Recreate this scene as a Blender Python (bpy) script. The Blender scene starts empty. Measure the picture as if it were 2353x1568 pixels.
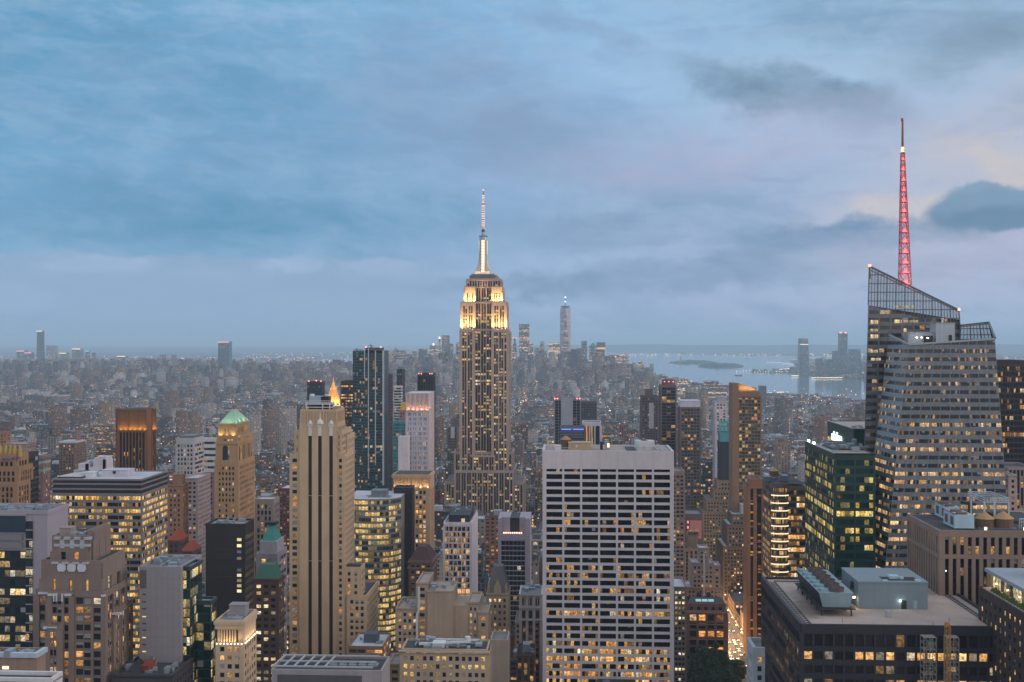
import bpy, math, random
import numpy as np
C = bpy.context.scene.collection
R = math.radians
rnd = random.Random(7)

# ------------------------------------------------------------------ camera
F, CX, CY, YAW, EYE = 2516.0, 1176.5, 784.0, R(2.947), 260.0
cd = bpy.data.cameras.new('camera'); cam = bpy.data.objects.new('camera', cd); C.objects.link(cam)
cam.location = (0, 0, EYE); cam.rotation_euler = (R(90), 0, YAW)
cd.sensor_width = 36; cd.lens = 36*F/2353.0; cd.clip_start = 1; cd.clip_end = 90000
bpy.context.scene.camera = cam
sc = bpy.context.scene
sc.view_settings.view_transform = 'Standard'; sc.view_settings.look = 'None'
sc.view_settings.exposure = 0; sc.view_settings.gamma = 1
sc.cycles.max_bounces = 5; sc.cycles.diffuse_bounces = 2; sc.cycles.glossy_bounces = 2
sc.cycles.volume_bounces = 1; sc.cycles.transparent_max_bounces = 8; sc.cycles.transmission_bounces = 2
sc.cycles.sample_clamp_indirect = 3; sc.cycles.caustics_reflective = False; sc.cycles.caustics_refractive = False

cs, sn = math.cos(YAW), math.sin(YAW)
def K(xd):                      # world X per metre of world Y seen at picture column xd
    u = (xd-CX)/F
    return (-sn+u*cs)/(cs+u*sn)
def XX(xd, D): return K(xd)*D
def ZZ(yd, xd, D):
    u = (xd-CX)/F
    return EYE + (CY-yd)/F*D/(cs+u*sn)
def GD(yd): return EYE*F/(yd-CY)      # ground distance seen at picture row yd

def lin(c):
    c = c/255.0
    return c/12.92 if c <= 0.04045 else ((c+0.055)/1.055)**2.4
def L3(r, g, b): return (lin(r), lin(g), lin(b), 1)

# ------------------------------------------------------------------ node helper
class N:
    def __init__(s, tree): s.t = tree; s.n = tree.nodes; s.l = tree.links
    def new(s, typ, **kw):
        n = s.n.new(typ)
        for k, v in kw.items(): setattr(n, k, v)
        return n
    def put(s, sock, v):
        if isinstance(v, bpy.types.NodeSocket): s.l.new(v, sock)
        elif v is not None: sock.default_value = v
    def m(s, op, a, b=None, c=None, clamp=False):
        n = s.new('ShaderNodeMath', operation=op, use_clamp=clamp)
        for i, v in enumerate((a, b, c)):
            if v is not None: s.put(n.inputs[i], v)
        return n.outputs[0]
    def add(s, a, b): return s.m('ADD', a, b)
    def sub(s, a, b): return s.m('SUBTRACT', a, b)
    def mul(s, a, b): return s.m('MULTIPLY', a, b)
    def ss(s, x, a, b):           # smoothstep a..b
        n = s.new('ShaderNodeMapRange', interpolation_type='SMOOTHSTEP')
        s.put(n.inputs[0], x); s.put(n.inputs[1], a); s.put(n.inputs[2], b)
        return n.outputs[0]
    def lr(s, x, a, b, c=0., d=1.):
        n = s.new('ShaderNodeMapRange')
        s.put(n.inputs[0], x)
        for i, v in enumerate((a, b, c, d)): s.put(n.inputs[i+1], v)
        return n.outputs[0]
    def mix(s, f, a, b):
        n = s.new('ShaderNodeMix', data_type='RGBA')
        s.put(n.inputs[0], f); s.put(n.inputs[6], a); s.put(n.inputs[7], b)
        return n.outputs[2]
    def mixmode(s, mode, f, a, b):
        n = s.new('ShaderNodeMix', data_type='RGBA', blend_type=mode)
        s.put(n.inputs[0], f); s.put(n.inputs[6], a); s.put(n.inputs[7], b)
        return n.outputs[2]
    def xyz(s, v):
        n = s.new('ShaderNodeSeparateXYZ'); s.put(n.inputs[0], v); return n.outputs
    def vec(s, x, y, z=0.):
        n = s.new('ShaderNodeCombineXYZ')
        for i, v in enumerate((x, y, z)): s.put(n.inputs[i], v)
        return n.outputs[0]
    def noise(s, v, scale, detail=2., rough=.5, dist=0.):
        n = s.new('ShaderNodeTexNoise')
        s.put(n.inputs['Vector'], v); n.inputs['Scale'].default_value = scale
        n.inputs['Detail'].default_value = detail; n.inputs['Roughness'].default_value = rough
        n.inputs['Distortion'].default_value = dist
        return n.outputs['Fac']
    def white(s, v):
        n = s.new('ShaderNodeTexWhiteNoise', noise_dimensions='3D'); s.put(n.inputs['Vector'], v)
        return n.outputs['Value'], n.outputs['Color']

# ------------------------------------------------------------------ world: cloudy evening sky
w = bpy.data.worlds.new('World'); sc.world = w; w.use_nodes = True
w.node_tree.nodes.clear(); q = N(w.node_tree)
tc = q.new('ShaderNodeTexCoord').outputs['Generated']
x, y, z = q.xyz(tc)
az = q.m('ARCTAN2', x, y)
el = q.m('ARCSINE', z)
def ae(xd, yd):
    u = (xd-CX)/F; v = (CY-yd)/F
    return math.atan(u)-YAW, math.atan(v*math.cos(math.atan(u)))
def AZ(xd): return ae(xd, CY)[0]
def EL(yd): return ae(CX, yd)[1]
cv = q.vec(az, el, 0)
# warp that breaks up the outlines of the cloud masses
wn = q.new('ShaderNodeTexNoise'); q.put(wn.inputs['Vector'], q.vec(az, q.mul(el, 1.8)))
wn.inputs['Scale'].default_value = 9; wn.inputs['Detail'].default_value = 6; wn.inputs['Roughness'].default_value = .55
wx, wy, wz = q.xyz(wn.outputs['Color'])
azw = q.add(az, q.mul(q.sub(wx, .5), .10)); elw = q.add(el, q.mul(q.sub(wy, .5), .05))
wf = q.new('ShaderNodeTexNoise'); q.put(wf.inputs['Vector'], q.vec(az, q.mul(el, 1.3), 5.))
wf.inputs['Scale'].default_value = 34; wf.inputs['Detail'].default_value = 7; wf.inputs['Roughness'].default_value = .62
vx, vy, vz = q.xyz(wf.outputs['Color'])
azw = q.add(azw, q.mul(q.sub(vx, .5), .05)); elw = q.add(elw, q.mul(q.sub(vy, .5), .035))
azf = q.add(az, q.add(q.mul(q.sub(wx, .5), .012), q.mul(q.sub(vx, .5), .022))); elf = q.add(el, q.add(q.mul(q.sub(wy, .5), .008), q.mul(q.sub(vy, .5), .018)))
inner = q.noise(q.vec(q.add(az, q.mul(el, .4)), q.mul(el, 2.6), 8.), 13, 8, .62, .4)
innr = q.lr(inner, .32, .68, .35, 1.25)
def blob(xd, yd, rx, ry, rot=0, soft=.9, fine=False):
    a0, e0 = ae(xd, yd); A, E = (azf, elf) if fine else (azw, elw)
    da = q.sub(A, a0); de = q.sub(E, e0)
    c_, s_ = math.cos(R(rot)), math.sin(R(rot))
    p = q.add(q.mul(da, c_*F/rx), q.mul(de, s_*F/rx))
    r = q.add(q.mul(da, -s_*F/ry), q.mul(de, c_*F/ry))
    d = q.m('SQRT', q.add(q.mul(p, p), q.mul(r, r)))
    return q.ss(d, 1+soft*.5, 1-soft*.5)
fx = q.ss(az, AZ(0), AZ(2353)); fxl = q.lr(az, AZ(0), AZ(2353))
fy = q.lr(el, EL(784), EL(0))
def row(l, c, r):
    f1 = q.lr(fxl, 0, .5); f2 = q.lr(fxl, .5, 1)
    return q.mix(f2, q.mix(f1, L3(*l), L3(*c)), L3(*r))
top = row((104, 162, 202), (136, 182, 220), (160, 190, 216))
mid = row((118, 170, 208), (150, 180, 216), (180, 190, 216))
low = row((130, 174, 210), (156, 182, 216), (172, 184, 214))
sky = q.mix(q.ss(fy, .30, 1.), q.mix(q.ss(fy, 0., .45), low, mid), top)
# broad streaks
str1 = q.noise(q.vec(q.add(az, q.mul(el, .9)), q.mul(el, 3.2)), 4.2, 7, .58, .5)
str2 = q.noise(q.vec(q.sub(az, q.mul(el, 1.2)), q.mul(el, 4.5), 3.1), 11, 7, .6, .3)
sky = q.mix(q.mul(q.ss(str1, .47, .66), .60), sky, L3(160, 190, 220))
sky = q.mix(q.mul(q.ss(str1, .50, .34), .5), sky, L3(120, 154, 188))
hi = q.ss(fy, .25, .8)
sky = q.mix(q.mul(q.mul(q.ss(str2, .50, .68), .55), hi), sky, L3(152, 190, 224))
sky = q.mix(q.mul(q.ss(str2, .50, .32), .36), sky, L3(124, 154, 188))
str3 = q.noise(q.vec(q.add(az, q.mul(el, .5)), q.mul(el, 2.2), 9.), 30, 8, .66, .6)
sky = q.mix(q.mul(q.ss(str3, .46, .60), .22), sky, L3(170, 194, 220))
sky = q.mix(q.mul(q.ss(str3, .47, .36), .10), sky, L3(122, 152, 184))
def lay(col, amt, *a, **k):
    global sky
    sky = q.mix(q.mul(q.mul(blob(*a, **k), innr), amt), sky, L3(*col))
lay((92, 148, 186), .55, 330, 190, 620, 130, rot=-8, soft=1.5)
lay((98, 152, 188), .85, 520, 500, 620, 90, soft=1.4)
lay((160, 196, 232), .45, 1430, 130, 330, 130, rot=-20, soft=1.6)
lay((172, 202, 230), .6, 1960, 190, 260, 90, soft=1.5)
lay((134, 158, 190), .6, 1080, 210, 260, 110, rot=-20, soft=1.3)
lay((134, 160, 194), .6, 1300, 350, 430, 75, rot=-8, soft=1.4)
lay((118, 146, 172), .85, 1790, 200, 235, 50, rot=-12, soft=.9)
lay((124, 150, 176), .6, 1930, 262, 150, 34, rot=-10, soft=1.2)
lay((128, 150, 172), .6, 2260, 95, 210, 58, rot=6, soft=1.3)
lay((136, 160, 192), .5, 1360, 72, 130, 26, rot=-18, soft=1.2)
lay((198, 196, 208), .6, 2240, 400, 320, 120, rot=25, soft=1.4)
lay((214, 202, 192), .6, 2340, 400, 170, 50, rot=-25, soft=1.7)
lay((210, 202, 200), .65, 2110, 495, 130, 34, rot=-8, soft=1.2)
lay((182, 184, 212), .55, 1700, 330, 420, 70, rot=8, soft=1.5)
lay((120, 150, 184), .8, 1950, 546, 260, 34, soft=1.0)
lay((124, 152, 184), .75, 1640, 628, 290, 38, rot=2, soft=1.1)
lay((132, 158, 190), .6, 1290, 530, 240, 36, soft=1.3)
lay((122, 150, 182), .8, 1230, 665, 190, 22, soft=1.3)
lay((196, 184, 206), .4, 2260, 600, 260, 40, soft=1.5)
def lay2(col, amt, *a, **k):
    global sky
    sky = q.mix(q.mul(blob(*a, **k), amt), sky, L3(*col))
lay2((126, 156, 184), .9, 2290, 486, 140, 44, soft=.3, fine=True)
lay2((126, 156, 184), .85, 2262, 462, 84, 32, soft=.35, fine=True)
lay2((124, 154, 182), .8, 2190, 492, 44, 24, soft=.45, fine=True)
lay2((100, 134, 164), .7, 2290, 503, 128, 26, soft=.9, fine=True)
# the low cloud bank on the left with lit tops
bank = q.mul(q.ss(el, EL(575), EL(625)), 1)
tops = q.add(el, q.mul(q.sub(q.noise(q.vec(az, 0, 0), 22, 4, .5), .5), -.028))
bank = q.mul(q.ss(tops, EL(592), EL(604)), q.ss(az, AZ(1120), AZ(900)))
rim = q.mul(q.mul(bank, q.ss(tops, EL(660), EL(600))), q.ss(q.noise(q.vec(az, q.mul(el, 2)), 16, 5, .6), .42, .66))
sky = q.mix(q.mul(bank, .75), sky, L3(146, 172, 204))
sky = q.mix(q.mul(rim, .8), sky, L3(164, 188, 220))
lay((164, 188, 220), .75, 690, 606, 52, 20, soft=.6, fine=True)
lay((158, 182, 216), .65, 870, 612, 70, 18, soft=.7, fine=True)
lay((164, 188, 220), .7, 230, 606, 110, 18, soft=.7, fine=True)
lay((154, 180, 214), .7, 30, 690, 90, 30, soft=.7, fine=True)
sky = q.mix(q.mul(q.ss(el, EL(720), EL(800)), .5), sky, q.mix(fxl, L3(118, 162, 196), L3(156, 172, 206)))
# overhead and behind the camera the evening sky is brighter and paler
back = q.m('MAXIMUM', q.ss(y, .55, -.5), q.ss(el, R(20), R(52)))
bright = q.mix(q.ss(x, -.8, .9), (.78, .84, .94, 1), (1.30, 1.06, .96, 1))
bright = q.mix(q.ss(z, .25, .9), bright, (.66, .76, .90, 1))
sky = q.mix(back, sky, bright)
sky = q.mix(q.ss(z, 0, -.05), sky, (.10, .11, .13, 1))
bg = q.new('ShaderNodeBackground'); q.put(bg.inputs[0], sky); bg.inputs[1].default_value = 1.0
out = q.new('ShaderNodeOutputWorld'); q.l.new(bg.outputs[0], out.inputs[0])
w.cycles.sampling_method = 'MANUAL'; w.cycles.sample_map_resolution = 512

# ------------------------------------------------------------------ the last of the sun, from the west
sd = bpy.data.lights.new('sun', 'SUN'); so = bpy.data.objects.new('sun', sd); C.objects.link(so)
sd.energy = .95; sd.angle = R(22); sd.color = (1, .80, .76)
so.rotation_euler = (R(70), 0, R(80))     # low, shining from the right and a little from behind the camera

# ------------------------------------------------------------------ mesh builder
class MB:
    def __init__(s): s.v = []; s.f = []; s.uv = []; s.mi = []; s.col = []; s.pc = []; s.k = 0
    def poly(s, pts, uv=None, mi=0, col=None):
        i = len(s.v); s.v.extend(pts); n = len(pts)
        s.f.append(tuple(range(i, i+n)))
        s.uv.extend(uv if uv else [(0., 0.)]*n); s.mi.append(mi); s.col.append(col or (.5, .5, .5)); s.pc.append(s.k)
    def box(s, x0, x1, y0, y1, z0, z1, mi=0, top=None, col=None, bottom=True):
        s.k += 1; a, b, c, d = (x0, y0), (x1, y0), (x1, y1), (x0, y1)
        for (p, r_) in ((a, b), (b, c), (c, d), (d, a)):
            s.poly([(p[0], p[1], z0), (r_[0], r_[1], z0), (r_[0], r_[1], z1), (p[0], p[1], z1)], None, mi, col)
        s.poly([(x0, y0, z1), (x1, y0, z1), (x1, y1, z1), (x0, y1, z1)], [(x0, y0), (x1, y0), (x1, y1), (x0, y1)], mi if top is None else top, col)
        if bottom: s.poly([(x0, y1, z0), (x1, y1, z0), (x1, y0, z0), (x0, y0, z0)], None, mi, col)
        return s
    def obox(s, P, d, n, a0, a1, z0, z1, k0, k1, mi=0):
        """box on a wall: along the wall a0..a1, up z0..z1, out of the wall k0..k1"""
        def g(a, k, z): return (P[0]+d[0]*a+n[0]*k, P[1]+d[1]*a+n[1]*k, z)
        s.poly([g(a0, k1, z0), g(a1, k1, z0), g(a1, k1, z1), g(a0, k1, z1)], None, mi)
        s.poly([g(a1, k1, z0), g(a1, k0, z0), g(a1, k0, z1), g(a1, k1, z1)], None, mi)
        s.poly([g(a0, k0, z0), g(a0, k1, z0), g(a0, k1, z1), g(a0, k0, z1)], None, mi)
        s.poly([g(a0, k1, z1), g(a1, k1, z1), g(a1, k0, z1), g(a0, k0, z1)], None, mi)
        s.poly([g(a0, k0, z0), g(a1, k0, z0), g(a1, k1, z0), g(a0, k1, z0)], None, mi)
    def cyl(s, cx, cy, r0, z0, z1, r1=None, n=12, mi=0, cap=True):
        s.k += 1; r1 = r0 if r1 is None else r1
        p = [(math.cos(2*math.pi*i/n), math.sin(2*math.pi*i/n)) for i in range(n)]
        for i in range(n):
            a, b = p[i], p[(i+1) % n]
            if r1 > 1e-4:
                s.poly([(cx+a[0]*r0, cy+a[1]*r0, z0), (cx+b[0]*r0, cy+b[1]*r0, z0), (cx+b[0]*r1, cy+b[1]*r1, z1), (cx+a[0]*r1, cy+a[1]*r1, z1)], None, mi)
            else:
                s.poly([(cx+a[0]*r0, cy+a[1]*r0, z0), (cx+b[0]*r0, cy+b[1]*r0, z0), (cx, cy, z1)], None, mi)
        if cap and r1 > 1e-4: s.poly([(cx+a[0]*r1, cy+a[1]*r1, z1) for a in p], None, mi)
        return s
    def bar(s, p, r_, t, mi=0):
        """square bar from point p to point r_, t thick"""
        s.k += 1; p = np.array(p, float); r_ = np.array(r_, float); d = r_-p; L = np.linalg.norm(d)
        if L < 1e-6: return s
        d /= L; up = np.array((0, 0, 1.)) if abs(d[2]) < .9 else np.array((1., 0, 0))
        a = np.cross(d, up); a /= np.linalg.norm(a); b = np.cross(d, a); a *= t/2; b *= t/2
        c = [(-1, -1), (1, -1), (1, 1), (-1, 1)]
        lo = [tuple(p+a*i+b*j) for i, j in c]; hi_ = [tuple(r_+a*i+b*j) for i, j in c]
        for i in range(4):
            j = (i+1) % 4; s.poly([lo[i], lo[j], hi_[j], hi_[i]], None, mi)
        s.poly(hi_, None, mi); s.poly(lo[::-1], None, mi)
        return s
    def pieces(s, name, mats, parent):
        out = {}
        i = 0
        for f, m_, k_ in zip(s.f, s.mi, s.pc):
            n = len(f); out.setdefault(k_, MB()).poly([s.v[j] for j in f], s.uv[i:i+n], m_); i += n
        for t in out.values(): t.build(name, mats, parent)
    def build(s, name, mats, parent=None, col=False):
        me = bpy.data.meshes.new(name)
        o = bpy.data.objects.new(name, me); C.objects.link(o)
        if parent is not None:
            o.parent = parent; px, py, pz = parent.location
            if parent.parent is not None:
                a, b, c = parent.parent.location; px += a; py += b; pz += c
            vs = [(a-px, b-py, c-pz) for a, b, c in s.v]
        else: vs = s.v
        me.from_pydata(vs, [], s.f)
        ul = me.uv_layers.new(name='UVMap'); ul.data.foreach_set('uv', np.array(s.uv, 'f').ravel())
        for m_ in (mats if isinstance(mats, (list, tuple)) else [mats]): me.materials.append(m_)
        me.polygons.foreach_set('material_index', np.array(s.mi, 'i'))
        if col:
            at = me.attributes.new('col', 'FLOAT_COLOR', 'FACE')
            at.data.foreach_set('color', np.array([(a, b, c, 1) for a, b, c in s.col], 'f').ravel())
        me.update()
        return o

def thing(name, label, cat, loc=(0, 0, 0), group=None):
    o = bpy.data.objects.new(name, None); C.objects.link(o); o.location = loc
    o.empty_display_size = 1
    o['label'] = label; o['category'] = cat
    if group: o['group'] = group
    return o

# ------------------------------------------------------------------ materials
def mat(name):
    m_ = bpy.data.materials.new(name); m_.use_nodes = True; m_.node_tree.nodes.clear()
    qq = N(m_.node_tree); b = qq.new('ShaderNodeBsdfPrincipled'); o = qq.new('ShaderNodeOutputMaterial')
    qq.l.new(b.outputs[0], o.inputs[0]); m_.cycles.emission_sampling = 'NONE'
    return m_, qq, b
_wc = {}
def wall(c, rough=.85, metal=0., streak=.25, scale=.08):
    """stone, brick or painted wall: base colour with patchy variation, streaks and courses"""
    mean = sum(c)/3; c = tuple(max(.004, (mean+(v-mean)*1.3)*.9) for v in c)
    key = (tuple(c), rough, metal, streak, scale)
    if key in _wc: return _wc[key]
    m_, q_, b = mat('masonry')
    g = q_.new('ShaderNodeNewGeometry').outputs['Position']
    X, Y, Z = q_.xyz(g)
    n1 = q_.noise(g, scale, 5, .65)
    n2 = q_.noise(q_.vec(q_.mul(X, 1.), q_.mul(Y, 1.), q_.mul(Z, .06)), .6, 4, .6)
    n3 = q_.noise(g, 1.7, 2, .6)
    k = q_.add(q_.mul(q_.sub(n1, .5), streak*2.2), q_.mul(q_.sub(n2, .5), streak*1.6))
    k = q_.add(k, q_.mul(q_.sub(n3, .5), streak*.8))
    k = q_.add(k, 1.)
    col = q_.mixmode('MULTIPLY', 1, (c[0], c[1], c[2], 1), q_.vec(k, k, q_.mul(k, .99)))
    q_.put(b.inputs['Base Color'], col)
    b.inputs['Roughness'].default_value = rough; b.inputs['Metallic'].default_value = metal
    _wc[key] = m_
    return m_
def paint(c, rough=.5, metal=0.): return wall(c, rough, metal, .12, .3)
def glow(c, s_):
    m_, q_, b = mat('emissive_glow')
    b.inputs['Base Color'].default_value = (.1, .1, .1, 1)
    b.inputs['Emission Color'].default_value = (*c, 1); b.inputs['Emission Strength'].default_value = s_
    return m_

WARM1, WARM2, WARM3 = (1., .40, .10, 1), (1., .62, .20, 1), (1., .90, .68, 1)
def glass_nodes(q_, uv, lit, strength, sub, tint, blinds, warm, rowk=.9, busy=1., frame=.06, fh=.0):
    """cells of a window grid from the uv, in cell units; returns base colour, emission colour, emission strength, roughness"""
    U, V, _ = q_.xyz(uv)
    if isinstance(lit, tuple): lit = q_.mul(q_.lr(V, lit[1], lit[2], lit[3], lit[4]), lit[0])
    us = q_.mul(U, float(sub)); cu = q_.m('FLOOR', us); cvv = q_.m('FLOOR', V)
    fu = q_.sub(us, cu); fv = q_.sub(V, cvv)
    h, hc = q_.white(q_.vec(q_.add(cu, .5), q_.add(cvv, .5), 3.3))
    h1, h2, h3 = q_.xyz(hc)
    bu = q_.m('FLOOR', q_.mul(cu, 1./max(2, sub)))
    r_, rc = q_.white(q_.vec(7.7, q_.add(cvv, .5), q_.m('FLOOR', q_.mul(U, .011))))
    sm = q_.noise(q_.vec(q_.mul(cu, .37), q_.mul(cvv, 2.9), 1.3), 1., 1, .5)
    g = h
    thr = q_.mul(q_.mul(q_.add(1-rowk, q_.mul(q_.mul(r_, r_), rowk*2.6)), lit), q_.lr(sm, .36, .64, .15, 1.9))
    on = q_.m('LESS_THAN', g, thr)
    dim = q_.m('LESS_THAN', g, q_.add(q_.mul(thr, 1.7), q_.mul(lit, .05)))
    lvl = q_.add(q_.mul(on, q_.add(.35, q_.mul(h1, .85))), q_.mul(q_.sub(dim, on), .16))
    n_ = q_.noise(q_.vec(q_.mul(us, 1.7*busy), q_.mul(V, 2.6*busy), h), 1.4, 2, .6)
    det = q_.lr(n_, .38, .60, .30, 1.20)
    ceil_ = q_.lr(fv, .1, .9, .7, 1.15)
    e = q_.mul(q_.mul(q_.mul(lvl, det), ceil_), strength)
    c_ = q_.mix(q_.m('POWER', h2, 1.3), warm[0], warm[1])
    c_ = q_.mix(q_.mul(q_.ss(h3, .72, 1.), .9), c_, warm[2])
    # window frames between the panes
    fr = q_.m('LESS_THAN', q_.m('ABSOLUTE', q_.sub(fu, .5)), .5-frame)
    if fh: fr = q_.mul(fr, q_.m('LESS_THAN', q_.m('ABSOLUTE', q_.sub(fv, .5)), .5-fh))
    e = q_.mul(e, fr)
    bl = q_.mul(q_.m('LESS_THAN', h3, blinds), q_.m('GREATER_THAN', fv, q_.sub(1., q_.mul(h1, .9))))
    vary = q_.add(.6, q_.mul(h2, .9))
    base = q_.mixmode('MULTIPLY', 1, (*tint, 1), q_.vec(vary, vary, vary))
    base = q_.mix(bl, base, (.30, .30, .29, 1))
    base = q_.mix(q_.sub(1., fr), base, (tint[0]*.5+.015, tint[1]*.5+.015, tint[2]*.5+.015, 1))
    return base, c_, e, fr, bl
_gc = {}
def glass(lit=.2, s=1.3, sub=1, tint=(.018, .022, .03), blinds=.15, warm=(WARM1, WARM2, WARM3), rowk=.8, busy=1., frame=.06, rough=.14, fh=0., spec=.28):
    key = (lit, s, sub, tint, blinds, warm, rowk, busy, frame, rough, fh, spec)
    if key in _gc: return _gc[key]
    m_, q_, b = mat('window_glass')
    uv = q_.new('ShaderNodeUVMap').outputs[0]
    base, ec, e, fr, bl = glass_nodes(q_, uv, lit, s, sub, tint, blinds, warm, rowk, busy, frame, fh)
    q_.put(b.inputs['Base Color'], base); q_.put(b.inputs['Emission Color'], ec); q_.put(b.inputs['Emission Strength'], e)
    b.inputs['Roughness'].default_value = rough; b.inputs['Specular IOR Level'].default_value = spec
    _gc[key] = m_; return m_
_fc = {}
def facade(wc=None, lit=.15, s=1.2, ww=.5, wh=.5, tint=(.03, .035, .045), blinds=.2, warm=(WARM1, WARM2, WARM3), rowk=.5, rough=.8, vo=0., hstripe=None, metal=0.):
    """flat wall with windows cut into it, one window per uv cell; wall colour from the 'col' attribute unless given"""
    key = (wc, lit, s, ww, wh, tint, blinds, warm, rowk, rough, vo, hstripe)
    if key in _fc: return _fc[key]
    m_, q_, b = mat('facade')
    uv = q_.new('ShaderNodeUVMap').outputs[0]
    U, V, _ = q_.xyz(uv)
    base, ec, e, fr, bl = glass_nodes(q_, uv, lit, s, 1, tint, blinds, warm, rowk, 1., 0.)
    fu = q_.m('FRACT', U); fv = q_.m('FRACT', V)
    mk = q_.mul(q_.m('LESS_THAN', q_.m('ABSOLUTE', q_.sub(fu, .5)), ww/2), q_.m('LESS_THAN', q_.m('ABSOLUTE', q_.sub(fv, .5+vo)), wh/2))
    if wc is None: wcol = q_.new('ShaderNodeAttribute', attribute_name='col').outputs['Color']
    else: wcol = (*wc, 1)
    g = q_.new('ShaderNodeNewGeometry').outputs['Position']
    n1 = q_.noise(g, .05, 4, .65); X, Y, Z = q_.xyz(g)
    n2 = q_.noise(q_.vec(X, Y, q_.mul(Z, .07)), .5, 3, .6)
    k = q_.add(1., q_.add(q_.mul(q_.sub(n1, .5), .5), q_.mul(q_.sub(n2, .5), .4)))
    wcol = q_.mixmode('MULTIPLY', 1, wcol, q_.vec(k, k, k))
    q_.put(b.inputs['Base Color'], q_.mix(mk, wcol, base))
    q_.put(b.inputs['Emission Color'], ec); q_.put(b.inputs['Emission Strength'], q_.mul(e, mk))
    q_.put(b.inputs['Roughness'], q_.lr(mk, 0, 1, rough, .15))
    _fc[key] = m_; return m_
def roofm(c=None, k=.3):
    m_, q_, b = mat('roofing')
    g = q_.new('ShaderNodeNewGeometry').outputs['Position']
    n1 = q_.noise(g, .15, 5, .7); n2 = q_.noise(g, 2.5, 3, .7)
    kk = q_.add(1., q_.add(q_.mul(q_.sub(n1, .5), k*3), q_.mul(q_.sub(n2, .5), k*1.5)))
    cc = q_.new('ShaderNodeAttribute', attribute_name='col').outputs['Color'] if c is None else (*c, 1)
    q_.put(b.inputs['Base Color'], q_.mixmode('MULTIPLY', 1, cc, q_.vec(kk, kk, kk)))
    b.inputs['Roughness'].default_value = .9
    return m_
M_roofcol = roofm()
M_roof = {k: roofm(c) for k, c in dict(grey=(.16, .165, .18), dark=(.05, .052, .06), light=(.42, .44, .48), tan=(.34, .29, .25), silver=(.5, .53, .56)).items()}
M_metal = paint((.30, .34, .37), .45, .3); M_white = paint((.62, .64, .66), .5); M_black = paint((.02, .02, .024), .6)
M_wood = wall((.12, .08, .055), .8); M_conic = wall((.36, .24, .14), .8); M_steel = paint((.20, .22, .24), .5, .4)
M_red = glow((1, .12, .06), 9); M_lampw = glow((1, .78, .5), 8); M_lampc = glow((.75, .9, 1), 6)
# ------------------------------------------------------------------ ground, water, hills
def sheet(name, pts, z, m_, kind='structure'):
    mb = MB(); mb.poly([(a, b, z) for a, b in pts], [(a, b) for a, b in pts]); o = mb.build(name, m_); o['kind'] = kind; return o
gm, q_, b = mat('city_ground')
g = q_.new('ShaderNodeNewGeometry').outputs['Position']
n_ = q_.noise(g, .006, 8, .7)
q_.put(b.inputs['Base Color'], q_.mix(q_.ss(n_, .4, .62), (.045, .048, .05, 1), (.10, .10, .105, 1)))
b.inputs['Roughness'].default_value = .9
sheet('ground', [(-60000, -3000), (60000, -3000), (60000, 60000), (-60000, 60000)], 0, gm)
wm_, q_, b = mat('sea_water')
b.inputs['Base Color'].default_value = (.13, .18, .21, 1); b.inputs['Roughness'].default_value = .1
g = q_.new('ShaderNodeNewGeometry').outputs['Position']; bp = q_.new('ShaderNodeBump')
bp.inputs['Strength'].default_value = .08; bp.inputs['Distance'].default_value = 2.
q_.put(bp.inputs['Height'], q_.noise(g, .05, 6, .7)); q_.l.new(bp.outputs[0], b.inputs['Normal'])
def gp(xd, yd): D = GD(yd); return (XX(xd, D), D)
HARB = [gp(2600, 1010), (1317, 4880), (1150, 5150), (975, 5406), (760, 5900), (600, 6700), (520, 7400), (250, 8000), (-500, 8050),
        (-1150, 7650), (-1500, 7000), (-2450, 6100), (-3600, 5500), (-3700, 5850), (-2900, 6500), (-2150, 7500), (-2000, 8700),
        (-2600, 11000), (-3500, 15000), (-2600, 24000), (3600, 24000), gp(1600, 812.5), gp(1560, 814), gp(1700, 817), gp(1990, 818), gp(2000, 823), gp(1850, 826),
        gp(1812, 829), gp(1830, 838), gp(1812, 851), gp(1730, 853), gp(1722, 856), gp(1820, 857.5), gp(1860, 864), gp(1900, 868), gp(1990, 872), gp(2600, 884)]
sheet('water', HARB, .6, wm_)
def isl(pts, h, name, label):
    c = np.mean([gp(*p) for p in pts], 0)
    mb = MB(); P = [gp(*p) for p in pts]; mb.poly([(a, b, h) for a, b in P])
    for i in range(len(P)):
        a, b = P[i], P[(i+1) % len(P)]; mb.poly([(a[0], a[1], 0), (b[0], b[1], 0), (b[0], b[1], h), (a[0], a[1], h)])
    return mb
M_isl = wall((.05, .08, .06), .95)
for k, (xa, xb, ya, yb) in enumerate(((1536, 1652, 829.5, 837.5), (1600, 1712, 836, 847.5))):
    rr = random.Random(k); n = 26; pts = []
    for i in range(n):
        t = 2*math.pi*i/n; ex = .72 if k else .8
        pts.append(((xa+xb)/2+(xb-xa)/2*math.copysign(abs(math.cos(t))**ex, math.cos(t))*(.93+.07*rr.random()), (ya+yb)/2+(yb-ya)/2*math.sin(t)*(.85+.15*rr.random())))
    mb = isl(pts, 2, '', '')
    P = [gp(*p) for p in pts]; cx_ = sum(p[0] for p in P)/n; cy_ = sum(p[1] for p in P)/n
    for i in range(160):       # low wooded humps on the island
        t = rr.random()*6.28; r_ = rr.random()**.6*.75
        j = int(t/6.28*n) % n; X = cx_+(P[j][0]-cx_)*r_; Y = cy_+(P[j][1]-cy_)*r_; rad = 25+45*rr.random()
        mb.cyl(X, Y, rad, 1.5, 8+rr.random()*14, rad*.45, n=7)
    o = mb.build('island', M_isl); o['kind'] = 'structure'
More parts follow.
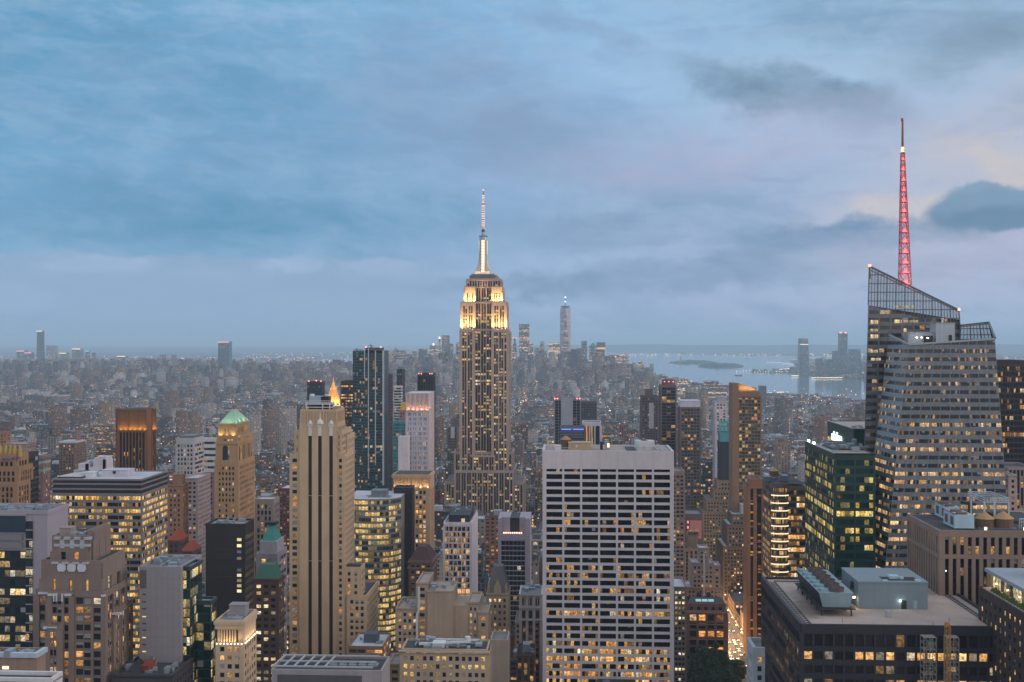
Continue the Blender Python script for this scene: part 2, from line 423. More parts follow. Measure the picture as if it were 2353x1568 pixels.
# statue on the farther island
sx, sy = gp(1564, 835)
sr = thing('statue', 'tiny pale statue on its tall pedestal on the farther low island', 'statue', (sx, sy, 0))
mb = MB(); mb.box(sx-16, sx+16, sy-16, sy+16, 0, 16); mb.box(sx-9, sx+9, sy-9, sy+9, 16, 44); mb.build('pedestal', wall((.4, .38, .34)), sr)
mb = MB(); mb.cyl(sx, sy, 7, 44, 70, 4.5, 8); mb.cyl(sx, sy, 4.5, 70, 78, 2.6, 8); mb.bar((sx+2, sy, 72), (sx+6, sy, 92), 2.4); mb.cyl(sx, sy, 2.6, 78, 82, 1, 8)
mb.build('figure', wall((.16, .30, .26)), sr)
# hills along the horizon
hm = wall((.05, .07, .06), .95)
def ridge(name, x0, x1, Y, h, n, seed, dy=2500):
    rr = np.random.RandomState(seed); mb = MB()
    xs = np.linspace(x0, x1, n); hs = h*(.55+.45*np.convolve(rr.rand(n+8), np.ones(9)/9, 'valid')*1.1)
    for i in range(n-1):
        a, b = (xs[i], hs[i]), (xs[i+1], hs[i+1])
        mb.poly([(a[0], Y-dy, 0), (b[0], Y-dy, 0), (b[0], Y, b[1]), (a[0], Y, a[1])])
        mb.poly([(a[0], Y, a[1]), (b[0], Y, b[1]), (b[0], Y+dy, 0), (a[0], Y+dy, 0)])
    o = mb.build(name, hm); o['kind'] = 'structure'
ridge('hills', XX(1150, 29000), XX(2700, 29000), 29000, 205, 120, 3)
ridge('hills', XX(-150, 33000), XX(1250, 33000), 33000, 60, 90, 5)

# ------------------------------------------------------------------ the mass of ordinary city blocks
PAL = [(.13, .07, .045), (.13, .055, .04), (.22, .15, .10), (.21, .17, .14), (.26, .235, .215), (.13, .115, .11), (.07, .045, .038), (.20, .10, .065),
       (.36, .34, .33), (.085, .09, .105), (.15, .09, .065), (.26, .20, .15), (.045, .045, .055), (.45, .43, .42)]
ROOFS = [(.06, .065, .075), (.11, .125, .15), (.20, .23, .26), (.42, .46, .50), (.035, .036, .042), (.13, .13, .13), (.08, .09, .11), (.30, .34, .38)]
rs = np.random.RandomState(11)
heroes = []          # footprints kept clear of ordinary buildings: x0, x1, y0, y1
def inside(poly, X, Y):
    c = np.zeros(len(X), bool); n = len(poly)
    for i in range(n):
        (xi, yi), (xj, yj) = poly[i], poly[i-1]
        t = ((yi > Y) != (yj > Y)) & (X < (xj-xi)*(Y-yi)/((yj-yi) if yj != yi else 1e-9)+xi)
        c ^= t
    return c
AVE = [-3650, -3400, -3150, -2900, -2650, -2400, -2180, -1960, -1740, -1520, -1310, -1100, -890, -740, -590, -450, -310, -168, 141, 410, 690, 970, 1250, 1530, 1800, 2100, 2380]
def lots():
    """x0, x1, y0, y1 of the lots of the street grid"""
    out = []
    Y = 560.
    while Y < 7900:
        coarse = 1.5 if 2300 < Y < 3400 else 2.1 if Y >= 3400 else 1
        for a, b in zip(AVE[:-1], AVE[1:]):
            xa, xb = a+13, b-13
            kA, kB = K(-600)*(Y+80), K(3000)*(Y+80)
            if xb < kA or xa > kB: continue
            for (ya, yb) in ((Y+8, Y+39), (Y+41, Y+72)):
                X = xa
                while X < xb-7:
                    wd = rs.choice([8, 12, 18, 25, 38], p=[.30, .26, .2, .14, .10])*coarse*(.85+.3*rs.rand())
                    wd = min(wd, xb-X)
                    if wd < 5: break
                    if kA-40 < X < kB: out.append((X, X+wd-.15, ya, yb-rs.rand()*9 if ya < Y+20 else yb))
                    X += wd
        Y += 80.5
    return np.array(out)
LOTS = lots()
# ------------------------------------------------------------------ building kit
PIECES = dict(lit_glass_strip='lit_glass_panel', antenna_lights='antenna_light', deck_lights='deck_light', silver_cap='silver_cap', stripe_bars='stripe_bar', slit_window='slit_window', uplights='uplight', terrace_lamps='terrace_lamp', ceiling_lamps='ceiling_lamp', roof_posts='roof_post', roof_vents='roof_vent', lit_panel='lit_panel', white_fin='white_fin', pink_sign='pink_sign', planter_shrubs='planter_shrub', attic_windows='attic_window', roof_drum='roof_drum')
class Bld:
    """one building: collects wall, glass and roof meshes and links each as a part"""
    def __init__(s, name, label, loc, cat='skyscraper', group=None):
        s.o = thing(name, label, cat, (loc[0], loc[1], 0), group)
        s.w = MB(); s.g = MB(); s.r = MB(); s.seed = rnd.randint(1, 400)*10
        s.panes = []
    def face(s, P, d, n, W, z0, z1, st):
        """one facade: P lower-left corner seen from outside, d along, n outward"""
        fl, bay = st['floor'], st['bay']
        top = st.get('top', 1.5); corner = st.get('corner', .0); bot = st.get('bot', 0)
        zt = z1-top; nf = max(1, round((zt-z0)/fl)); W2 = W-2*corner; nb = max(1, round(W2/bay))
        fl = (zt-z0)/nf; bay = W2/nb; pw = st.get('pier', .3); sh = st.get('span', .4)*fl; dp = st.get('dep', .35)
        sp = st.get('sdep', dp*.6); s.seed += 40
        ou = s.seed
        def g(a, k, z): return (P[0]+d[0]*a+n[0]*k, P[1]+d[1]*a+n[1]*k, z)
        if st.get('split') and n[1] < -.5:
            done = 0
            for j in range(nf-1, -1, -1):
                for i in range(nb):
                    a0, a1, b0, b1 = corner+i*bay, corner+(i+1)*bay, z0+j*fl, z0+(j+1)*fl
                    q = ([g(a0, 0, b0), g(a1, 0, b0), g(a1, 0, b1), g(a0, 0, b1)], [(ou+i, j), (ou+i+1, j), (ou+i+1, j+1), (ou+i, j+1)])
                    if len(s.panes) < st['split'] and ZZc(b1, P[1]) < 1568: s.panes.append(q)
                    else: s.g.poly(*q)
        else:
            s.g.poly([g(corner, 0, z0), g(W-corner, 0, z0), g(W-corner, 0, zt), g(corner, 0, zt)], [(ou, 0), (ou+nb, 0), (ou+nb, nf), (ou, nf)])
        # the band over the top floor, corners, piers, spandrels
        s.w.obox(P, d, n, 0, W, zt, z1, 0, dp)
        if corner:
            s.w.obox(P, d, n, -dp if n[1] < -.5 else 0, corner, z0, zt, 0, dp); s.w.obox(P, d, n, W-corner, W+(dp if n[1] < -.5 else 0), z0, zt, 0, dp)
        if pw:
            every = st.get('every', 1)
            for i in range(0, nb+1, 1):
                p = pw if i % every == 0 else st.get('mull', pw)
                if not p: continue
                a = corner+i*bay; a0, a1 = max(a-p/2, corner), min(a+p/2, W-corner)
                s.w.obox(P, d, n, a0, a1, z0, zt, 0, dp if i % every == 0 else min(dp, st.get('mdep', dp)))
        if sh > 0:
            for j in range(nf+1):
                zc = z0+j*fl
                a, b_ = max(zc-sh*.35, z0), min(zc+sh*.65, zt)
                if b_ > a: s.w.obox(P, d, n, 0, W, a, b_, 0, sp)
    def block(s, x0, x1, y0, y1, z0, z1, st, faces='NEW', roof=True, par=1.1):
        ew = dict(st); ew.update(st.get('side', {}))
        for k_ in st.get('kill', ()): ew.pop(k_, None)
        if 'N' in faces: s.face((x0, y0), (1, 0), (0, -1), x1-x0, z0, z1, st)
        if 'W' in faces: s.face((x1, y0), (0, 1), (1, 0), y1-y0, z0, z1, ew)       # seen when the building stands left of us
        if 'E' in faces: s.face((x0, y1), (0, -1), (-1, 0), y1-y0, z0, z1, ew)
        bk = MB if False else None
        s.w.poly([(x1, y1, z0), (x0, y1, z0), (x0, y1, z1), (x1, y1, z1)])
        if 'N' not in faces: s.w.poly([(x0, y0, z0), (x1, y0, z0), (x1, y0, z1), (x0, y0, z1)])
        if 'W' not in faces: s.w.poly([(x1, y0, z0), (x1, y1, z0), (x1, y1, z1), (x1, y0, z1)])
        if 'E' not in faces: s.w.poly([(x0, y1, z0), (x0, y0, z0), (x0, y0, z1), (x0, y1, z1)])
        if roof: s.roofdeck(x0, x1, y0, y1, z1, par)
    def plain(s, x0, x1, y0, y1, z0, z1, roof=True, par=.8):
        for p, r_ in (((x0, y0), (x1, y0)), ((x1, y0), (x1, y1)), ((x1, y1), (x0, y1)), ((x0, y1), (x0, y0))):
            s.w.poly([(p[0], p[1], z0), (r_[0], r_[1], z0), (r_[0], r_[1], z1), (p[0], p[1], z1)])
        if roof: s.roofdeck(x0, x1, y0, y1, z1, par)
    def roofdeck(s, x0, x1, y0, y1, z, par=1.1, t=.45):
        s.r.poly([(x0, y0, z+.02), (x1, y0, z+.02), (x1, y1, z+.02), (x0, y1, z+.02)])
        if par:
            for a in ((x0-.3, x1+.3, y0-.3, y0+t), (x0-.3, x1+.3, y1-t, y1+.3), (x0-.3, x0+t, y0+t, y1-t), (x1-t, x1+.3, y0+t, y1-t)):
                s.w.box(*a, z-.3, z+par)
    def done(s, wm, gmat=None, rmat=None, keep=True):
        if s.w.f: s.wo = s.w.build('wall', wm, s.o)
        if s.g.f:
            go = s.g.build('window_glazing', gmat, s.o)
            if len(s.panes) >= 90: go['kind'] = 'stuff'
        for p, uv in s.panes:
            m_ = MB(); m_.poly(p, uv); m_.build('window', gmat, s.o)
        if s.r.f: s.r.build('roof', rmat or M_roof['grey'], s.o)
        if keep:
            vs = np.array([v[:2] for v in s.w.v+s.g.v+s.r.v]); lo_, hi_ = vs.min(0), vs.max(0); heroes.append((lo_[0], hi_[0], lo_[1], hi_[1]))
        return s
    def part(s, name, mb, m_):
        if name in PIECES: return mb.pieces(PIECES[name], m_, s.o)
        return mb.build(name, m_, s.o)
def ZZc(z, D): return CY-(z-EYE)*F/D
def fit(xa, xb, yt, D, xc=None, dep=None):
    """front corners seen at columns xa, xb, top seen at row yt, back corner of the visible side at column xc"""
    x0, x1 = XX(xa, D), XX(xb, D); zt = ZZ(yt, (xa+xb)/2, D)
    if xc is not None:
        X = x1 if xc > xb else x0
        dep = X/K(xc)-D
        if dep < 3: dep = 26
    return x0, x1, D, D+dep, 0, zt
def tank(b, x, y, z, r=2.1, h=3.6, leg=2.6):
    """timber roof tank on legs with a conical cap"""
    t = MB(); t.cyl(x, y, r, z+leg, z+leg+h, n=14); t.build('water_tank', M_wood, b.o)
    t = MB(); t.cyl(x, y, r*1.08, z+leg+h, z+leg+h+r*.75, .01, n=14); t.build('tank_cap', M_conic, b.o)
    t = MB()
    for a, c_ in ((-1, -1), (1, -1), (1, 1), (-1, 1)): t.bar((x+a*r*.7, y+c_*r*.7, z), (x+a*r*.7, y+c_*r*.7, z+leg), .3)
    t.box(x-r, x+r, y-r, y+r, z+leg-.3, z+leg-.02); t.build('tank_stand', M_steel, b.o)
def shed(b, x0, x1, y0, y1, z0, z1, m_=None, name='rooftop_shed'):
    t = MB(); t.box(x0, x1, y0, y1, z0, z1-.25, bottom=False); t.box(x0-.25, x1+.25, y0-.25, y1+.25, z1-.25, z1); return t.build(name, m_ or M_metal, b.o)
def clutter(b, x0, x1, y0, y1, z, n, seed=1):
    """vents, ducts and pipe runs on a roof"""
    r_ = random.Random(seed); t = MB()
    for i in range(n):
        cx, cy = r_.uniform(x0, x1), r_.uniform(y0, y1); k = r_.random()
        if k < .4: a, c_ = r_.uniform(.6, 2.2), r_.uniform(.6, 2.2); t.box(cx-a, cx+a, cy-c_, cy+c_, z, z+r_.uniform(.7, 2.4))
        elif k < .7: t.cyl(cx, cy, r_.uniform(.3, .9), z, z+r_.uniform(1, 2.6), n=8)
        else:
            L = r_.uniform(3, 9); 
            if r_.random() < .5: t.box(cx, min(cx+L, x1), cy, cy+.5, z+.3, z+.9)
            else: t.box(cx, cx+.5, cy, min(cy+L, y1), z+.3, z+.9)
    t.pieces('rooftop_unit', M_metal, b.o)
def spot(x, y, z, tx, ty, tz, e, col, ang=70, rad=.6, name='floodlight'):
    ld = bpy.data.lights.new(name, 'SPOT'); lo = bpy.data.objects.new(name, ld); C.objects.link(lo)
    ld.energy = e; ld.color = col; ld.spot_size = R(ang); ld.spot_blend = .9; ld.shadow_soft_size = rad
    lo.location = (x, y, z)
    from mathutils import Vector
    lo.rotation_euler = Vector((tx-x, ty-y, tz-z)).to_track_quat('-Z', 'Y').to_euler()
    return lo
def point(x, y, z, e, col, rad=.5, name='lamp_light'):
    ld = bpy.data.lights.new(name, 'POINT'); lo = bpy.data.objects.new(name, ld); C.objects.link(lo)
    ld.energy = e; ld.color = col; ld.shadow_soft_size = rad; lo.location = (x, y, z); return lo
GOLD = (1, .66, .30)

# ================================================================== the great stepped tower in the middle
def empire():
    D = 1265.
    b = Bld('skyscraper', 'tallest limestone tower in mid view with floodlit gold crown and needle mast', (XX(1111, D), D+25))
    zz = lambda y: ZZ(y, 1111, D)
    st = dict(floor=3.75, bay=3.1, pier=1.75, every=2, mull=.65, span=0, dep=.9, mdep=.45, sdep=.22, top=3., corner=1.6)
    sc_ = dict(floor=3.75, bay=3.1, pier=1.25, every=2, mull=.55, span=0, dep=.7, mdep=.35, sdep=.22, top=1.2, corner=.5)
    def lr(xa, xb, dD=0): return XX(xa, D+dD), XX(xb, D+dD)
    def trip(xa, xb, xc, xd, yt, yb, dD, dc, dep, top=3.):
        """wings either side of a recessed centre bay"""
        a, e_ = lr(xa, xd, dD); c0, c1 = XX(xb, D+dD), XX(xc, D+dD); z0, z1 = zz(yb), zz(yt); s_ = dict(st, top=top)
        b.block(a, c0, D+dD, D+dep, z0, z1, s_); b.block(c1, e_, D+dD, D+dep, z0, z1, s_)
        b.block(c0, c1, D+dD+dc, D+dep, z0, z1, sc_, faces='N')
    # shoulders low down
    z0 = 0
    a, e_ = lr(1023, 1202, -4); b.block(a, e_, D-4, D+60, 0, zz(1109), dict(st, corner=.8, top=2))
    a, e_ = lr(1045, 1179, -9); b.block(a, e_, D-9, D+62, zz(1109), zz(1081), dict(st, corner=.8, top=2.))
    b.block(a, e_, D-9, D-4, 0, zz(1109), dict(st, corner=.8, top=0), roof=False)
    a, e_ = lr(1045, 1176, 3); b.block(a, e_, D+3, D+55, zz(1081), zz(1041), dict(st, corner=.5, top=2))
    c0, c1 = lr(1087, 1136, -2); b.block(c0, c1, D-2, D+20, zz(1081), zz(1048), sc_)
    trip(1057.5, 1089.5, 1130.5, 1167, 758, 1081, 0, 6, 50)
    trip(1059.5, 1091, 1131, 1163, 695, 758, 3.5, 4, 46, 4)
    a, e_ = lr(1069, 1153, 8); 
    trip(1068, 1092, 1130, 1154, 659, 695, 9, 2.5, 42, 7)
    b.block(*lr(1072, 1151, 11), D+11, D+40, zz(659), zz(642), dict(sc_, top=1.5, mull=.8))
    for i, (xa, xb, yt, yb) in enumerate(((1079, 1145, 634, 642), (1082, 1141, 630, 634), (1088, 1134, 626, 630))):
        a, e_ = lr(xa, xb, 13+i); b.plain(a, e_, D+13+i, D+38-i, zz(yb), zz(yt), par=0)
    wmat = wall((.42, .34, .30), .75, 0, .16)
    b.done(wmat, glass(.21, 1.5, 1, (.050, .036, .034), .04, (WARM2, WARM2, WARM3), .75, 1.2, .10, .3, .20), M_roof['grey'])
    cx, cy = XX(1110.5, D+25), D+25
    # observation deck ledges
    t = MB()
    for y_, r_ in ((641, 35), (633.5, 31), (629.5, 26)):
        h = (r_)/F*D; t.box(cx-h, cx+h, D+11, D+39, zz(y_)-.6, zz(y_)+.7)
    b.part('deck_ledge', t, paint((.16, .20, .24), .4, .4))
    # mooring mast: four winged buttresses round a fluted drum with bright glass panels
    k = lambda px: px/F*(D+25)
    zb, zt = zz(624), zz(548)
    t = MB()
    prof = [(624, 18.5), (618, 17), (612, 14.5), (606, 12.2), (598, 10.8), (585, 9.6), (570, 9), (552, 8.6)]
    for (y0_, r0), (y1_, r1) in zip(prof[:-1], prof[1:]):
        for sx_, sy_ in ((1, 0), (-1, 0), (0, 1), (0, -1)):
            a0, a1 = k(r0), k(r1); z0_, z1_ = zz(y0_), zz(y1_); w_ = 2.1 if not sx_ else 2.1
            px_, py_ = -sy_, sx_
            q = lambda A, S, Z: (cx+sx_*A+px_*S, cy+sy_*A+py_*S, Z)
            i0 = 2.6
            for S in (-1, 1):
                t.poly([q(i0, S*w_*1.6, z0_), q(a0*.86, S*w_*1.25, z0_), q(a1*.86, S*w_*1.25, z1_), q(i0, S*w_*1.6, z1_)][::(1 if S < 0 else -1)])
                t.poly([q(a0*.86, S*w_*1.25, z0_), q(a0, S*w_*.9, z0_), q(a1, S*w_*.9, z1_), q(a1*.86, S*w_*1.25, z1_)][::(1 if S < 0 else -1)])
            if sy_ != -1: t.poly([q(a0, -w_*.9, z0_), q(a0, w_*.9, z0_), q(a1, w_*.9, z1_), q(a1, -w_*.9, z1_)])
    t.cyl(cx, cy, k(6.4), zb, zt, n=16)
    b.part('mast', t, paint((.34, .34, .35), .35, .3))
    t = MB(); n_ = 11                      # the lit glass strip down each side of the mast
    for i in range(n_):
        za = zb+(zt-zb)*(i+.06)/n_; zc = zb+(zt-zb)*(i+.94)/n_
        h = k(3.9)
        for rr_, ax in ((-1, 0), (1, 0)):
            t.box(cx-h, cx+h, cy+rr_*k(9.2)-.15, cy+rr_*k(9.2)+.15, za, zc)
            t.box(cx+rr_*k(9.2)-.15, cx+rr_*k(9.2)+.15, cy-h*.8, cy+h*.8, za, zc)
    b.part('lit_glass_strip', t, glow((1, .84, .58), 1.25))
    t = MB(); t.cyl(cx, cy, k(9.2), zz(552), zz(548), n=20); t.cyl(cx, cy, k(9.4), zz(548), zz(541), k(8.2), n=20); t.cyl(cx, cy, k(8.6), zz(541), zz(538), n=20)
    t.cyl(cx, cy, k(7), zz(538), zz(534), k(4.2), n=20); t.cyl(cx, cy, k(4.2), zz(534), zz(528), k(3.2), n=16); b.part('dome', t, paint((.32, .38, .44), .35, .4))
    t = MB(); t.cyl(cx, cy, k(7.8), zz(541), zz(539), n=20); b.part('dome_light_ring', t, glow((1, .5, .45), 1.6))
    t = MB(); t.cyl(cx, cy, k(10.2), zz(539), zz(538), n=20); t.cyl(cx, cy, k(4.2), zz(528), zz(512), k(3.8), n=12); t.cyl(cx, cy, k(6.5), zz(516), zz(515.2), n=12)
    t.cyl(cx, cy, k(3.4), zz(512), zz(463), k(3), n=8); t.cyl(cx, cy, k(5), zz(465), zz(464), n=8); t.cyl(cx, cy, k(2.1), zz(463), zz(444), k(1.6), n=8); t.cyl(cx, cy, k(.9), zz(444), zz(431), k(.7), n=6)
    b.part('antenna', t, paint((.10, .06, .06), .5, .4))
    t = MB()
    for i, y_ in enumerate([524, 521, 518, 515, 511, 507, 503, 498, 494, 490, 486, 481, 476, 471, 467, 461, 457, 452, 448, 444.5]):
        r_ = 4.1 if y_ > 513 else 3.6 if y_ > 465 else 2.3
        t.cyl(cx, cy, k(r_), zz(y_), zz(y_-1.5), n=8)
    b.part('antenna_lights', t, glow((1, .74, .68), 1.8))
    t = MB(); t.cyl(cx, cy, k(1.1), zz(431.5), zz(428.5), k(.9), n=8); b.part('beacon', t, glow((1, .2, .12), 4))
    t = MB()
    for y_, h_ in ((628.5, 18), (624.5, 16.5)):
        hh = k(h_); t.box(cx-hh, cx+hh, D+13.2, D+13.8, zz(y_), zz(y_-1.1))
    b.part('deck_lights', t, glow((1, .8, .6), 1.8))
    # floodlights on the setbacks
    W_ = (1, .62, .20)
    for xa, e in ((1062, 1), (1070, 1), (1079, 1), (1087, 1), (1135, 1), (1143, 1), (1152, 1), (1160, 1)):
        spot(XX(xa, D), D-1.8, zz(758)+.6, XX(xa, D), D+3.5, zz(715), 34000, W_, 120)
    for xa in (1073, 1079, 1086, 1136, 1143, 1150):
        spot(XX(xa, D+4), D+4.5, zz(695)+.6, XX(xa, D), D+9, zz(676), 21000, W_, 130)
    for a in (-1, 1): spot(cx+a*13, D+8, zz(628), cx+a*3, cy-5, zz(600), 9000, (1, .78, .45), 100)
    spot(cx, D+8, zz(628), cx, cy-5, zz(600), 4500, (1, .78, .45), 100)
    for a in (1, ):
        spot(XX(1170, D), D+14, zz(758)+1, XX(1163, D), D+20, zz(725), 16000, W_, 120)
    return b
empire()

# ================================================================== wide white slab, seven bays of dark ribbon windows
def whiteslab():
    x0, x1, y0, y1, _, z1 = fit(1250, 1545, 1036, 620, dep=36)
    b = Bld('office_slab', 'wide white stone slab with seven bays of dark ribbon windows and blank top', ((x0+x1)/2, y0))
    zb = ZZ(1073, 1400, 620)
    pitch = 17.36/F*620; nf = int(zb/pitch); z0 = zb-nf*pitch+0.0
    st = dict(floor=pitch, bay=(x1-x0-1.6)/7, pier=1.15, span=0, dep=.8, top=0, corner=.8, split=100, kill=('split',))
    st['side'] = dict(bay=4, pier=1.5)
    b.block(x0, x1, y0, y1, z0, zb, dict(st, top=0), roof=False)
    n = (0, -1)
    for j in range(nf+1):
        zc = z0+j*pitch; a, c_ = zc-pitch*.0, zc+pitch*.34
        if j == nf: c_ = zb+.2
        b.w.obox((x0, y0), (1, 0), n, 0, x1-x0, max(a, z0), c_ if j < nf else zc+.1, 0, .72)
        b.w.obox((x1, y0), (0, 1), (1, 0), 0, y1-y0, max(a, z0), c_ if j < nf else zc+.1, 0, .72)
        b.w.obox((x0, y1), (0, -1), (-1, 0), 0, y1-y0, max(a, z0), c_ if j < nf else zc+.1, 0, .72)
    # blank band over a thin dark slot
    b.w.obox((x0, y0), (1, 0), n, -.8, x1-x0+.8, zb-pitch*.30, z1, 0, .83)
    # slot under the band
    for i in range(8):
        pass
    b.w.obox((x1, y0), (0, 1), (1, 0), 0, y1-y0, zb-pitch*.3, z1, 0, .95); b.w.obox((x0, y1), (0, -1), (-1, 0), 0, y1-y0, zb-pitch*.3, z1, 0, .95)
    b.w.poly([(x1, y1, zb), (x0, y1, zb), (x0, y1, z1), (x1, y1, z1)])
    # joints in the band
    zr = z1-.9
    b.r.poly([(x0, y0, zr), (x1, y0, zr), (x1, y1, zr), (x0, y1, zr)])
    for a in ((x0, x1, y0, y0+.4), (x0, x1, y1-.4, y1), (x0, x0+.4, y0+.4, y1-.4), (x1-.4, x1, y0+.4, y1-.4)):
        b.w.box(*a, zr, z1)
    b.done(wall((.60, .57, .59), .8, 0, .16), glass((.21, 12, 40, 1.8, .14), 1.25, 5, (.006, .005, .006), .01, (WARM1, WARM2, WARM3), .85, 1.1, .03, .1, .06, .2), M_roof['tan'])
    t = MB()
    pj = (x1-x0)/7
    for i in range(1, 7):
        for s_ in (-.75, .75):
            xx = x0+.8+(x1-x0-1.6)/7*i+s_*.75; t.box(xx-.05, xx+.05, y0-.86, y0-.8, zb-pitch*.28, z1-.1)
    b.part('panel_joints', t, paint((.30, .24, .24)))
    xx = lambda px, yd: XX(px, 620)*yd/620
    X = lambda px: XX(px, 628)
    tank(b, X(1300), y0+22, zr, 3.1, 4., 1.2)
    shed(b, X(1306), X(1358), y0+13, y0+22, zr, zr+4.2, paint((.42, .33, .24)))
    t = MB(); t.box(X(1323), X(1327), y0+12.6, y0+12.9, zr+1.4, zr+2.8); b.part('sign_plate', t, M_white)
    for px, r_ in ((1476, 4.2), (1490, 4.6)):
        t = MB()
        for k_ in range(5): t.cyl(X(px), y0+18, r_*(1-.02*k_), zr+1.6+k_*.8, zr+2.1+k_*.8, r_*(1-.02*k_)*.97, n=22)
        t.cyl(X(px), y0+18, r_*.9, zr, zr+5, n=22); b.part('cooling_drum', t, M_white)
    shed(b, X(1380), X(1386), y0+14, y0+18, zr, zr+4.5, M_black, 'chimney'); shed(b, X(1391), X(1399), y0+12, y0+16, zr, zr+5, M_metal)
    t = MB(); t.box(X(1396), X(1401), y0+11.6, y0+11.9, zr+1.6, zr+4); b.part('lit_door', t, glow((1, .75, .35), 1.6))
    shed(b, X(1275), X(1289), y0+10, y0+15, zr, zr+2.6, M_white, 'air_unit')
    t = MB(); t.box(X(1440), X(1462), y0+8, y0+30, zr+.05, zr+.4); b.part('roof_pit', t, M_black)
    t = MB()
    for k_ in range(3): t.bar((X(1500+k_*9), y1-1, zr+1.5), (X(1512+k_*10), y0+1.5, zr+1.5), .35)
    b.part('pipe_rails', t, M_white)
    return b
whiteslab()

# ================================================================== the tan stepped tower left of centre
def tantower():
    D = 610.
    b = Bld('skyscraper', 'tall tan brick tower with three black vertical stripes and corner wings', (XX(731, D), D+12))
    zz = lambda y: ZZ(y, 731, D)
    w1 = dict(floor=3.55, bay=2.55, pier=.8, span=.42, dep=.35, sdep=.34, top=1.2, corner=.9)
    side = dict(w1, bay=3.3, pier=1.5)
    x0, x1 = XX(688, D), XX(774, D)
    P0 = XX(774, D)
    dep = P0/K(792)-D
    zt = zz(974)
    # shaft of four blank brick piers between three dark window stripes
    s0, s1 = [XX(v, D) for v in (708.0, 713.5)], None
    stripes = [(708.5, 716.5), (731, 739.2), (756.5, 764.7)]
    zs = zz(1002)
    b.plain(x0, x1, D+1.6, D+dep, 0, zt, par=.6)
    cur = x0
    for a, c_ in stripes:
        b.w.box(cur, XX(a, D), D, D+1.6, 0, zt); cur = XX(c_, D)
        b.w.box(XX(a, D), XX(c_, D), D, D+1.6, zs, zt)
    b.w.box(cur, x1, D, D+1.6, 0, zt)
    b.face((x1, D), (0, 1), (1, 0), dep, zz(1048), zt, dict(side, floor=3.8, span=.5))
    # crown
    c0, c1 = XX(691, D), XX(772.5, D); zc = zz(946.5)
    b.plain(c0, c1, D+1, D+dep-1, zt, zc, par=1.3)
    n = 22
    for i in range(n+1):
        xx = c0+(c1-c0)*i/n; wd = .55 if i % 2 else .9; b.w.box(xx-wd/2, xx+wd/2, D+.35, D+1, zt, zc+.4)
    for i in range(6):
        yy = D+1+(dep-2)*i/5; b.w.box(c1, c1+.6, yy-.5, yy+.5, zt, zc+.4)
    # wings
    def wing(xa, xb, yt, d0, d1, faces='NW', st=w1):
        b.block(XX(xa, D+d0), XX(xb, D+d0), D+d0, D+d1, 0, zz(yt), st, faces=faces)
    wing(667, 688, 1048, 1.5, dep+3, 'NE'); wing(678, 688, 994, 2.2, dep+2, 'NE', dict(w1, bay=2.9, corner=.6))
    wing(774, 784, 994, 2.2, dep+8, 'NW', dict(w1, bay=2.9, corner=.6))
    xr = XX(791, D+1.5); wd = xr/K(813)-D
    b.block(XX(774, D+1.5), xr, D+1.5, D+wd, 0, zz(1048), dict(w1, side=dict(bay=3.3, pier=1.7)), 'NW')
    b.block(XX(784, D+14), XX(797, D+14), D+14, D+wd+6, 0, zz(1009), dict(w1, side=dict(bay=3.3, pier=1.7)), 'NW')
    wing(791, 829, 1309, 2.6, 14, 'NW', dict(w1, bay=4.4, pier=2.2))
    xr = XX(842, D+1); b.block(XX(799, D+1), xr, D+1, xr/K(868)+0, 0, zz(1372), dict(w1, bay=3.4, pier=1.2), 'NW')
    wm = wall((.50, .39, .285), .85, 0, .22, .05)
    b.done(wm, glass(.10, 1.5, 1, (.03, .032, .036), .42, (WARM1, WARM2, WARM3), .3, 1., .05, .2, .06), M_roof['dark'])
    # white terracotta ornaments over the stripes
    t = MB()
    for i, (a, c_) in enumerate(stripes):
        xm = (XX(a, D)+XX(c_, D))/2
        t.box(xm-1., xm+1., D-.25, D+.2, zz(1002), zz(975)); t.box(xm-1.5, xm+1.5, D-.4, D+.3, zz(980), zz(973))
        if i == 1: t.cyl(xm, D+.6, 2.1, zz(974), zz(968), 1.7, 10); t.cyl(xm, D+.6, 1.7, zz(968), zz(963), .6, 10); t.cyl(xm, D+.6, .6, zz(963), zz(948), .35, 8)
        else: t.cyl(xm, D+.6, 1.6, zz(974), zz(966), .5, 8)
    b.part('ornament', t, wall((.66, .62, .6), .7))
    t = MB()
    for a, c_ in stripes:
        for yy in (1140, 1290): t.box(XX(a, D)+.1, XX(c_, D)-.1, D+.1, D+.25, zz(yy), zz(yy-1.3))
    b.part('stripe_bars', t, wall((.4, .36, .33)))
    t = MB()
    for a, c_ in stripes: t.box(XX(a, D)+.02, XX(c_, D)-.02, D+.3, D+1.5, 0, zs)
    b.part('window_stripe', t, wall((.008, .008, .009), .7))
    # roof frame with railings and a tank house
    f = M_white; zc += .2
    t = MB(); X = lambda v: XX(v, D+8)
    for v in (709, 746, 762):
        for yy in (D+3, D+12): t.bar((X(v), yy, zc), (X(v), yy, zz(928)), .5)
    for z_ in (zz(937), zz(930), zz(927)):
        for yy in (D+3, D+12): t.bar((X(707), yy, z_), (X(765), yy, z_), .45)
        for v in (707, 765): t.bar((X(v), D+3, z_), (X(v), D+12, z_), .45)
    for i in range(14): t.bar((X(707+i*4.4), D+3, zz(930)), (X(707+i*4.4), D+3, zz(922)), .18)
    t.bar((X(705), D+3, zz(922)), (X(768), D+3, zz(922)), .25)
    b.part('roof_frame', t, f)
    shed(b, X(714), X(740), D+4.5, D+11, zz(929), zz(912), paint((.35, .45, .5), .4)); shed(b, X(741), X(757), D+5, D+12, zz(929), zz(913), M_black)
    shed(b, X(712), X(760), D+5, D+13, zc, zz(933), M_black)
